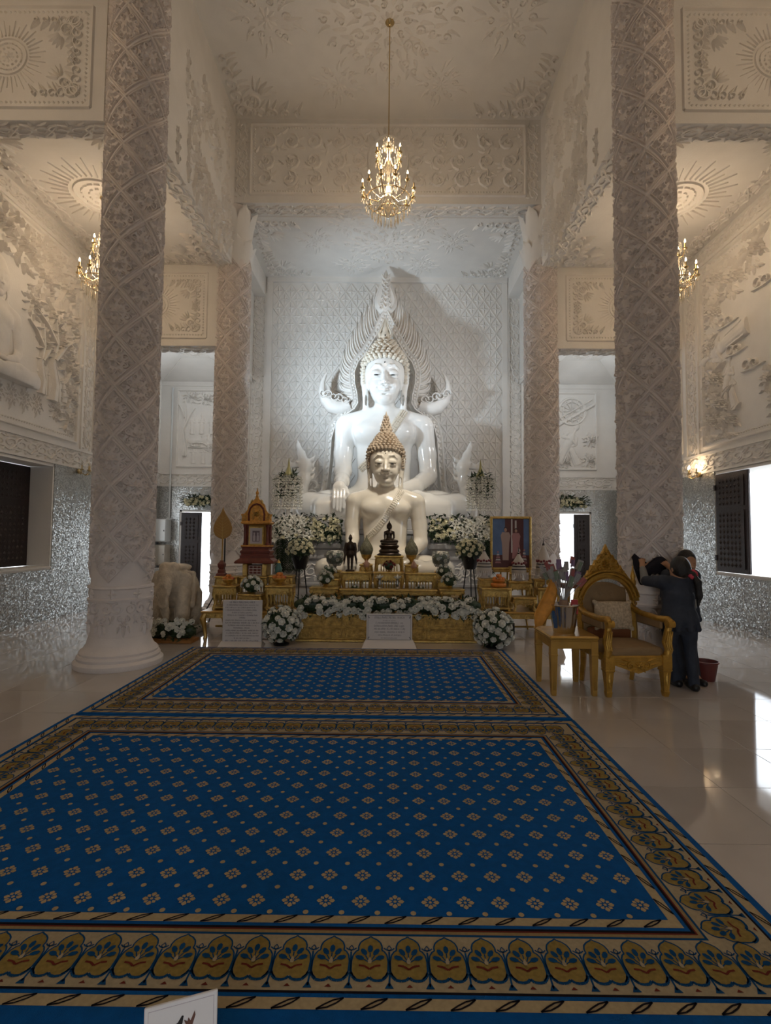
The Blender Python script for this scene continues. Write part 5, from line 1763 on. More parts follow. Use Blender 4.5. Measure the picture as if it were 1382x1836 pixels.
carved_table('small gold table behind the low table at the left end', -1.06, -0.80, 8.47, 8.72, 0.58, 0.86, False)
carved_table('small gold table behind the low table at the right end', 0.83, 1.06, 8.47, 8.72, 0.58, 0.86, False)
carved_table('gold table that carries the standing dark Buddha', -0.78, -0.26, 8.36, 8.64, 0.58, 0.99)
carved_table('gold table right of the central gold tower, mirror of the left one', 0.29, 0.81, 8.36, 8.64, 0.58, 0.98)
carved_table('narrow gold stand under the left lattice cone', -0.49, -0.26, 8.66, 8.92, 0.58, 1.10, False)
carved_table('narrow gold stand under the right lattice cone', 0.29, 0.53, 8.66, 8.92, 0.58, 1.10, False)
carved_table('gold table with little vases, front of the central tower', -0.24, 0.275, 8.36, 8.62, 0.58, 0.99, False)
carved_table('topmost gold table, under the small bronze Buddha', -0.23, 0.275, 8.64, 8.96, 0.58, 1.25, True)
# small bronze seated Buddha on a lotus throne
BRZ = mat('dark_bronze', (0.045, 0.028, 0.018), 0.35, 0.6, var=0.3, vscale=20)
sc = Clay((-1.72, -1.25, -0.02), (1.72, 0.75, 3.30), 0.04)
sc = seated_clay(0.04)
SBODY = sc.mesh('small_seated_body', BRZ, floor=0.0)
t = seated_figure('small dark bronze seated Buddha on top of the golden altar', (0.02, 8.80, 1.475), 0.105, sc, SBODY, None, BRZ, False, 0, name='bronze_buddha_statue', detail=False)
mb = MB()
mb.lathe([(2.0, -2.1), (2.05, -1.95), (1.75, -1.8), (1.55, -1.6), (1.75, -1.45), (1.6, -1.2), (1.35, -1.05), (1.55, -0.8), (1.7, -0.55), (1.5, -0.35), (1.3, -0.3), (1.45, -0.15), (1.3, 0.0)], 24)
mb.v = [(x, y * 0.62 - 0.2, z) for x, y, z in mb.v]
mb.build('lotus_throne', BRZ, t, 40)
# standing dark Buddha
c = Clay((-0.2, -0.15, -0.01), (0.2, 0.15, 0.64), 0.008)
c.box((0, 0, 0.015), (0.075, 0.06, 0.015), 0.005, 0.0)
for s in (-1, 1):
    c.chain([(s * 0.028, 0, 0.03), (s * 0.03, 0, 0.15), (s * 0.032, 0, 0.27)], [0.017, 0.021, 0.03], 0.01)
    c.chain([(s * 0.075, 0, 0.465), (s * 0.095, 0.0, 0.37), (s * 0.09, -0.01, 0.27), (s * 0.09, -0.015, 0.235)], [0.024, 0.019, 0.014, 0.013], 0.01)
    c.ell((s * 0.028, -0.02, 0.03), (0.018, 0.035, 0.012), 0.008)
c.ell((0, 0, 0.3), (0.065, 0.045, 0.06), 0.02); c.ell((0, 0, 0.42), (0.07, 0.045, 0.09), 0.02)
c.chain([(-0.07, 0.01, 0.36), (-0.1, 0.012, 0.2), (-0.105, 0.012, 0.12)], [0.02, 0.018, 0.008], 0.01); c.chain([(0.07, 0.01, 0.36), (0.1, 0.012, 0.2), (0.105, 0.012, 0.12)], [0.02, 0.018, 0.008], 0.01)
c.cap((0, 0, 0.48), (0, -0.005, 0.54), 0.022, 0.02, 0.01); c.ell((0, -0.005, 0.56), (0.033, 0.036, 0.043), 0.01); c.ell((0, 0, 0.6), (0.02, 0.02, 0.02), 0.01)
c.chain([(0, 0, 0.60), (0, 0, 0.635)], [0.01, 0.002], 0.004)
t = thing('standing_buddha_statue', 'dark standing Buddha figure left of the bronze seated one', 'statue', (-0.635, 8.5, 0.99))
ob('body', c.mesh('standing_body', BRZ), t)
# lattice cones (rice-bud offerings) on gold bowls
LATG = mat('olive_lattice', (0.19, 0.18, 0.11), 0.5, var=0.2, vscale=40)
def cone_offering(label, x, y, z, s, m=None, name='lattice_cone'):
    t = thing(name, label, 'ornament', (x, y, z)); t.scale = (s, s, s)
    mb = MB(); mb.lathe([(0.07, 0), (0.075, 0.015), (0.03, 0.04), (0.035, 0.07), (0.085, 0.12), (0.1, 0.17), (0.095, 0.175)], 16); mb.build('bowl', GOLDB, t, 40)
    prof = [(0.09, 0.17), (0.118, 0.23), (0.12, 0.27), (0.1, 0.33), (0.065, 0.39), (0.035, 0.43), (0.015, 0.47), (0.004, 0.53)]
    mb = MB(); mb.lathe(prof, 16)
    for d in (-1, 1):
        for k in range(10):
            pts = []
            for i in range(9):
                u = i / 8 * (len(prof) - 2); j = int(u); f = u - j
                R = prof[j][0] * (1 - f) + prof[min(j + 1, 7)][0] * f; Z = prof[j][1] * (1 - f) + prof[min(j + 1, 7)][1] * f
                a = 2 * PI * k / 10 + d * i * 0.22
                pts.append((R * 1.02 * math.cos(a), R * 1.02 * math.sin(a), Z))
            mb.tube(pts, 0.0045, 4)
    mb.build('lattice_bud', m or LATG, t, 50)
    return t
cone_offering('olive lattice cone on a gold bowl left of the bronze Buddha', -0.375, 8.79, 1.10, 0.95)
cone_offering('olive lattice cone on a gold bowl right of the bronze Buddha', 0.41, 8.79, 1.10, 0.95)
PKG = mat('rosy_glass', (0.45, 0.26, 0.18), 0.3)
cone_offering('small rosy bud offering left of the central gold tower', -0.36, 8.5, 0.99, 0.42, PKG, 'bud_offering')
cone_offering('small rosy bud offering right of the central gold tower', 0.44, 8.5, 0.98, 0.42, PKG, 'bud_offering')
# posies of white flowers in little vases
def posy(label, x, y, z, R, n, vm=None, h=None, me=None, sz=None):
    h = h or R * 1.1
    vm = vm or GOLDB
    def st(t):
        mb = MB(); mb.lathe([(R * 0.35, -h), (R * 0.4, -h + 0.01), (R * 0.2, -h * 0.8), (R * 0.5, -h * 0.45), (R * 0.45, -h * 0.2)], 12); mb.build('vase', vm, t, 40)
    return ball(label, (x, y, z + h), R, n, sz or R * 0.36, me or ROSEM, -0.3, 0.85, st, 40, name='flower_posy')
posy('posy of white flowers on the left low gold table, front one', -1.02, 8.25, 0.75, 0.125, 12)
posy('posy of white flowers on the small gold table behind, left end', -1.0, 8.58, 0.86, 0.11, 11)
posy('posy of white flowers on the right low gold table', 1.02, 8.25, 0.74, 0.12, 12)
posy('posy of white flowers on the small gold table behind, right end', 0.96, 8.58, 0.86, 0.12, 12)
posy('tiny posy of white flowers inside the left gold table', -0.55, 8.42, 0.635, 0.07, 8)
posy('tiny posy of white flowers inside the right gold table', 0.55, 8.42, 0.635, 0.07, 8)
SILV = mat('silver_vase', (0.5, 0.5, 0.5), 0.25, 0.9)
for x, lab in ((-0.13, 'left'), (0.16, 'right')):
    t = thing('silver_vase', 'small silver vase on the bench below the gold tower, %s one' % lab, 'vase', (x, 8.21, 0.73))
    mb = MB(); mb.lathe([(0.025, 0), (0.03, 0.01), (0.015, 0.03), (0.03, 0.09), (0.018, 0.14), (0.028, 0.17)], 12); mb.build('vase_body', SILV, t, 40)
    mb = MB()
    for k in range(26): leafy(mb, (0, 0, 0.16), (rnd(-1, 1), rnd(-1, 1), rnd(0.4, 1.2)), 0.09, 0.03)
    stuff(mb.build('sprigs', ROSE, t))
posy('posy of red and cream flowers in front of the topmost gold table', 0.02, 8.5, 0.99, 0.09, 12, me=rose_mesh('red_rose', mat('red_petal', (0.20, 0.03, 0.025), 0.6)))
# a glass bowl with white flowers at each knee of the cream statue
GLS = mat('clear_glass', (0.9, 0.92, 0.92), 0.05, trans=0.9)
for x, lab in ((-0.93, 'left'), (0.93, 'right')):
    t = posy('white flowers in a glass goblet by the %s knee of the cream statue' % lab, x, 8.86, 0.99, 0.12, 12, GLS, 0.2)
    mb = MB(); mb.lathe([(0.10, -0.13), (0.15, -0.05), (0.16, 0.06), (0.13, 0.14)], 20, caps=False); mb.build('glass_bowl', GLS, t, 60)

# ================================================================ left gold altar set with the red shrine
def bench(label, x0, x1, y0, y1, z0, z1, name='altar_bench'):
    """long low table on curved feet"""
    cx, cy = (x0 + x1) / 2, (y0 + y1) / 2
    w, d = (x1 - x0) / 2, (y1 - y0) / 2
    t = thing(name, label, 'table', (cx, cy, 0))
    mb = MB(); mb.bbox(-w, w, -d, d, z1 - 0.035, z1, 0.01); mb.build('tabletop', GOLDP, t)
    r = Relief(0.012)
    n = int(2 * w / 0.11)
    r.mb.box(-w + 0.02, w - 0.02, 0, z1 - z0 - 0.035, -0.02, 0.0)
    for k in range(n):
        r.scroll(-w + 0.06 + (2 * w - 0.12) * (k + 0.5) / n, (z1 - z0 - 0.035) / 2, 0.032, PI * (k % 2), 1.2, 1 if k % 2 else -1, 0.014, 9)
    ob('apron', r.mesh('apron', GOLDB), t, frame((0, -d + 0.03, z0), DX, UPZ))
    for sx in (-1, 1):
        mb = MB(); mb.box(min(sx * (w - .05), sx * (w - .03)), max(sx * (w - .05), sx * (w - .03)), -d + .03, d - .03, z0, z1 - 0.035); mb.build('apron', GOLDP, t)
        for sy in (-1, 1):
            X, Y = sx * (w - 0.055), sy * (d - 0.055)
            mb = MB(); mb.tube([(X, Y, z1 - 0.04), (X + sx * 0.025, Y + sy * 0.02, z0 - 0.01), (X + sx * 0.005, Y, z0 * 0.55), (X - sx * 0.012, Y, 0.05), (X - sx * 0.012, Y, 0.001)], [0.045, 0.05, 0.032, 0.026, 0.036], 8); mb.build('leg', GOLDP, t, 40)
    mb = MB(); mb.bbox(-w + 0.07, w - 0.07, -0.015, 0.015, 0.09, 0.12, 0.005); mb.build('stretcher', GOLDP, t)
    return t
bench('long low gold bench with curved legs behind the left white sign', -2.86, -1.40, 7.72, 8.72, 0.31, 0.415)
carved_table('gold table at the left front of the left altar set', -2.74, -2.36, 7.86, 8.16, 0.415, 0.79)
carved_table('tall gold table at the left back of the left altar set', -2.82, -2.44, 8.18, 8.46, 0.415, 0.91)
carved_table('low gold table in the front middle of the left altar set', -2.33, -1.95, 7.80, 8.14, 0.415, 0.67, False)
carved_table('tall gold table under the red shrine', -2.42, -1.96, 8.18, 8.68, 0.415, 0.91)
carved_table('gold table at the right front of the left altar set', -1.92, -1.48, 7.86, 8.16, 0.415, 0.80)
carved_table('tall gold table at the right back of the left altar set', -1.94, -1.54, 8.18, 8.46, 0.415, 0.93)
REDL = mat('red_lacquer', (0.15, 0.030, 0.018), 0.4, var=0.2, vscale=12)
ORN = mat('orange_gilt', (0.62, 0.30, 0.06), 0.4, 0.5, var=0.3, vscale=20, bump=0.3, bscale=90)
t = thing('shrine', 'red and gold shrine with gabled top holding a small framed print', 'shrine', (-2.19, 8.43, 0.912))
for x0, x1 in ((-0.2, -0.12), (0.12, 0.2)):
    mb = MB(); mb.bbox(x0, x1, -0.16, 0.16, 0.0, 0.2, 0.01); mb.build('foot_block', GOLDB, t)
mb = MB(); mb.bbox(-0.12, 0.12, -0.12, 0.14, 0.02, 0.18); mb.build('inner_box', REDL, t)
r = Relief(0.01)
for i in range(4):
    r.ridge([(-0.1 + 0.066 * i, 0.03), (-0.1 + 0.066 * i, 0.17)], 0.012, taper=False); r.ridge([(-0.1, 0.03 + 0.045 * i), (0.1, 0.03 + 0.045 * i)], 0.012, taper=False)
ob('grille', r.mesh('grille', WHITE), t, frame((0, -0.121, 0), DX, UPZ))
mb = MB(); mb.sq([(0.315, 0.205), (0.33, 0.22), (0.31, 0.25), (0.25, 0.29), (0.245, 0.30)], asp=0.62); mb.build('skirt_roof', REDL, t)
mb = MB(); mb.sq([(0.25, 0.30), (0.25, 0.33), (0.23, 0.34), (0.23, 0.37), (0.245, 0.38), (0.245, 0.41), (0.22, 0.43), (0.22, 0.46), (0.235, 0.47), (0.235, 0.485)], asp=0.62); mb.build('stepped_plinth', REDL, t)
mb = MB(); mb.sq([(0.238, 0.485), (0.238, 0.505)], asp=0.62); mb.build('plinth_edge', ORN, t)
for sx in (-1, 1):
    mb = MB(); mb.lathe([(0.035, 0.505), (0.035, 0.53), (0.024, 0.55), (0.024, 0.80), (0.034, 0.82), (0.034, 0.85)], 8, (sx * 0.185, -0.09, 0)); mb.build('pillar', REDL, t, 40)
    mb = MB(); mb.lathe([(0.03, 0.505), (0.03, 0.85)], 8, (sx * 0.185, 0.09, 0)); mb.build('pillar', REDL, t, 40)
mb = MB(); mb.bbox(-0.17, 0.17, 0.06, 0.1, 0.505, 0.85); mb.build('back_panel', GOLDP, t)
mb = MB(); mb.sq([(0.21, 0.85), (0.24, 0.865), (0.245, 0.885), (0.225, 0.90)], asp=0.62); mb.build('cornice', ORN, t)
gable = [(-0.25, 0.90), (-0.24, 0.97), (-0.26, 1.02), (-0.20, 1.03), (-0.155, 1.09), (-0.13, 1.18), (-0.07, 1.24), (-0.03, 1.28), (0.0, 1.38), (0.03, 1.28), (0.07, 1.24), (0.13, 1.18), (0.155, 1.09), (0.20, 1.03), (0.26, 1.02), (0.24, 0.97), (0.25, 0.90)]
mb = MB(); mb.prism(gable, 0.05, (0, -0.05, 0), DX, UPZ); mb.build('gable', ORN, t)
r = Relief(0.02)
arch = [(-0.125, 0.91), (-0.13, 1.02), (-0.11, 1.11), (-0.06, 1.17), (0, 1.19), (0.06, 1.17), (0.11, 1.11), (0.13, 1.02), (0.125, 0.91)]
r.ridge(arch, 0.035, taper=False)
ob('gable_arch', r.mesh('gable_arch', REDL), t, frame((0, -0.10, 0), DX, UPZ))
r = Relief(0.018)
r.flower(0, 1.02, 0.05, 8)
for s in (-1, 1):
    for q in range(3): r.scroll(s * 0.06, 0.95 + 0.06 * q, 0.028, PI / 2, 1.2, s, 0.012, 9)
    for q in range(3): r.scroll(s * (0.19 + 0.01 * q), 0.93 + 0.04 * q, 0.024, 0, 1.2, s, 0.012, 9)
    r.leaf(s * 0.1, 1.2, PI / 2 + s * 0.4, 0.08, 0.04)
ob('gable_carving', r.mesh('gable_carving', GOLDB), t, frame((0, -0.10, 0), DX, UPZ))
mb = MB(); mb.lathe([(0.02, 1.35), (0.03, 1.38), (0.012, 1.41), (0.004, 1.46)], 8, (0, -0.075, 0)); mb.build('finial', ORN, t, 40)
def print_panel(mb, x0, x1, z0, z1, y, mi=None): mb.add([(x0, y, z0), (x1, y, z0), (x1, y, z1), (x0, y, z1)], [(0, 1, 2, 3)], mi)
PRT = mat('faded_print', (0.50, 0.44, 0.46), 0.5)
PR2 = mat('print_ink', (0.17, 0.13, 0.15), 0.5)
t = thing('framed_print', 'small framed pale print inside the red shrine', 'picture', (-2.19, 8.33, 1.418))
mb = MB(); mb.bbox(-0.125, 0.125, 0.0, 0.02, 0.0, 0.31, 0.006); mb.build('frame', GOLDB, t)
mb = MB(); mb.box(-0.10, 0.10, -0.004, 0.0, 0.025, 0.285, 0); mb.add([(-0.06, -0.005, 0.06), (0.06, -0.005, 0.06), (0.06, -0.005, 0.24), (-0.06, -0.005, 0.24)], [(0, 1, 2, 3)], 1)
for x in (-0.03, 0.03):
    mb.add([(x + px_, -0.006, pz) for px_, pz in ((-0.02, 0.07), (0.02, 0.07), (0.02, 0.15), (0.01, 0.17), (0.014, 0.2), (0, 0.215), (-0.014, 0.2), (-0.01, 0.17), (-0.02, 0.15))], [tuple(range(9))], 0)
mb.build('print_sheet', [PRT, PR2], t)

# golden leaf-shaped fan on its stand
t = thing('ceremonial_fan', 'golden leaf-shaped ceremonial fan on a red stand before the far left column', 'fan', (-2.745, 8.32, 0.912))
mb = MB(); mb.sq([(0.07, 0), (0.07, 0.03), (0.05, 0.05), (0.05, 0.09), (0.035, 0.11), (0.05, 0.15), (0.055, 0.19), (0.03, 0.23), (0.02, 0.25)]); mb.build('stand', REDL, t)
mb = MB(); mb.tube([(0, 0, 0.24), (0.005, 0, 0.62)], 0.011, 8); mb.build('pole', GOLDP, t, 60)
FAN = mat('woven_gold_cloth', (0.42, 0.24, 0.07), 0.55, 0.2, bump=0.3, bscale=120)
prof = [(0.0, 0.60), (0.06, 0.62), (0.12, 0.66), (0.152, 0.73), (0.155, 0.80), (0.13, 0.88), (0.085, 0.96), (0.045, 1.02), (0.022, 1.07), (0.0, 1.14)]
poly_ = prof + [(-a, b) for a, b in prof[-2:0:-1]]
mb = MB(); mb.prism(poly_, 0.02, (0, 0.01, 0), DX, UPZ, bev=0.05, cen=(0, 0.8)); mb.build('fan_leaf', FAN, t)
r = Relief(0.006)
r.ridge([(0, 0.61), (0, 1.1)], 0.014)
for k in range(7):
    z = 0.64 + 0.05 * k
    for s in (-1, 1): r.ridge([(0, z), (s * 0.05, z + 0.025), (s * (0.11 - 0.006 * abs(k - 2) ** 1.6), z + 0.06)], 0.006)
ob('fan_ribs', r.mesh('fan_ribs', GOLDB), t, frame((0, -0.011, 0), DX, UPZ))
# baskets of orange offerings
ORNG = mat('orange_fruit', (0.62, 0.20, 0.03), 0.5, var=0.2, vscale=20)
REDF = mat('red_fruit', (0.4, 0.04, 0.03), 0.4)
def basket(label, x, y, z, s=1.0, cloth=False):
    t = thing('offering_basket', label, 'basket', (x, y, z)); t.scale = (s, s, s)
    mb = MB(); mb.lathe([(0.05, 0), (0.055, 0.01), (0.03, 0.03), (0.09, 0.06), (0.11, 0.10), (0.105, 0.11)], 16); mb.build('bowl', GOLDB if not cloth else ORNG, t, 40)
    for k in range(9):
        a = k * 2.4; R = 0.075 if k < 6 else 0.025
        mb = MB(); mb.ell((R * math.cos(a), R * math.sin(a), 0.12 + (0.0 if k < 6 else 0.05)), (0.035, 0.035, 0.033), 10, 7); mb.build('fruit', ORNG if k % 3 else REDF, t, 60)
    if cloth:
        r_ = MB(); r_.lathe([(0.11, 0.05), (0.13, 0.03), (0.125, -0.0), (0.10, -0.02)], 20, fl=10, fd=0.06, caps=False); r_.build('cloth_skirt', ORNG, t, 60)
    return t
basket('gold bowl of orange and red fruit on the left end of the left altar set', -2.53, 8.0, 0.79, 0.85)
basket('orange offering basket on the right end of the left altar set', -1.72, 8.0, 0.80, 1.0)
posy('posy of white flowers in front of the red shrine', -2.14, 7.95, 0.67, 0.15, 20, h=0.13)
TEAL = mat('teal_glaze', (0.06, 0.16, 0.15), 0.3)
t = thing('teal_vase', 'small teal jar standing right of the red shrine', 'vase', (-1.80, 8.30, 0.932))
mb = MB(); mb.lathe([(0.03, 0), (0.055, 0.05), (0.06, 0.11), (0.035, 0.17), (0.04, 0.2)], 14); mb.build('jar_body', TEAL, t, 40)
mb = MB(); mb.lathe([(0.04, 0.2), (0.02, 0.225), (0.008, 0.25)], 10); mb.build('lid', GOLDB, t, 40)

# ================================================================ right altar set with the framed portrait
bench('long low gold bench with curved legs below the framed double portrait', 1.46, 2.80, 7.98, 8.90, 0.30, 0.41)
carved_table('gold table at the left front of the right altar set', 1.50, 1.98, 8.06, 8.34, 0.41, 0.775)
carved_table('tall gold table at the left back of the right altar set', 1.52, 1.98, 8.36, 8.62, 0.41, 0.90)
carved_table('low gold table in the front middle of the right altar set', 2.0, 2.38, 8.04, 8.34, 0.41, 0.635, False)
carved_table('gold table behind the low middle one of the right altar set', 2.0, 2.40, 8.36, 8.62, 0.41, 0.86, False)
carved_table('gold table at the right front of the right altar set', 2.40, 2.76, 8.06, 8.34, 0.41, 0.78)
carved_table('tall gold table at the right back of the right altar set', 2.42, 2.78, 8.36, 8.62, 0.41, 0.90)
SKYP = mat('print_blue', (0.10, 0.17, 0.33), 0.4, var=0.2, vscale=5)
CURT = mat('print_maroon', (0.10, 0.025, 0.025), 0.4)
SUIT = mat('print_cream_suit', (0.42, 0.30, 0.26), 0.4)
PINK = mat('print_pink_dress', (0.42, 0.20, 0.20), 0.4)
SKINP = mat('print_skin', (0.45, 0.27, 0.20), 0.4)
DARKP = mat('print_dark', (0.03, 0.02, 0.025), 0.4)
WHP = mat('print_white', (0.55, 0.52, 0.50), 0.4)
t = thing('framed_portrait', 'gold-framed double portrait of a couple in cream and pink dress', 'picture', (2.13, 8.74, 1.02), -0.03)
W2, H2 = 0.355, 0.93
for nm, bx in (('frame_bar', (-W2, -W2 + 0.04, -0.03, 0.02, 0, H2)), ('frame_bar', (W2 - 0.04, W2, -0.03, 0.02, 0, H2)), ('frame_bar', (-W2 + 0.04, W2 - 0.04, -0.03, 0.02, 0, 0.045)), ('frame_bar', (-W2 + 0.04, W2 - 0.04, -0.03, 0.02, H2 - 0.045, H2))):
    mb = MB(); mb.bbox(*bx, 0.012); mb.build(nm, GOLDB, t)
mb = MB(); mb.box(-W2 + 0.03, W2 - 0.03, 0.0, 0.012, 0.03, H2 - 0.03); mb.build('backing', DKW, t)
mb = MB()
PM = [SKYP, CURT, SUIT, PINK, SKINP, DARKP, WHP]
def pp(pts, mi, l): mb.add([(x, -0.002 - 0.0004 * l, z) for x, z in pts], [tuple(range(len(pts)))], mi)
pp([(-.32, .04), (.32, .04), (.32, .89), (-.32, .89)], 0, 0)
pp([(-.10, .25), (.22, .25), (.22, .89), (-.10, .89)], 1, 1)
pp([(-.32, .04), (.32, .04), (.32, .26), (-.32, .26)], 1, 1)
pp([(.005, .3), (.03, .3), (.03, .89), (.005, .89)], 6, 2)
pp([(.07, .72), (.10, .72), (.10, .86), (.07, .86)], 6, 2)
def figure(x, mi, z0, z1, w, skirt):
    h = z1 - z0
    pp([(x - w * (0.9 if skirt else .6), z0), (x + w * (0.9 if skirt else .6), z0), (x + w * .75, z0 + h * .5), (x + w, z0 + h * .72), (x + w * .7, z0 + h * .82), (x - w * .7, z0 + h * .82), (x - w, z0 + h * .72), (x - w * .75, z0 + h * .5)], mi, 3)
    pp([(x + (w * .38) * math.cos(q * PI / 4), z0 + h * .91 + w * .5 * math.sin(q * PI / 4)) for q in range(8)], 5, 4)
    pp([(x + (w * .3) * math.cos(q * PI / 4), z0 + h * .89 + w * .42 * math.sin(q * PI / 4)) for q in range(8)], 4, 5)
figure(-.09, 2, .17, .76, .085, False)
figure(.09, 3, .20, .74, .075, True)
for x, z0, h in ((.14, .12, .34), (.23, .12, .26), (-.22, .12, .22)):
    for k in range(5):
        w = .055 * (1 - k / 5.5); z = z0 + h * k / 5
        pp([(x - w, z), (x + w, z), (x + w * .7, z + h * .13), (x - w * .7, z + h * .13)], 6 if k % 2 else 3, 6)
mb.build('portrait_print', PM, t)
t = thing('picture_easel', 'gold easel behind the framed double portrait', 'easel', (2.13, 8.80, 0))
for a, b in (((-0.3, -0.02, 0), (-0.06, 0.0, 1.7)), ((0.3, -0.02, 0), (0.06, 0.0, 1.7)), ((0, 0.38, 0), (0, 0.02, 1.7))):
    mb = MB(); mb.tube([a, b], 0.016, 6); mb.build('leg', GOLDP, t, 60)
mb = MB(); mb.bbox(-0.3, 0.3, -0.11, 0.02, 0.985, 1.018, 0.006); mb.build('picture_ledge', GOLDP, t)
# tiered cone offerings with red garlands
PHW = mat('offering_white', (0.52, 0.47, 0.42), 0.6)
PHR = mat('garland_red', (0.18, 0.025, 0.035), 0.6)
def tier_cone(label, x, y, z, H, dark_stripes=True):
    t = thing('tiered_cone_offering', label, 'ornament', (x, y, z))
    mb = MB(); mb.lathe([(0.07, 0), (0.08, 0.01), (0.05, 0.04), (0.05, 0.08), (0.11, 0.12)], 16); mb.build('stand', WHITE, t, 40)
    q = H - 0.12
    mb = MB(); mb.lathe([(0.125, 0.10), (0.13, 0.12), (0.125, 0.18), (0.118, 0.185), (0.118, 0.23), (0.10, 0.24), (0.105, 0.30), (0.07, 0.12 + q * .62), (0.035, 0.12 + q * .78), (0.015, 0.12 + q * .9), (0.003, H)], 18); mb.build('cone', PHW, t, 40)
    for zz, rr in ((0.185, 0.125), (0.235, 0.112)):
        mb = MB(); mb.lathe([(rr, zz), (rr + 0.004, zz + 0.004), (rr + 0.004, zz + 0.012), (rr, zz + 0.016)], 18, caps=False); mb.build('dark_band', BLACK, t, 40)
    mb = MB()
    for k in range(14):
        a = 2 * PI * k / 14; mb.ell((0.105 * math.cos(a), 0.105 * math.sin(a), 0.30 - 0.012 * (k % 2)), (0.022, 0.022, 0.02), 7, 5)
    stuff(mb.build('red_garland', PHR, t, 60))
    mb = MB()
    for k in range(24):
        a = 2 * PI * k / 24; x0, y0 = 0.128 * math.cos(a), 0.128 * math.sin(a)
        mb.box(x0 - 0.006, x0 + 0.006, y0 - 0.006, y0 + 0.006, 0.05, 0.13)
    stuff(mb.build('fringe', WHITE, t))
    mb = MB(); mb.lathe([(0.02, H - 0.08), (0.022, H - 0.05), (0.008, H - 0.02), (0.003, H + 0.06)], 8); mb.build('finial', DKW, t, 40)
    return t
tier_cone('white tiered cone with red garland left of the framed portrait', 1.62, 8.49, 0.90, 0.50)
tier_cone('white tiered cone with dark bands in front of the framed portrait', 2.20, 8.49, 0.86, 0.50)
tier_cone('white tiered cone with red garland right of the framed portrait', 2.62, 8.49, 0.90, 0.62)
basket('orange cloth basket in front of the framed portrait', 1.80, 8.2, 0.80, 0.95, True)
def candle(label, x, y, z, h):
    t = thing('candlestick', label, 'candlestick', (x, y, z))
    mb = MB(); mb.lathe([(0.032, 0), (0.034, 0.015), (0.02, 0.03), (0.02, h * 0.45), (0.028, h * 0.5), (0.018, h * 0.55), (0.02, h * 0.9), (0.034, h * 0.95), (0.034, h)], 12); mb.build('stem', GOLDB, t, 40)
candle('short gold candlestick at the left of the middle table', 2.04, 8.40, 0.862, 0.24)
candle('short gold candlestick at the right of the middle table', 2.365, 8.40, 0.862, 0.22)
SPH = mat('clear_bowl', (0.5, 0.5, 0.52), 0.1, trans=0.3)
t = thing('silver_bowl', 'pale round bowl on a foot at the right of the right altar set', 'bowl', (2.56, 8.2, 0.782))
mb = MB(); mb.lathe([(0.05, 0), (0.055, 0.01), (0.015, 0.05), (0.015, 0.14)], 12); mb.build('foot', SILV, t, 40)
mb = MB(); mb.ell((0, 0, 0.22), (0.095, 0.095, 0.095), 16, 10); mb.build('globe', SPH, t, 60)
mb = MB()
stuff(mb.build('garland', PHR, t, 60))
BLKB = thing('black_box', 'black equipment box on the floor under the right gold bench', 'box', (1.93, 8.25, 0))
mb = MB(); mb.bbox(-0.12, 0.12, -0.1, 0.1, 0.02, 0.22, 0.015); mb.build('box_body', BLACK, BLKB)
mb = MB(); mb.tube([(-0.06, 0, 0.22), (-0.06, 0, 0.25), (0.06, 0, 0.25), (0.06, 0, 0.22)], 0.01, 6); mb.build('handle', BLACK, BLKB, 60)
for x in (-0.09, 0.09):
    mb = MB(); mb.lathe([(0.02, 0), (0.022, 0.02)], 8, (x, -0.06, 0)); mb.build('foot', BLACK, BLKB)

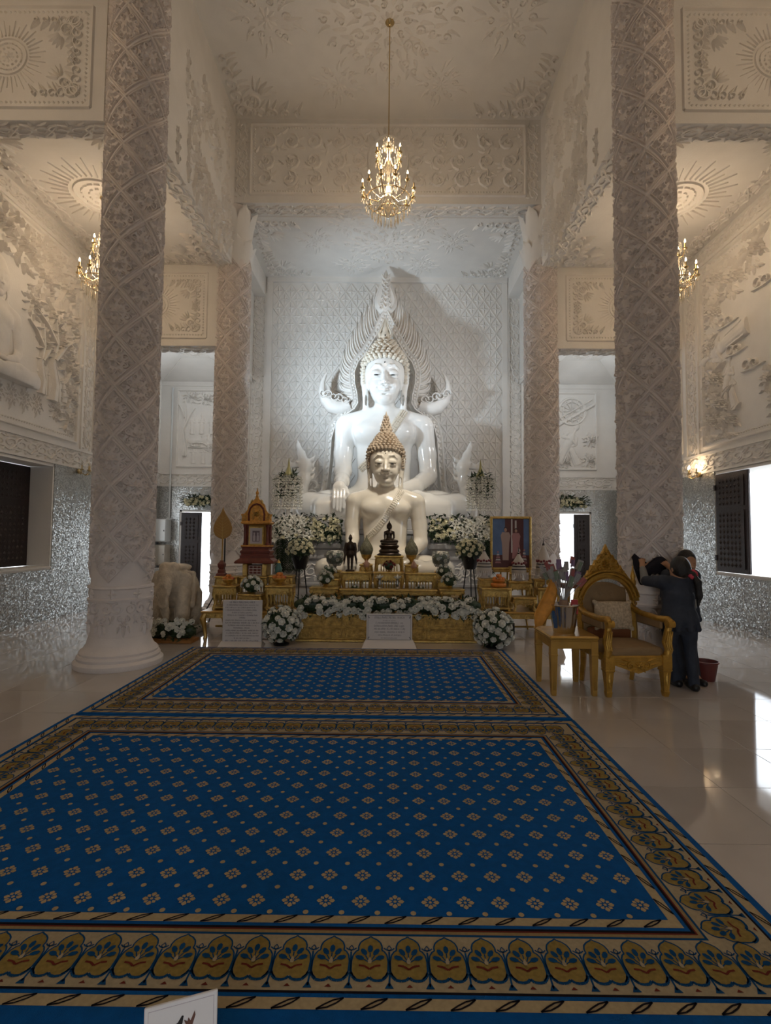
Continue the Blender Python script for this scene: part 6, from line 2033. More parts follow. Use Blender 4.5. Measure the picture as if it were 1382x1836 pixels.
# ================================================================ white notice boards
INK = mat('sign_ink', (0.05, 0.045, 0.07), 0.6)
INKG = mat('sign_grey_ink', (0.16, 0.15, 0.16), 0.6)
def notice(label, x, y, w, z0, h, lines, base_w, base_h, ink, border, seed):
    rr = random.Random(seed)
    t = thing('notice_board', label, 'sign', (x, y, 0))
    mb = MB(); mb.bbox(-w / 2, w / 2, -0.012, 0.012, z0, z0 + h, 0.004); mb.build('board', WHITE, t)
    mb = MB()
    mb.add([(-base_w / 2, -0.14, 0), (base_w / 2, -0.14, 0), (base_w / 2, 0.12, 0), (-base_w / 2, 0.12, 0), (-w / 2 - 0.01, -0.03, base_h), (w / 2 + 0.01, -0.03, base_h), (w / 2 + 0.01, 0.03, base_h), (-w / 2 - 0.01, 0.03, base_h)], [(3, 2, 1, 0), (4, 5, 6, 7), (0, 1, 5, 4), (1, 2, 6, 5), (2, 3, 7, 6), (3, 0, 4, 7)])
    mb.build('stand', WHITE, t)
    if border:
        r = Relief(0.004); m_ = 0.022
        r.rect(-w / 2 + m_, z0 + m_, w / 2 - m_, z0 + h - m_, 0.006)
        for sx in (-1, 1):
            for sz in (-1, 1):
                cx, cz = sx * (w / 2 - m_ - 0.02), z0 + h / 2 + sz * (h / 2 - m_ - 0.02)
                r.ridge([(cx - sx * 0.0, cz - sz * 0.02), (cx + sx * 0.012, cz), (cx + sx * 0.02, cz + sz * 0.02)], 0.018)
        ob('printed_border', r.mesh('printed_border', INKG), t, frame((0, -0.0125, 0), DX, UPZ))
    # lettering: rows of small upright glyphs with loops and marks above, as the script on the board shows
    mb = MB()
    def gl(x, z, s):
        y = -0.0132
        def q(a, b, c, d): mb.add([(x + a * s, y, z + b * s), (x + c * s, y, z + b * s), (x + c * s, y, z + d * s), (x + a * s, y, z + d * s)], [(0, 1, 2, 3)])
        k = rr.randint(0, 4)
        q(0.0, 0, 0.14, 1.0)
        if k != 1: q(0.5, 0, 0.64, 1.0)
        if k in (0, 2, 3): q(0.14, 0.86, 0.5, 1.0)
        if k in (1, 2): q(0.14, 0.0, 0.5, 0.14)
        if k == 3: q(0.14, 0.4, 0.4, 0.54)
        if rr.random() < 0.3: q(0.15, 1.12, 0.6, 1.28)
        if rr.random() < 0.12: q(0.3, -0.35, 0.5, -0.15)
    for (zc, s, cover, al) in lines:
        L = (w - 0.07) * cover
        xx = -L / 2 if al == 0 else -w / 2 + 0.04
        e = xx + L
        while xx < e:
            gl(xx, z0 + zc * h, s)
            xx += s * (0.8 if rr.random() > 0.12 else 1.5)
    stuff(mb.build('lettering', ink, t))
    return t
L1 = [(0.93, 0.021, 0.74, 0)] + [(0.87 - 0.0605 * k, 0.0145, c, al) for k, (c, al) in enumerate(((0.92, 0), (0.85, 1), (0.9, 1), (0.6, 0), (0.86, 0), (0.16, 0), (0.9, 1), (0.98, 1), (0.82, 0), (0.5, 0), (0.95, 0), (0.9, 0), (0.95, 0), (0.46, 0), (0.97, 0)))]
notice('tall white notice board with many lines of dark text, left of the flower ball', -2.085, 7.28, 0.565, 0.05, 0.60, L1, 0.62, 0.06, INK, False, 3)
L2 = [(0.83, 0.026, 0.72, 0), (0.74, 0.012, 0.3, 0), (0.64, 0.021, 0.66, 0), (0.53, 0.021, 0.74, 0), (0.42, 0.021, 0.74, 0), (0.31, 0.019, 0.72, 0), (0.20, 0.017, 0.55, 0), (0.10, 0.012, 0.4, 0)]
notice('wide white notice board with bordered grey text in front of the altar centre', 0.03, 7.31, 0.66, 0.08, 0.39, L2, 0.78, 0.1, INKG, True, 5)
# small board at the front edge of the near rug
t = thing('small_poster_board', 'white board with a dark antlered head print at the front edge of the near rug', 'sign', (-0.492, 1.275, 0), 0.34)
mb = MB(); mb.bbox(-0.083, 0.083, -0.004, 0.004, 0.02, 0.468, 0.002); mb.build('board', WHITE, t)
mb = MB(); mb.bbox(-0.07, 0.07, -0.06, 0.06, 0.0, 0.02, 0.004); mb.build('stand', BLACK, t)
r = Relief(0.0006); r.rect(-0.074, 0.03, 0.074, 0.459, 0.003, 0.0006); ob('printed_border', r.mesh('printed_border', PRT), t, frame((0, -0.0042, 0), DX, UPZ))
mb = MB()
def pq(pts, mi): mb.add([(x - 0.008, -0.0048, z + 0.02) for x, z in pts], [tuple(range(len(pts)))], mi)
pq([(-0.05, 0.345), (-0.045, 0.36), (-0.03, 0.375), (-0.012, 0.38), (0.01, 0.375), (0.026, 0.36), (0.032, 0.34), (0.03, 0.26), (-0.05, 0.26)], 0)
pq([(-0.026, 0.37), (-0.03, 0.392), (-0.037, 0.402), (-0.028, 0.398), (-0.02, 0.393), (-0.008, 0.393), (0.0, 0.398), (0.009, 0.412), (0.013, 0.41), (0.011, 0.395), (0.002, 0.372)], 0)
pq([(0.012, 0.372), (0.018, 0.39), (0.014, 0.40), (0.022, 0.395), (0.024, 0.404), (0.029, 0.395), (0.038, 0.416), (0.04, 0.405), (0.034, 0.385), (0.024, 0.37)], 1)
mb.build('printed_head', [BLACK, mat('print_brown', (0.12, 0.05, 0.035), 0.5)], t)

# ================================================================ armchair, side table, bucket of money sprays
UPH = mat('beige_upholstery', (0.27, 0.175, 0.085), 0.75, var=0.08, vscale=14, bump=0.15, bscale=160)
GC = mat('chair_gold', (0.50, 0.285, 0.05), 0.33, 0.5, var=0.2, vscale=14, bump=0.3, bscale=80)
t = thing('throne_armchair', 'ornate gold armchair with a pointed carved crest and beige seat', 'chair', (2.505, 5.42, 0), 0.08)
FY, BY = -0.26, 0.28
for sx in (-1, 1):
    mb = MB(); X = sx * 0.30
    mb.sq([(0.022, 0), (0.026, 0.02), (0.03, 0.05), (0.026, 0.06), (0.04, 0.25), (0.05, 0.265), (0.045, 0.28), (0.048, 0.29), (0.048, 0.42)], (X, FY, 0)); mb.build('leg', GC, t)
    r = Relief(0.006); r.leaf(0, 0.24, -PI / 2, 0.15, 0.035).flower(0, 0.355, 0.03, 6); ob('leg_carving', r.mesh('leg_carving', GC), t, frame((X, FY - 0.042, 0), DX, UPZ))
    mb = MB(); mb.tube([(X * 0.97, BY, 0.42), (X * 0.97, BY + 0.01, 0.2), (X * 0.97, BY + 0.05, 0.0)], [0.04, 0.034, 0.028], 4); mb.build('leg', GC, t)
mb = MB(); mb.bbox(-0.335, 0.335, FY - 0.03, BY + 0.03, 0.34, 0.41, 0.012); mb.build('seat_frame', GC, t)
ap = [(-0.25, 0.36), (0.25, 0.36), (0.25, 0.32), (0.16, 0.29), (0.08, 0.26), (0.0, 0.235), (-0.08, 0.26), (-0.16, 0.29), (-0.25, 0.32)]
mb = MB(); mb.prism(ap, 0.025, (0, FY - 0.01, 0), DX, UPZ); mb.build('apron', GC, t)
r = Relief(0.014)
r.flower(0, 0.31, 0.05, 8)
for s in (-1, 1):
    r.scroll(s * 0.085, 0.315, 0.04, PI / 2, 1.3, -s, 0.016, 12).leaf(s * 0.12, 0.32, 0.2 if s > 0 else PI - 0.2, 0.1, 0.035).leaf(s * 0.05, 0.285, -PI / 2 + s * 0.5, 0.05, 0.03).leaf(s * 0.1, 0.36, 0.3 if s > 0 else PI - .3, 0.09, 0.03)
ob('apron_carving', r.mesh('apron_carving', GC), t, frame((0, FY - 0.035, 0), DX, UPZ))
c = Clay((-0.4, -0.36, 0.36), (0.4, 0.34, 0.6), 0.011)
c.box((0, -0.0, 0.43), (0.30, 0.27, 0.06), 0.05, 0.0); c.ell((0, -0.02, 0.46), (0.27, 0.24, 0.06), 0.04)
ob('seat', c.mesh('seat', UPH), t)
for sx in (-1, 1):       # arms: scrolled front post and padded top rail
    X = sx * 0.315
    mb = MB(); mb.tube([(X, FY - 0.01, 0.40), (X, FY - 0.045, 0.47), (X, FY + 0.015, 0.54), (X, FY - 0.02, 0.62), (X, FY - 0.05, 0.70), (X, FY - 0.02, 0.745)], [0.042, 0.04, 0.032, 0.034, 0.034, 0.03], 8); mb.build('arm_post', GC, t, 50)
    mb = MB()
    for q in range(3): mb.tube([(X + (q - 1) * 0.02, FY - 0.075, 0.66), (X + (q - 1) * 0.02, FY - 0.05, 0.54), (X + (q - 1) * 0.02, FY - 0.075, 0.47)], [0.008, 0.012, 0.008], 6)
    mb.build('post_fluting', GC, t, 60)
    mb = MB(); mb.tube([(X + sx * 0.01, FY - 0.09, 0.745), (X, FY - 0.04, 0.775), (X, FY + 0.12, 0.76), (X, BY - 0.1, 0.77), (X * 0.97, BY + 0.02, 0.80)], [0.03, 0.037, 0.032, 0.032, 0.035], 8); mb.build('arm_rail', GC, t, 50)
    mb = MB(); mb.tube([(X - 0.035, FY - 0.075, 0.735), (X + 0.035, FY - 0.075, 0.735)], 0.038, 12); mb.build('arm_scroll', GC, t, 50)
    mb = MB(); mb.bbox(X - 0.016, X + 0.016, FY + 0.06, BY - 0.03, 0.66, 0.755, 0.012); mb.build('arm_pad', UPH, t)
    # back post with carved side
    mb = MB(); mb.tube([(sx * 0.31, BY, 0.40), (sx * 0.315, BY + 0.03, 0.7), (sx * 0.31, BY + 0.06, 1.06)], [0.038, 0.036, 0.034], 4); mb.build('back_post', GC, t)
    r = Relief(0.014)
    for q in range(4): r.scroll(0, 0.05 + 0.075 * q, 0.032, PI * (q % 2), 1.2, 1 if q % 2 else -1, 0.013, 10)
    r.leaf(0, 0.33, PI / 2, 0.06, 0.04)
    ob('post_carving', r.mesh('post_carving', GC), t, frame((sx * 0.315, BY + 0.0, 0.74), DX, (0, 0.06, 1)))
    mb = MB(); mb.lathe([(0.03, 1.06), (0.035, 1.10), (0.022, 1.13), (0.03, 1.16), (0.02, 1.19), (0.01, 1.23), (0.003, 1.28)], 10, (sx * 0.325, BY + 0.06, 0)); mb.build('finial', GC, t, 40)
c = Clay((-0.32, -0.14, 0.5), (0.32, 0.14, 1.12), 0.010)
c.box((0, 0.02, 0.76), (0.27, 0.035, 0.26), 0.03, 0.0); c.ell((0, 0.0, 0.93), (0.25, 0.05, 0.15), 0.03)
for i in range(3):
    for j in range(4): c.ell((-0.18 + 0.12 * j + 0.06 * (i % 2), -0.065, 0.74 + 0.1 * i), (0.012, 0.03, 0.012), 0.02, True)
o = ob('backrest', c.mesh('backrest', UPH), t, Matrix.Translation((0, BY + 0.0, 0.0)) @ Matrix.Rotation(-0.09, 4, 'X') @ Matrix.Translation((0, 0.02, 0.02)))
def arc(R, a0, a1, n, z0, sx=1.0): return [(sx * R * math.cos(a0 + (a1 - a0) * i / n), z0 + R * math.sin(a0 + (a1 - a0) * i / n)) for i in range(n + 1)]
for R, w, h in ((0.335, 0.035, 0.03), (0.37, 0.02, 0.04), (0.30, 0.018, 0.035)):
    r = Relief(h); r.ridge(arc(R, PI * 0.06, PI * 0.94, 20, 0.86 if R > 0.31 else 0.84), w, h, False)
    ob('arched_rail', r.mesh('arched_rail', GC), t, frame((0, BY + 0.03, 0), DX, UPZ))
band = arc(0.385, PI * 0.03, PI * 0.97, 20, 0.85) + arc(0.29, PI * 0.97, PI * 0.03, 20, 0.85)
mb = MB(); mb.prism(band, 0.035, (0, BY + 0.065, 0), DX, UPZ); mb.build('arched_top', GC, t)
crest = [(-0.285, 1.10), (-0.25, 1.165), (-0.235, 1.16), (-0.215, 1.225), (-0.195, 1.22), (-0.175, 1.285), (-0.15, 1.285), (-0.13, 1.345), (-0.105, 1.345), (-0.085, 1.40), (-0.06, 1.41), (-0.03, 1.46), (0, 1.525)]
crest = crest + [(-x, z) for x, z in crest[-2::-1]] + [(0.15, 1.19), (0, 1.21), (-0.15, 1.19)]
mb = MB(); mb.prism(crest, 0.03, (0, BY + 0.07, 0), DX, UPZ); mb.build('crest', GC, t)
r = Relief(0.02)
r.flower(0, 1.30, 0.055, 10, 0.03)
r.flower(0, 1.42, 0.028, 6)
for s in (-1, 1):
    for (x, z, R) in ((0.07, 1.25, 0.035), (0.12, 1.27, 0.032), (0.085, 1.33, 0.03), (0.16, 1.21, 0.03), (0.045, 1.38, 0.024), (0.21, 1.17, 0.026), (0.24, 1.13, 0.02)):
        r.scroll(s * x, z, R, PI / 2, 1.2, -s, R * 0.45, 11)
    for q in range(5): r.leaf(s * (0.25 - 0.05 * q), 1.15 + 0.065 * q, PI / 2 + s * 0.5, 0.06, 0.025)
r.leaf(0, 1.44, PI / 2, 0.08, 0.035).leaf(0, 1.23, -PI / 2, 0.05, 0.04)
ob('crest_carving', r.mesh('crest_carving', GC), t, frame((0, BY + 0.04, 0), DX, UPZ))
BRWN = mat('russet_cloth', (0.22, 0.07, 0.02), 0.6)
mb = MB(); mb.bbox(-0.25, 0.25, BY - 0.03, BY + 0.0, 0.46, 0.60, 0.015); mb.build('back_cloth', BRWN, t)
CUSH = mat('patterned_cushion', (0.45, 0.36, 0.25), 0.8, var=0.35, vscale=45)
c = Clay((-0.26, -0.12, -0.22), (0.26, 0.12, 0.22), 0.010)
c.box((0, 0, 0), (0.20, 0.03, 0.15), 0.03, 0.0); c.ell((0, 0, 0), (0.18, 0.07, 0.135), 0.04)
for sx in (-1, 1):
    for sz in (-1, 1): c.ell((sx * 0.195, 0, sz * 0.145), (0.025, 0.02, 0.025), 0.02)
t2 = ob('cushion', c.mesh('cushion', CUSH)); t2.matrix_basis = Matrix.Translation((2.49, 5.60, 0.745)) @ Matrix.Rotation(-0.2, 4, 'X')
tag(t2, 'cream patterned cushion leaning against the back of the gold armchair', 'cushion')

t = thing('side_table', 'plain gold side table left of the ornate armchair', 'table', (1.893, 5.42, 0))
mb = MB(); mb.bbox(-0.25, 0.25, -0.30, 0.30, 0.565, 0.60, 0.012); mb.build('tabletop', GOLDP, t)
mb = MB(); mb.bbox(-0.238, 0.238, -0.285, 0.285, 0.545, 0.566, 0.006); mb.build('top_moulding', GOLDP, t)
for bx in ((-0.2, 0.2, -0.275, -0.255, 0.47, 0.546), (-0.2, 0.2, 0.255, 0.275, 0.47, 0.546), (-0.228, -0.208, -0.25, 0.25, 0.47, 0.546), (0.208, 0.228, -0.25, 0.25, 0.47, 0.546)):
    mb = MB(); mb.bbox(*bx, 0.004); mb.build('apron', GOLDP, t)
for sx in (-1, 1):
    for sy in (-1, 1):
        mb = MB(); mb.sq([(0.022, 0), (0.024, 0.02), (0.034, 0.40), (0.038, 0.41), (0.034, 0.42), (0.034, 0.546)], (sx * 0.205, sy * 0.25, 0)); mb.build('leg', GOLDP, t)
        r = Relief(0.004)
        for q in (-1, 0, 1): r.ridge([(q * 0.016, 0.38), (q * 0.011, 0.06)], 0.006, taper=False)
        ob('leg_fluting', r.mesh('leg_fluting', GOLDP), t, frame((sx * 0.205, sy * 0.25 - 0.036, 0), DX, (0, 0.03, 1)))
# chrome bucket
BX, BYY = 1.86, 5.35
t = thing('chrome_bucket', 'shiny fluted chrome bucket on the gold side table', 'bucket', (BX, BYY, 0.60))
mb = MB(); mb.lathe([(0.10, 0), (0.105, 0.006), (0.112, 0.05), (0.145, 0.27), (0.156, 0.285), (0.152, 0.295), (0.140, 0.28), (0.105, 0.04), (0.0, 0.03)], 60, fl=15, fd=0.025, caps=False); mb.build('bucket_wall', CHROME, t, 50)
mb = MB(); mb.lathe([(0.156, 0.283), (0.162, 0.29), (0.156, 0.298), (0.150, 0.292)], 40, caps=False); mb.build('rim', CHROME, t, 60)
# money sprays: sticks with folded notes
NOTE = [mat('note_green', (0.20, 0.25, 0.18), 0.6), mat('note_grey', (0.33, 0.32, 0.31), 0.6), mat('note_red', (0.34, 0.10, 0.09), 0.6), mat('note_violet', (0.25, 0.16, 0.27), 0.6)]
t = thing('money_tree', 'bundle of sticks carrying folded banknotes in the chrome bucket', 'offering', (BX, BYY, 0.64))
random.seed(11)
for k in range(34):
    a = k * 2.4; q = math.sqrt((k + 0.5) / 34)
    tip = Vector((0.25 * q * math.cos(a), 0.2 * q * math.sin(a), rnd(0.62, 0.84) - 0.12 * q))
    b0 = Vector((0.03 * math.cos(a), 0.03 * math.sin(a), 0.0))
    mid = Vector((0.035 * math.cos(a), 0.035 * math.sin(a), 0.32))
    mb = MB(); mb.tube([b0, mid, tip], 0.0035, 5)
    s = mb.build('stick', NOTE[1], t)
    d = (tip - mid).normalized(); sd = d.cross(Vector((rnd(-.5, .5), -1, rnd(-.3, .3)))).normalized()
    n = MB(); w = rnd(0.02, 0.034); L = rnd(0.08, 0.13)
    p0 = tip - d * L * 0.9; nn = sd.cross(d) * 0.008
    n.add([p0, p0 + sd * w + nn, tip + sd * w * 0.9, tip + nn, tip - sd * w * 0.9, p0 - sd * w + nn], [(0, 1, 2, 3), (0, 3, 4, 5)])
    n.build('banknote', NOTE[(k * 7) % 11 % 4 if k % 3 else 1], s)
mb = MB(); mb.lathe([(0.05, 0.10), (0.055, 0.2), (0.045, 0.3)], 14, caps=False); mb.build('wrapping', mat('kraft_wrap', (0.32, 0.22, 0.18), 0.7), t, 60)
t = thing('red_packet', 'red and white packet standing in the chrome bucket', 'packet', (BX + 0.085, BYY - 0.075, 0.80))
mb = MB(); mb.bbox(-0.035, 0.035, -0.012, 0.012, 0, 0.15, 0.004); mb.build('packet_body', mat('packet_red', (0.42, 0.05, 0.05), 0.5), t)
mb = MB(); mb.bbox(-0.026, 0.026, -0.0145, -0.012, 0.05, 0.10, 0.001); mb.build('packet_label', WHITE, t)
t = thing('tan_box', 'small tan box with a pale label standing in the chrome bucket', 'packet', (BX - 0.02, BYY - 0.085, 0.80))
mb = MB(); mb.bbox(-0.03, 0.03, -0.012, 0.012, 0, 0.14, 0.004); mb.build('box_body', mat('box_tan', (0.32, 0.20, 0.12), 0.6), t)
mb = MB(); mb.bbox(-0.018, 0.018, -0.0145, -0.012, 0.05, 0.09, 0.001); mb.build('box_label', NOTE[1], t)
OR = mat('orange_robe_cloth', (0.62, 0.27, 0.04), 0.7, var=0.15, vscale=20)
mb = MB()
for i in range(13):
    u = i / 12
    x = -0.13 - 0.12 * u + 0.02 * math.sin(u * 5); z = 0.53 - 0.50 * u ** 1.15; w = 0.02 + 0.075 * math.sin(min(u * 1.3, 1) * PI / 2) * (1 if u < 0.75 else 1 - (u - 0.75) * 2.6)
    row = []
    for k in range(9):
        v = (k / 8 - 0.5) * 2
        row.append((x + v * w, 0.014 * math.cos(v * 3.5 + u * 2) - 0.03 * u - 0.02, z + 0.02 * v))
    mb.v.extend(row)
    if i:
        for q in range(8): mb.f.append([(i - 1) * 9 + q, (i - 1) * 9 + q + 1, i * 9 + q + 1, i * 9 + q]); mb.m.append(0)
o = mb.build('robe_cloth', OR, None, 180); o.location = (BX, BYY, 0.64)
sm = o.modifiers.new('thickness', 'SOLIDIFY'); sm.thickness = 0.006
tag(o, 'orange robe cloth hanging over the side of the chrome bucket', 'cloth')
t = thing('red_tray', 'tilted red paper tray between the money sprays and the armchair', 'tray', (2.0, 5.62, 0.602))
mb = MB(); mb.lathe([(0.03, 0), (0.025, 0.2), (0.03, 0.42)], 10); mb.build('stem', GOLDP, t, 50)
mb = MB(); mb.lathe([(0.02, 0.42), (0.11, 0.445), (0.125, 0.48), (0.118, 0.48), (0.1, 0.455)], 20); mb.build('dish', mat('tray_red', (0.25, 0.10, 0.06), 0.5), t, 50)

# ================================================================ the woman wiping the column, and the helper behind her
SKIN = mat('skin', (0.42, 0.23, 0.14), 0.55, spec=0.35)
HAIRB = mat('black_hair', (0.010, 0.009, 0.010), 0.4, bump=0.4, bscale=120)
NAVY = mat('dark_navy_uniform', (0.028, 0.036, 0.056), 0.8, var=0.2, vscale=9, bump=0.25, bscale=30)
GREYS = mat('grey_sleeve', (0.20, 0.20, 0.20), 0.8)
SHOE = mat('black_shoe', (0.01, 0.01, 0.012), 0.4)
PINKS = mat('pink_scrunchie', (0.62, 0.06, 0.10), 0.7, bump=0.5, bscale=60)
CLOTH = mat('black_cloth', (0.010, 0.008, 0.014), 0.9, bump=0.3, bscale=50)
def lerp(a, b, t): return tuple(a[i] + (b[i] - a[i]) * t for i in range(3))
def hand(c, wrist, d, palm_n, s=1.0, curl=0.35):
    """palm, four bent fingers and a thumb from its side"""
    d = Vector(d).normalized(); n = Vector(palm_n); n = (n - d * n.dot(d)).normalized(); side = d.cross(n)
    w = Vector(wrist)
    c.cap(w, w + d * 0.075 * s, 0.026 * s, 0.03 * s, 0.015)
    for k in range(4):
        o = (k - 1.5) * 0.0185 * s
        L = (0.062, 0.072, 0.068, 0.052)[k] * s
        a = w + d * 0.078 * s + side * o
        b = a + (d + side * o * 3) .normalized() * L * 0.5
        e = b + (d * (1 - curl) + n * curl).normalized() * L * 0.55
        c.chain([a, b, e], [0.0092 * s, 0.0086 * s, 0.0072 * s], 0.005)
    a = w + d * 0.025 * s + side * -0.026 * s
    c.chain([a, a + (d * 0.6 - side * 0.8) * 0.035 * s, a + (d * 0.95 - side * 0.9) * 0.06 * s], [0.0115 * s, 0.0105 * s, 0.0085 * s], 0.006)
def person(label, loc, J, face, look=None):
    """J: joints in local metres; face: direction the face looks to"""
    t = thing('person', label, 'person', loc)
    lo = (-0.45, -0.35, -0.01); hi = (0.45, 0.72, 1.62)
    f = Vector(face).normalized(); rt = f.cross(Vector((0, 0, 1))).normalized()
    H = Vector(J['head'])
    c = Clay(lo, hi, 0.0075)
    c.ell(H, (0.082, 0.092, 0.112), 0.02); c.ell(H + f * 0.025 + Vector((0, 0, -0.045)), (0.062, 0.066, 0.07), 0.03)
    c.cap(J['neck'], H + Vector((0, 0, -0.06)) - f * 0.015, 0.055, 0.05, 0.03)
    c.chain([H + f * 0.088 + Vector((0, 0, 0.015)), H + f * 0.108 + Vector((0, 0, -0.025))], [0.011, 0.017], 0.014)   # nose
    c.ell(H + f * 0.085 + Vector((0, 0, -0.06)), (0.026, 0.02, 0.010), 0.012)                                         # mouth
    for s in (-1, 1):
        c.ell(H + f * 0.088 + rt * s * 0.034 + Vector((0, 0, 0.012)), (0.018, 0.018, 0.009), 0.008, True)                # eye sockets
        c.ell(H + rt * s * 0.083 - f * 0.01 + Vector((0, 0, -0.01)), (0.016, 0.022, 0.032), 0.012)                       # ears
    c.chain([J['neck'], J['chest'], J['pelvis']], [0.07, 0.105, 0.105], 0.04)
    for s in 'LR':
        c.chain([J['sh' + s], J['el' + s], J['wr' + s]], [0.05, 0.038, 0.026], 0.03)
        hand(c, J['wr' + s], J['hd' + s], J['pn' + s])
        c.chain([J['hip' + s], J['kn' + s], J['an' + s]], [0.07, 0.042, 0.03], 0.02)
        c.chain([J['an' + s], Vector(J['an' + s]) + Vector(J['toe' + s]) * 0.10 - Vector((0, 0, 0.055))], [0.032, 0.022], 0.01)
    ob('body', c.mesh('body', SKIN, floor=0.0), t)
    # tunic with sleeves to the elbow
    c = Clay(lo, hi, 0.0095)
    c.chain([lerp(J['neck'], J['chest'], .25), J['chest']], [0.085, 0.145], 0.06)
    for s in 'LR':
        c.cap(lerp(J['neck'], J['chest'], .4), J['sh' + s], 0.08, 0.068, 0.05)
        c.chain([J['sh' + s], lerp(J['sh' + s], J['el' + s], 0.95)], [0.072, 0.056], 0.04)
    P = J['pelvis']
    c.ell(lerp(J['chest'], P, 0.45), (0.165, 0.125, 0.2), 0.06)
    c.ell((P[0], P[1], P[2] - 0.01), (0.19, 0.15, 0.13), 0.06)
    for k in range(9):      # soft folds in the skirt of the tunic
        a = 2 * PI * k / 9
        c.cap((P[0] + 0.15 * math.cos(a), P[1] + 0.11 * math.sin(a), P[2] + 0.05), (P[0] + 0.185 * math.cos(a), P[1] + 0.145 * math.sin(a), P[2] - 0.11), 0.02, 0.032, 0.03)
    ob('tunic', c.mesh('tunic', NAVY), t)
    for s in 'LR':
        c = Clay(lo, hi, 0.0095)
        c.chain([lerp(J['sh' + s], J['el' + s], 0.85), J['el' + s], lerp(J['el' + s], J['wr' + s], 0.8)], [0.048, 0.047, 0.036], 0.02)
        ob('sleeve', c.mesh('sleeve', GREYS), t)
    c = Clay(lo, hi, 0.0095)
    for s in 'LR':
        c.chain([J['hip' + s], lerp(J['hip' + s], J['kn' + s], 0.5), J['kn' + s], lerp(J['kn' + s], J['an' + s], 0.55), (J['an' + s][0], J['an' + s][1], 0.07)], [0.10, 0.075, 0.056, 0.052, 0.056], 0.02)
    c.ell((P[0], P[1], P[2] - 0.06), (0.15, 0.12, 0.1), 0.05)
    ob('trousers', c.mesh('trousers', NAVY), t)
    for s in 'LR':
        c = Clay(lo, hi, 0.0075)
        A = Vector(J['an' + s]); d = Vector(J['toe' + s])
        c.chain([(A.x - d.x * .04, A.y - d.y * .04, 0.035), (A.x + d.x * 0.14, A.y + d.y * 0.14, 0.028)], [0.042, 0.036], 0.02)
        c.cap((A.x, A.y, 0.06), (A.x, A.y, 0.09), 0.04, 0.04, 0.02)
        ob('shoe', c.mesh('shoe', SHOE, floor=0.001), t)
    c = Clay(lo, hi, 0.0075)
    c.ell(H - f * 0.02 + Vector((0, 0, 0.015)), (0.096, 0.102, 0.118), 0.02)
    c.ell(H - f * 0.05 + Vector((0, 0, -0.03)), (0.085, 0.07, 0.08), 0.03)
    c.ell(H + f * 0.095 + Vector((0, 0, -0.045)), (0.085, 0.085, 0.10), 0.015, True)
    ob('hair', c.mesh('hair', HAIRB), t)
    return t, H, f
J = dict(head=(-0.005, -0.02, 1.275), neck=(-0.01, -0.03, 1.165), chest=(-0.02, -0.01, 1.02), pelvis=(-0.02, -0.04, 0.76),
         shL=(-0.165, 0.0, 1.125), elL=(-0.255, 0.20, 1.12), wrL=(-0.185, 0.40, 1.27), hdL=(0.22, 0.45, 0.5), pnL=(0.4, 1, 0),
         shR=(0.135, 0.0, 1.12), elR=(0.18, 0.10, 1.06), wrR=(0.075, 0.27, 1.255), hdR=(-0.2, 0.5, 0.4), pnR=(0, 1, -0.2),
         hipL=(-0.11, -0.02, 0.70), knL=(-0.055, 0.08, 0.40), anL=(0.015, 0.10, 0.09), toeL=(-0.1, 1, 0),
         hipR=(0.065, -0.05, 0.70), knR=(0.10, -0.02, 0.40), anR=(0.115, -0.05, 0.09), toeR=(0.15, 1, 0))
t, H, f = person('person in dark navy tunic and trousers seen from behind, wiping the near right column', (3.13, 5.45, 0), J, (-0.25, 1, -0.1))
# low ponytail with a pink scrunchie
c = Clay((-0.2, -0.35, 0.8), (0.3, 0.15, 1.4), 0.0085)
p0 = H + Vector((0.085, -0.105, -0.055))
c.chain([H + Vector((0.02, -0.07, -0.02)), p0, p0 + Vector((0.03, -0.035, -0.08)), p0 + Vector((0.045, -0.03, -0.22)), p0 + Vector((0.04, -0.015, -0.33))], [0.055, 0.028, 0.034, 0.032, 0.012], 0.02)
ob('ponytail', c.mesh('ponytail', HAIRB), t)
mb = MB()
mb.tube([tuple(p0 + Vector((0.030 * math.cos(a), 0.012 * math.sin(a), 0.030 * math.sin(a)))) for a in [2 * PI * k / 16 for k in range(17)]], [0.022 + 0.004 * (k % 2) for k in range(17)], 8)
mb.build('scrunchie', PINKS, t, 60)
J2 = dict(head=(0.065, -0.02, 1.335), neck=(0.0, 0.0, 1.235), chest=(0.01, 0.02, 1.08), pelvis=(0.02, 0.04, 0.80),
          shR=(-0.145, 0.0, 1.17), elR=(-0.20, -0.03, 0.93), wrR=(-0.15, -0.14, 0.75), hdR=(0.2, -0.3, -0.6), pnR=(0.2, 1, 0),
          shL=(0.135, 0.0, 1.17), elL=(0.14, -0.02, 0.93), wrL=(0.04, -0.13, 0.80), hdL=(-0.5, -0.3, -0.3), pnL=(0, 0.3, -1),
          hipL=(0.10, 0.04, 0.74), knL=(0.10, 0.0, 0.42), anL=(0.09, -0.08, 0.09), toeL=(0.1, -1, 0),
          hipR=(-0.06, 0.04, 0.74), knR=(-0.06, 0.0, 0.42), anR=(-0.01, -0.08, 0.09), toeR=(-0.1, -1, 0))
person('second person, almost hidden, forehead and black hair showing above the first one', (3.335, 5.755, 0), J2, (-0.1, -1, -0.35))
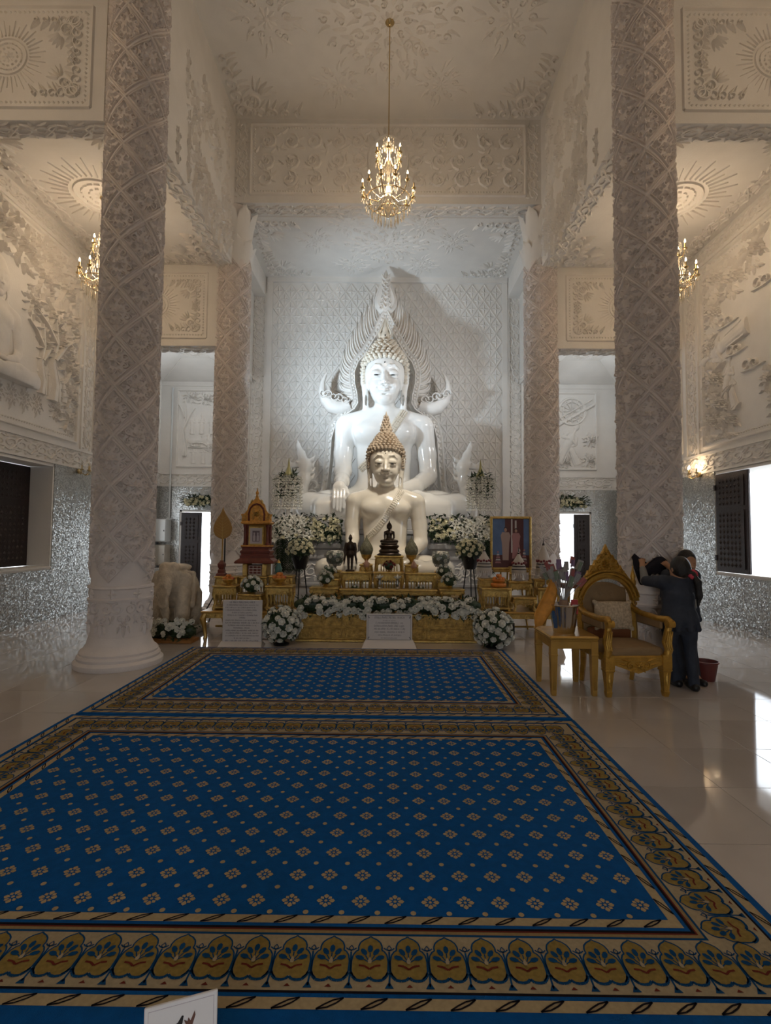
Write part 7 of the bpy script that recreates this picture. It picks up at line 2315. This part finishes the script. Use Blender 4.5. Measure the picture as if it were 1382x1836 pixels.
# the dark cloths
def drape(label, grid, loc=(0, 0, 0)):
    mb = MB(); n = len(grid); m = len(grid[0])
    for row in grid: mb.v.extend(row)
    for i in range(n - 1):
        for k in range(m - 1):
            mb.f.append([i * m + k, i * m + k + 1, (i + 1) * m + k + 1, (i + 1) * m + k]); mb.m.append(0)
    o = mb.build('wiping_cloth', CLOTH, None, 180)
    sm = o.modifiers.new('subdivide', 'SUBSURF'); sm.levels = 1; sm.render_levels = 1
    sm = o.modifiers.new('thickness', 'SOLIDIFY'); sm.thickness = 0.008
    return tag(o, label, 'cloth')
g = []
for i in range(7):          # hangs from the left hand and along the column
    u = i / 6
    row = []
    for k in range(6):
        v = k / 5
        top = lerp((2.885, 5.955, 1.425), (3.085, 5.835, 1.22), u)
        L = 0.10 + 0.20 * math.sin(PI * min(1, u * 1.25)) ** 0.8
        if u > 0.8: L *= 0.45
        row.append((top[0] + 0.02 * math.sin(v * 9 + u * 4) - 0.01 * v, top[1] - 0.02 * math.cos(u * 11 + v * 3) - 0.02 * v, top[2] - L * v + 0.01 * math.sin(u * 17)))
    g.append(row)
drape('black wiping cloth hanging from the raised left hand against the column', g)
g = []
for i in range(6):
    u = i / 5
    row = []
    for k in range(6):
        v = k / 5
        w = 0.10 + 0.05 * math.sin(v * PI)
        row.append((3.14 - w * (1 - u) + 0.10 * u - 0.06 * v, 5.835 - 0.02 * math.sin(u * PI) - 0.012 * math.cos(v * 8 + u * 5), 1.39 - 0.06 * (2 * u - 1) ** 2 - 0.19 * v))
    g.append(row)
drape('black wiping cloth bunched under the right hand beside the dark head', g)
# red bucket behind the woman
RB = mat('dark_red_plastic', (0.16, 0.035, 0.03), 0.45)
t = thing('red_bucket', 'dark red plastic bucket on the floor behind the person in navy', 'bucket', (3.62, 5.79, 0))
t.scale = (0.82, 0.82, 0.82)
mb = MB(); mb.lathe([(0.105, 0), (0.11, 0.01), (0.145, 0.235), (0.158, 0.24), (0.158, 0.26), (0.148, 0.262), (0.14, 0.24), (0.10, 0.02), (0, 0.02)], 24, caps=False); mb.build('bucket_body', RB, t, 40)
mb = MB(); mb.tube([(0.155 * math.cos(a), 0.02 - 0.10 * math.sin(a), 0.24 - 0.07 * math.sin(a)) for a in [PI * k / 10 for k in range(11)]], 0.005, 5); mb.build('handle', CHROME, t, 60)

# ================================================================ elephant statue with flowers at its feet
STONE = mat('weathered_stone', (0.58, 0.51, 0.41), 0.85, var=0.2, vscale=9, bump=0.6, bscale=40)
c = Clay((-0.42, -0.5, -0.01), (0.42, 0.5, 1.1), 0.012)
c.ell((0, 0.1, 0.62), (0.32, 0.36, 0.32), 0.08)
for sx in (-1, 1):
    c.chain([(sx * 0.19, -0.16, 0.55), (sx * 0.20, -0.2, 0.28), (sx * 0.20, -0.21, 0.02)], [0.12, 0.105, 0.115], 0.06)
    c.chain([(sx * 0.2, 0.3, 0.5), (sx * 0.2, 0.32, 0.02)], [0.12, 0.11], 0.06)
    c.ell((sx * 0.21, -0.17, 0.72), (0.12, 0.04, 0.17), 0.03, rot=(0, sx * 0.25, sx * 0.35))
    c.ell((sx * 0.09, -0.43, 0.82), (0.02, 0.02, 0.02), 0.01, True)
    c.chain([(sx * 0.085, -0.40, 0.66), (sx * 0.095, -0.46, 0.56)], [0.025, 0.01], 0.02)
    for k in range(3): c.ell((sx * 0.2 + (k - 1) * 0.06, -0.315, 0.03), (0.025, 0.02, 0.03), 0.01)
c.ell((0, -0.24, 0.82), (0.17, 0.18, 0.20), 0.06)
for sx in (-1, 1): c.ell((sx * 0.065, -0.24, 0.97), (0.09, 0.11, 0.08), 0.04)
c.chain([(0, -0.38, 0.74), (0, -0.45, 0.58), (0.01, -0.44, 0.42), (0.02, -0.40, 0.30), (0.05, -0.43, 0.22)], [0.10, 0.08, 0.065, 0.055, 0.045], 0.04)
c.box((0, -0.02, 0.60), (0.335, 0.05, 0.30), 0.05, 0.05)
c.ell((0, 0.1, 0.95), (0.2, 0.25, 0.06), 0.05)
t = thing('elephant_statue', 'weathered beige stone elephant statue beside the near left column', 'statue', (-3.43, 8.15, 0.10))
ob('elephant_body', c.mesh('elephant_body', STONE, floor=0.0), t)
r = Relief(0.012)
for k in range(7): r.leaf(-0.09 + 0.03 * k, 1.0 - 0.002 * (k - 3) ** 2, -PI / 2, 0.09, 0.03)
r.ridge([(-0.13, 0.99), (0, 1.01), (0.13, 0.99)], 0.02, taper=False)
ob('headcloth', r.mesh('headcloth', STONE), t, frame((0, -0.41, -0.06), DX, (0, 0.3, 1)))
mb = MB(); mb.bbox(-0.4, 0.4, -0.45, 0.48, -0.10, 0.0, 0.02); mb.build('stone_base', STONE, t)
items = []; lv = []
for k in range(46):
    x = rnd(-0.36, 0.36); u = random.random()
    items.append(((x, -0.12 - 0.12 * (1 - u) + rnd(-.02, .02), 0.06 + 0.24 * u + 0.05 * math.cos(x * 4)), (rnd(-.5, .5), -1, rnd(0, .8)), rnd(0.04, 0.055), ROSEM))
for k in range(160):
    x = rnd(-0.42, 0.44); u = random.random()
    lv.append(((x, -0.1 - 0.12 * (1 - u), 0.05 + 0.26 * u), (rnd(-1, 1), -rnd(.2, 1), rnd(-.4, .9))))
t = bouquet('flower_box', 'bed of white roses in a wooden tray at the feet of the elephant statue', (-3.22, 7.56, 0), items, lv, [((-0.2, 0.0, 0.16), (0.2, 0.1, 0.13)), ((0.15, 0.0, 0.15), (0.22, 0.1, 0.12))], leafL=0.08)
WOOD = mat('orange_wood', (0.36, 0.16, 0.04), 0.5, var=0.2, vscale=10)
mb = MB(); mb.bbox(-0.38, 0.38, -0.2, 0.1, 0.0, 0.045, 0.006); mb.build('wooden_tray', WOOD, t)

# ================================================================ wall equipment, door garlands, stand
METAL = mat('pale_enamel', (0.62, 0.64, 0.64), 0.35)
MET2 = mat('beige_enamel', (0.42, 0.38, 0.32), 0.4)
for k, (z0, z1, m, lab) in enumerate(((1.38, 1.98, METAL, 'pale metal wall cabinet in the left back corner, topmost of three'), (0.76, 1.30, MET2, 'beige metal wall cabinet in the left back corner, middle of three'), (0.16, 0.70, METAL, 'pale metal wall cabinet in the left back corner, lowest of three'))):
    t = thing('wall_cabinet', lab, 'cabinet', (-6.0, 13.30, z0))
    mb = MB(); mb.bbox(-0.17, 0.17, -0.16, 0.18, 0, z1 - z0, 0.02); mb.build('cabinet_body', m, t)
    mb = MB(); mb.bbox(-0.0, 0.16, -0.175, -0.161, 0.02, z1 - z0 - 0.02, 0.006); mb.build('door', m, t)
    mb = MB(); mb.bbox(0.12, 0.14, -0.19, -0.175, 0.27, 0.31, 0.004); mb.build('latch', BLACK, t)
mb = MB(); mb.tube([(-5.88, 13.44, 2.02), (-5.88, 13.44, 5.55)], 0.025, 8)
o = mb.build('conduit', METAL, None, 60); tag(o, 'thin pale conduit rising up the wall above the metal cabinets', 'pipe')
def door_garland(label, x, z):
    items = []; lv = []
    for k in range(44):
        u = rnd(-1, 1)
        items.append(((u * 0.34, -0.08 + rnd(-.03, .02), rnd(-0.12, 0.13) * (1 - 0.4 * abs(u)) - 0.06 * u * u), (rnd(-.3, .3), -1, rnd(-.2, .5)), rnd(0.045, 0.06), ROSECM))
    for k in range(140):
        u = rnd(-1, 1); lv.append(((u * 0.38, -0.06, rnd(-0.14, 0.16) * (1 - 0.3 * abs(u))), (u + rnd(-.5, .5), -0.7, rnd(-.6, 1.0))))
    return bouquet('door_garland', label, (x, 13.38, z), items, lv, [((0, 0.0, 0), (0.32, 0.05, 0.12))], leafL=0.13)
door_garland('white flower garland over the left back door', -5.05, 2.47)
door_garland('white flower garland over the right back door', 4.90, 2.52)
t = thing('tripod_stand', 'black folding tripod stand behind the left gold bench', 'stand', (-3.02, 9.3, 0))
for a in (PI, 0.2, -1.9):
    mb = MB(); mb.tube([(0, 0, 0.78), (0.42 * math.cos(a), 0.42 * math.sin(a), 0.012)], 0.012, 6); mb.build('leg', BLACK, t, 60)
mb = MB(); mb.tube([(0, 0, 0.35), (0, 0, 1.7)], 0.014, 8); mb.build('pole', BLACK, t, 60)
for a in (PI, 0.2, -1.9):
    mb = MB(); mb.tube([(0, 0, 0.4), (0.21 * math.cos(a), 0.21 * math.sin(a), 0.4)], 0.007, 5); mb.build('brace', BLACK, t, 60)

# ================================================================ chandeliers and wall lamps
def candle_arm(mb, R, z, a, drop):
    ca, sa = math.cos(a), math.sin(a)
    pts = [(0.03 * ca, 0.03 * sa, z - drop * 0.2), (R * 0.4 * ca, R * 0.4 * sa, z - drop), (R * 0.8 * ca, R * 0.8 * sa, z - drop * 0.9), (R * ca, R * sa, z - 0.03)]
    mb.tube(pts, 0.009, 6)
def chandelier(label, x, y, zc, zt, zb, R, watts, n_low, n_up):
    """zc ceiling, zt top of the crystal body, zb lowest drop"""
    t = thing('chandelier', label, 'chandelier', (x, y, 0))
    mb = MB(); mb.lathe([(0.075, zc), (0.08, zc - 0.03), (0.045, zc - 0.07), (0.015, zc - 0.09)], 16); mb.build('ceiling_rose', BRASS, t, 40)
    mb = MB(); mb.tube([(0, 0, zc - 0.08), (0, 0, zt)], 0.011, 6); mb.build('chain_rod', BRASS, t, 60)
    Hh = zt - zb
    mb = MB(); mb.lathe([(0.01, zt), (0.05, zt - 0.05 * Hh), (0.02, zt - 0.1 * Hh), (0.028, zt - 0.25 * Hh), (0.06, zt - 0.33 * Hh), (0.022, zt - 0.4 * Hh), (0.03, zt - 0.55 * Hh), (0.07, zt - 0.66 * Hh), (0.09, zt - 0.74 * Hh), (0.05, zt - 0.8 * Hh), (0.02, zt - 0.86 * Hh)], 14); mb.build('central_stem', CRYS, t, 40)
    zl, zu = zt - 0.58 * Hh, zt - 0.20 * Hh
    drops = MB()
    def drop(p, L, w):
        px_, py_, pz = p
        drops.add([(px_, py_, pz), (px_ + w, py_, pz - L * .65), (px_, py_ + w, pz - L * .65), (px_ - w, py_, pz - L * .65), (px_, py_ - w, pz - L * .65), (px_, py_, pz - L)], [(0, 1, 2), (0, 2, 3), (0, 3, 4), (0, 4, 1), (5, 2, 1), (5, 3, 2), (5, 4, 3), (5, 1, 4)])
    for (n, rr, z) in ((n_low, R, zl), (n_up, R * 0.5, zu)):
        for k in range(n):
            a = 2 * PI * (k + 0.5) / n
            mb = MB(); candle_arm(mb, rr, z, a, 0.12 * Hh)
            arm = mb.build('arm', CRYS if k % 2 else BRASS, t, 60)
            ca, sa = math.cos(a) * rr, math.sin(a) * rr
            mb = MB(); mb.lathe([(0.008, z - 0.035), (0.036, z - 0.015), (0.038, z - 0.005), (0.012, z), (0.012, z + 0.085)], 10, (ca, sa, 0)); mb.build('candle', BRASS, arm, 50)
            if (k * 5 + n) % 8 != 3:
                mb = MB(); mb.lathe([(0.008, z + 0.085), (0.016, z + 0.105), (0.013, z + 0.125), (0.003, z + 0.155)], 8, (ca, sa, 0)); mb.build('flame_bulb', BULB, arm, 60)
            for q in range(4):
                aa = a + q * PI / 2
                drop((ca + 0.03 * math.cos(aa), sa + 0.03 * math.sin(aa), z - 0.02), 0.10, 0.008)
            for q in range(5):
                u = (q + 1) / 6
                drop((ca * u, sa * u, z - 0.12 * Hh * math.sin(PI * (0.3 + 0.6 * u))), 0.075, 0.008)
    for ring, (rr, z, n, L) in enumerate(((R * 0.85, zl - 0.10 * Hh, 26, 0.16), (R * 0.62, zl - 0.16 * Hh, 22, 0.19), (R * 0.38, zl - 0.20 * Hh, 16, 0.22), (R * 0.2, zt - 0.04 * Hh, 12, 0.16), (R * 0.35, zu + 0.06, 16, 0.12), (R * 0.45, zl + 0.14 * Hh, 20, 0.13), (R * 0.25, zu - 0.14 * Hh, 14, 0.15))):
        for k in range(n):
            a = 2 * PI * k / n
            drop((rr * math.cos(a), rr * math.sin(a), z), min(L, z - zb), 0.011)
            drop((rr * math.cos(a + .1), rr * math.sin(a + .1), z + 0.05), 0.05, 0.012)
    stuff(drops.build('crystal_drops', CRYS, t))
    for rr, z in ((R * 0.85, zl - 0.09 * Hh), (R * 0.38, zl - 0.19 * Hh)):
        mb = MB(); mb.tube([(rr * math.cos(2 * PI * k / 24), rr * math.sin(2 * PI * k / 24), z) for k in range(25)], 0.008, 5); mb.build('hoop', BRASS, t, 60)
    for z, w in ((zl + 0.14, watts * 0.7), (zu + 0.14, watts * 0.3)):
        L = light('chandelier_glow', 'POINT', (x, y, z), w, (1.0, 0.74, 0.48), shadow_soft_size=R * 0.5)
    return t
chandelier('tall two-tier crystal chandelier hanging in the middle of the nave', -0.05, 8.34, 10.55, 8.44, 6.78, 0.45, 75, 12, 6)
chandelier('two-tier crystal chandelier in the left aisle, half behind the near column', -4.92, 8.35, 7.36, 6.72, 5.45, 0.36, 66, 10, 5)
chandelier('two-tier crystal chandelier in the right aisle, half behind the near column', 4.80, 8.35, 7.36, 6.72, 5.5, 0.36, 66, 10, 5)
def sconce(label, sgn, y, z, lit):
    X = sgn * 6.17
    t = thing('wall_lamp', label, 'wall lamp', (X, y, z))
    mb = MB(); mb.lathe([(0.03, -0.02), (0.055, -0.0), (0.05, 0.02), (0.02, 0.03)], 12); mb.v = [(-sgn * (p[2]), p[0], p[1]) for p in mb.v]; mb.build('back_plate', BRASS, t, 40)
    dr = MB()
    for k, (dx, dy) in enumerate(((0.14, -0.13), (0.2, 0.0), (0.14, 0.13))):
        mb = MB(); mb.tube([(-sgn * 0.02, 0, 0), (-sgn * dx * .6, dy * .6, -0.07), (-sgn * dx, dy, -0.04), (-sgn * dx, dy, 0.01)], 0.009, 6); a = mb.build('arm', BRASS, t, 60)
        mb = MB(); mb.lathe([(0.008, 0.0), (0.035, 0.02), (0.036, 0.03), (0.012, 0.035), (0.012, 0.11)], 10, (-sgn * dx, dy, 0)); mb.build('candle', BRASS, a, 50)
        mb = MB(); mb.lathe([(0.008, 0.11), (0.018, 0.135), (0.013, 0.16), (0.003, 0.19)], 8, (-sgn * dx, dy, 0)); mb.build('flame_bulb', BULB if lit else CRYS, a, 60)
        for q in range(6):
            aa = q * PI / 3; p = (-sgn * dx + 0.032 * math.cos(aa), dy + 0.032 * math.sin(aa), 0.02)
            dr.add([p, (p[0] + .008, p[1], p[2] - .04), (p[0], p[1] + .008, p[2] - .04), (p[0] - .008, p[1], p[2] - .04), (p[0], p[1], p[2] - .09)], [(0, 1, 2), (0, 2, 3), (0, 3, 1), (4, 2, 1), (4, 3, 2), (4, 1, 3)])
    stuff(dr.build('crystal_drops', CRYS, t))
    if lit: light('wall_lamp_glow', 'POINT', (X - sgn * 0.16, y, z + 0.16), 7, (1.0, 0.7, 0.42), shadow_soft_size=0.06)
sconce('unlit brass wall lamp on the left wall beside the near column', -1, 9.92, 2.82, False)
sconce('lit brass wall lamp on the right wall beside the near column', 1, 9.95, 2.86, True)

# ================================================================ plaster pictures on the walls
c = Clay((-0.5, -0.25, -0.02), (0.5, 0.25, 1.75), 0.02)        # a standing relief figure
c.chain([(0, 0, 0.05), (0, 0, 0.75)], [0.2, 0.15], 0.06); c.ell((0, 0, 0.95), (0.16, 0.11, 0.28), 0.06); c.cap((0, 0, 1.2), (0, 0, 1.36), 0.06, 0.055, 0.03)
c.ell((0, 0, 1.47), (0.105, 0.1, 0.13), 0.03); c.chain([(0, 0, 1.56), (0, 0, 1.72)], [0.06, 0.015], 0.03)
for sx in (-1, 1): c.chain([(sx * 0.17, 0, 1.14), (sx * 0.27, 0, 0.92), (sx * 0.08, -0.1, 0.95)], [0.06, 0.05, 0.04], 0.03)
for k in range(5): c.cap((-0.14 + 0.07 * k, -0.14, 0.62), (-0.17 + 0.085 * k, -0.17, 0.08), 0.018, 0.022, 0.02)
FIG = c.mesh('relief_figure', PLR)
TRK = Relief(0.09)
TRK.ridge([(0, 0), (0.05, 0.4), (-0.05, 0.9), (0.06, 1.5), (0.0, 2.1)], 0.24); TRK.ridge([(-0.02, 1.0), (0.3, 1.5), (0.55, 1.75)], 0.13); TRK.ridge([(0.02, 1.4), (-0.25, 1.8), (-0.5, 2.0)], 0.12); TRK.ridge([(0.1, 0), (0.12, 0.5), (0.02, 0.95)], 0.1)
TREE = TRK.mesh('relief_tree', PLR)
CL = Relief(0.05)
CL.scroll(0, 0, 0.16, 0, 1.2, 1, 0.08).scroll(0.28, -0.03, 0.12, PI, 1.2, -1, 0.06).ridge([(-0.15, -0.12), (0.2, -0.14), (0.6, -0.1)], 0.07)
CLOUD = CL.mesh('relief_cloud', PLR)
WL = Relief(0.05)
WL.ridge([(0.4 * math.cos(2 * PI * k / 28), 0.4 * math.sin(2 * PI * k / 28)) for k in range(29)], 0.09, taper=False).ridge([(0.28 * math.cos(2 * PI * k / 24), 0.28 * math.sin(2 * PI * k / 24)) for k in range(25)], 0.04, taper=False).flower(0, 0, 0.12, 8)
for k in range(12): WL.ridge([(0.1 * math.cos(k * PI / 6), 0.1 * math.sin(k * PI / 6)), (0.38 * math.cos(k * PI / 6), 0.38 * math.sin(k * PI / 6))], 0.035, taper=False)
WHEEL = WL.mesh('relief_wheel', PLR)
def fig(par, o, x, nrm, s, lean=0.0, depth=0.45, me=None, name='relief_figure'):
    """upright figure half sunk in the wall: local x along the wall, local -y out of it"""
    x = Vector(x); n = Vector(nrm); up = Vector((0, 0, 1))
    M = Matrix(((x.x, -n.x, up.x, o[0]), (x.y, -n.y, up.y, o[1]), (x.z, -n.z, up.z, o[2]), (0, 0, 0, 1)))
    return ob(name, me or FIG, par, M @ Matrix.Rotation(lean, 4, 'Y') @ Matrix.Diagonal((s, s * depth, s, 1)))
# left wall: seated figure under a tree with attendants
EL, NL = (0, 1, 0), (1, 0, 0)
fig(wall_left, (-6.2, 7.7, 4.05), EL, NL, 0.62, 0, 0.35, SBODY, 'relief_seated_figure').data.materials
o = [q for q in wall_left.children if q.name.startswith('relief_seated')][0]
o.material_slots[0].link = 'OBJECT'; o.material_slots[0].material = PLR
for k in range(7): put(ROSS, wall_left, (-6.2, 6.9 + 0.3 * k, 3.85), EL, UPZ, 0.15, 0.22, 0.4, name='relief_lotus')
put(TREE, wall_left, (-6.2, 9.05, 4.0), EL, UPZ, 1.0, 0.75, 1.2)
put(TREE, wall_left, (-6.2, 8.75, 4.05), EL, UPZ, 0.7, 0.6, 0.9)
for y, z, s in ((9.3, 5.1, 0.95), (9.55, 4.7, 0.8), (9.0, 5.5, 0.9), (9.5, 5.6, 0.8), (8.7, 6.1, 0.8), (9.3, 6.2, 0.9), (8.2, 6.4, 0.9), (7.7, 6.5, 0.9), (7.2, 6.4, 0.9), (8.95, 4.9, 0.7), (9.6, 4.2, 0.6), (9.55, 3.75, 0.55), (9.2, 3.85, 0.4), (8.9, 6.5, 0.8), (9.6, 6.55, 0.8), (8.5, 5.55, 0.55)):
    put(BUSH, wall_left, (-6.2, y, z), EL, UPZ, s, s, s * 1.4)
for y, s in ((8.8, 0.42), (9.02, 0.42), (9.22, 0.40), (9.42, 0.38)):
    fig(wall_left, (-6.2, y, 4.05 + 0.1 * ((y * 10) % 2)), EL, NL, s)
for k in range(10): put(SPRAY, wall_left, (-6.2, 8.3 + 0.14 * k, 6.85), (0, -1, 0), (0, 0, -1), 0.3, 0.4, 0.5, name='hanging_leaves')
# right wall: flying figure over bushes and clouds
ER, NR = (0, -1, 0), (-1, 0, 0)
fig(wall_right, (6.2, 8.55, 5.3), ER, NR, 0.85, -1.75, 0.5); fig(wall_right, (6.2, 7.6, 5.6), ER, NR, 0.8, 1.2, 0.5)
fig(wall_right, (6.2, 9.2, 4.1), ER, NR, 0.55, 0.2); fig(wall_right, (6.2, 8.9, 3.9), ER, NR, 0.5, -0.3)
for y, z, s in ((9.5, 4.6, 0.75), (9.35, 4.1, 0.8), (9.6, 3.8, 0.7), (9.1, 3.75, 0.7), (9.45, 5.9, 0.6), (8.9, 6.3, 0.8), (9.4, 6.5, 0.8), (8.4, 6.5, 0.8), (8.1, 4.2, 0.5), (7.9, 3.8, 0.6), (9.6, 5.3, 0.5), (7.5, 6.5, 0.8)):
    put(BUSH, wall_right, (6.2, y, z), ER, UPZ, s, s, s * 1.4)
for y, z in ((9.0, 5.0), (8.6, 4.6), (8.3, 5.9), (7.7, 4.5), (9.2, 5.6), (7.4, 5.1)):
    put(CLOUD, wall_right, (6.2, y, z), ER, UPZ, 0.7, 0.7, 1.2)
# back wall left: reclining figure with attendants; right: wheel and archer
EB, NB = (1, 0, 0), (0, -1, 0)
fig(wall_back, (-4.1, 13.5, 4.05), EB, NB, 0.85, -1.52, 0.4)
put(CLOUD, wall_back, (-5.2, 13.5, 4.0), EB, UPZ, 1.6, 0.5, 1.0)
for k in range(5): fig(wall_back, (-5.35 + 0.26 * k, 13.5, 4.3), EB, NB, 0.35)
for k in range(5): fig(wall_back, (-5.3 + 0.27 * k, 13.5, 3.5), EB, NB, 0.33)
put(TREE, wall_back, (-5.55, 13.5, 3.7), EB, UPZ, 0.5, 0.75, 0.8)
for x, z in ((-5.4, 5.3), (-5.0, 5.25), (-4.6, 5.3), (-4.3, 5.25)): put(BUSH, wall_back, (x, 13.5, z), EB, UPZ, 0.5, 0.35, 0.7)
put(WHEEL, wall_back, (4.95, 13.5, 5.0), EB, UPZ, 0.9, 0.9, 1.0)
r = Relief(0.06)
r.ridge([(-0.6, -0.35), (0.6, 0.35)], 0.13, taper=False).ridge([(-0.6, -0.2), (0.55, 0.48)], 0.04, taper=False)
for k in range(9): r.flower(-0.5 + 0.12 * k, -0.3 + 0.07 * k, 0.06, 6)
ob('relief_beam', r.mesh('relief_beam', PLR), wall_back, frame((4.95, 13.5, 4.85), EB, UPZ))
fig(wall_back, (4.55, 13.5, 3.6), EB, NB, 0.75, 0.5, 0.5); fig(wall_back, (5.1, 13.5, 3.55), EB, NB, 0.55, -0.4)
for x, z in ((4.1, 3.65), (5.4, 3.65), (4.75, 3.6), (5.45, 4.2)): put(BUSH, wall_back, (x, 13.5, z), EB, UPZ, 0.45, 0.4, 0.7)
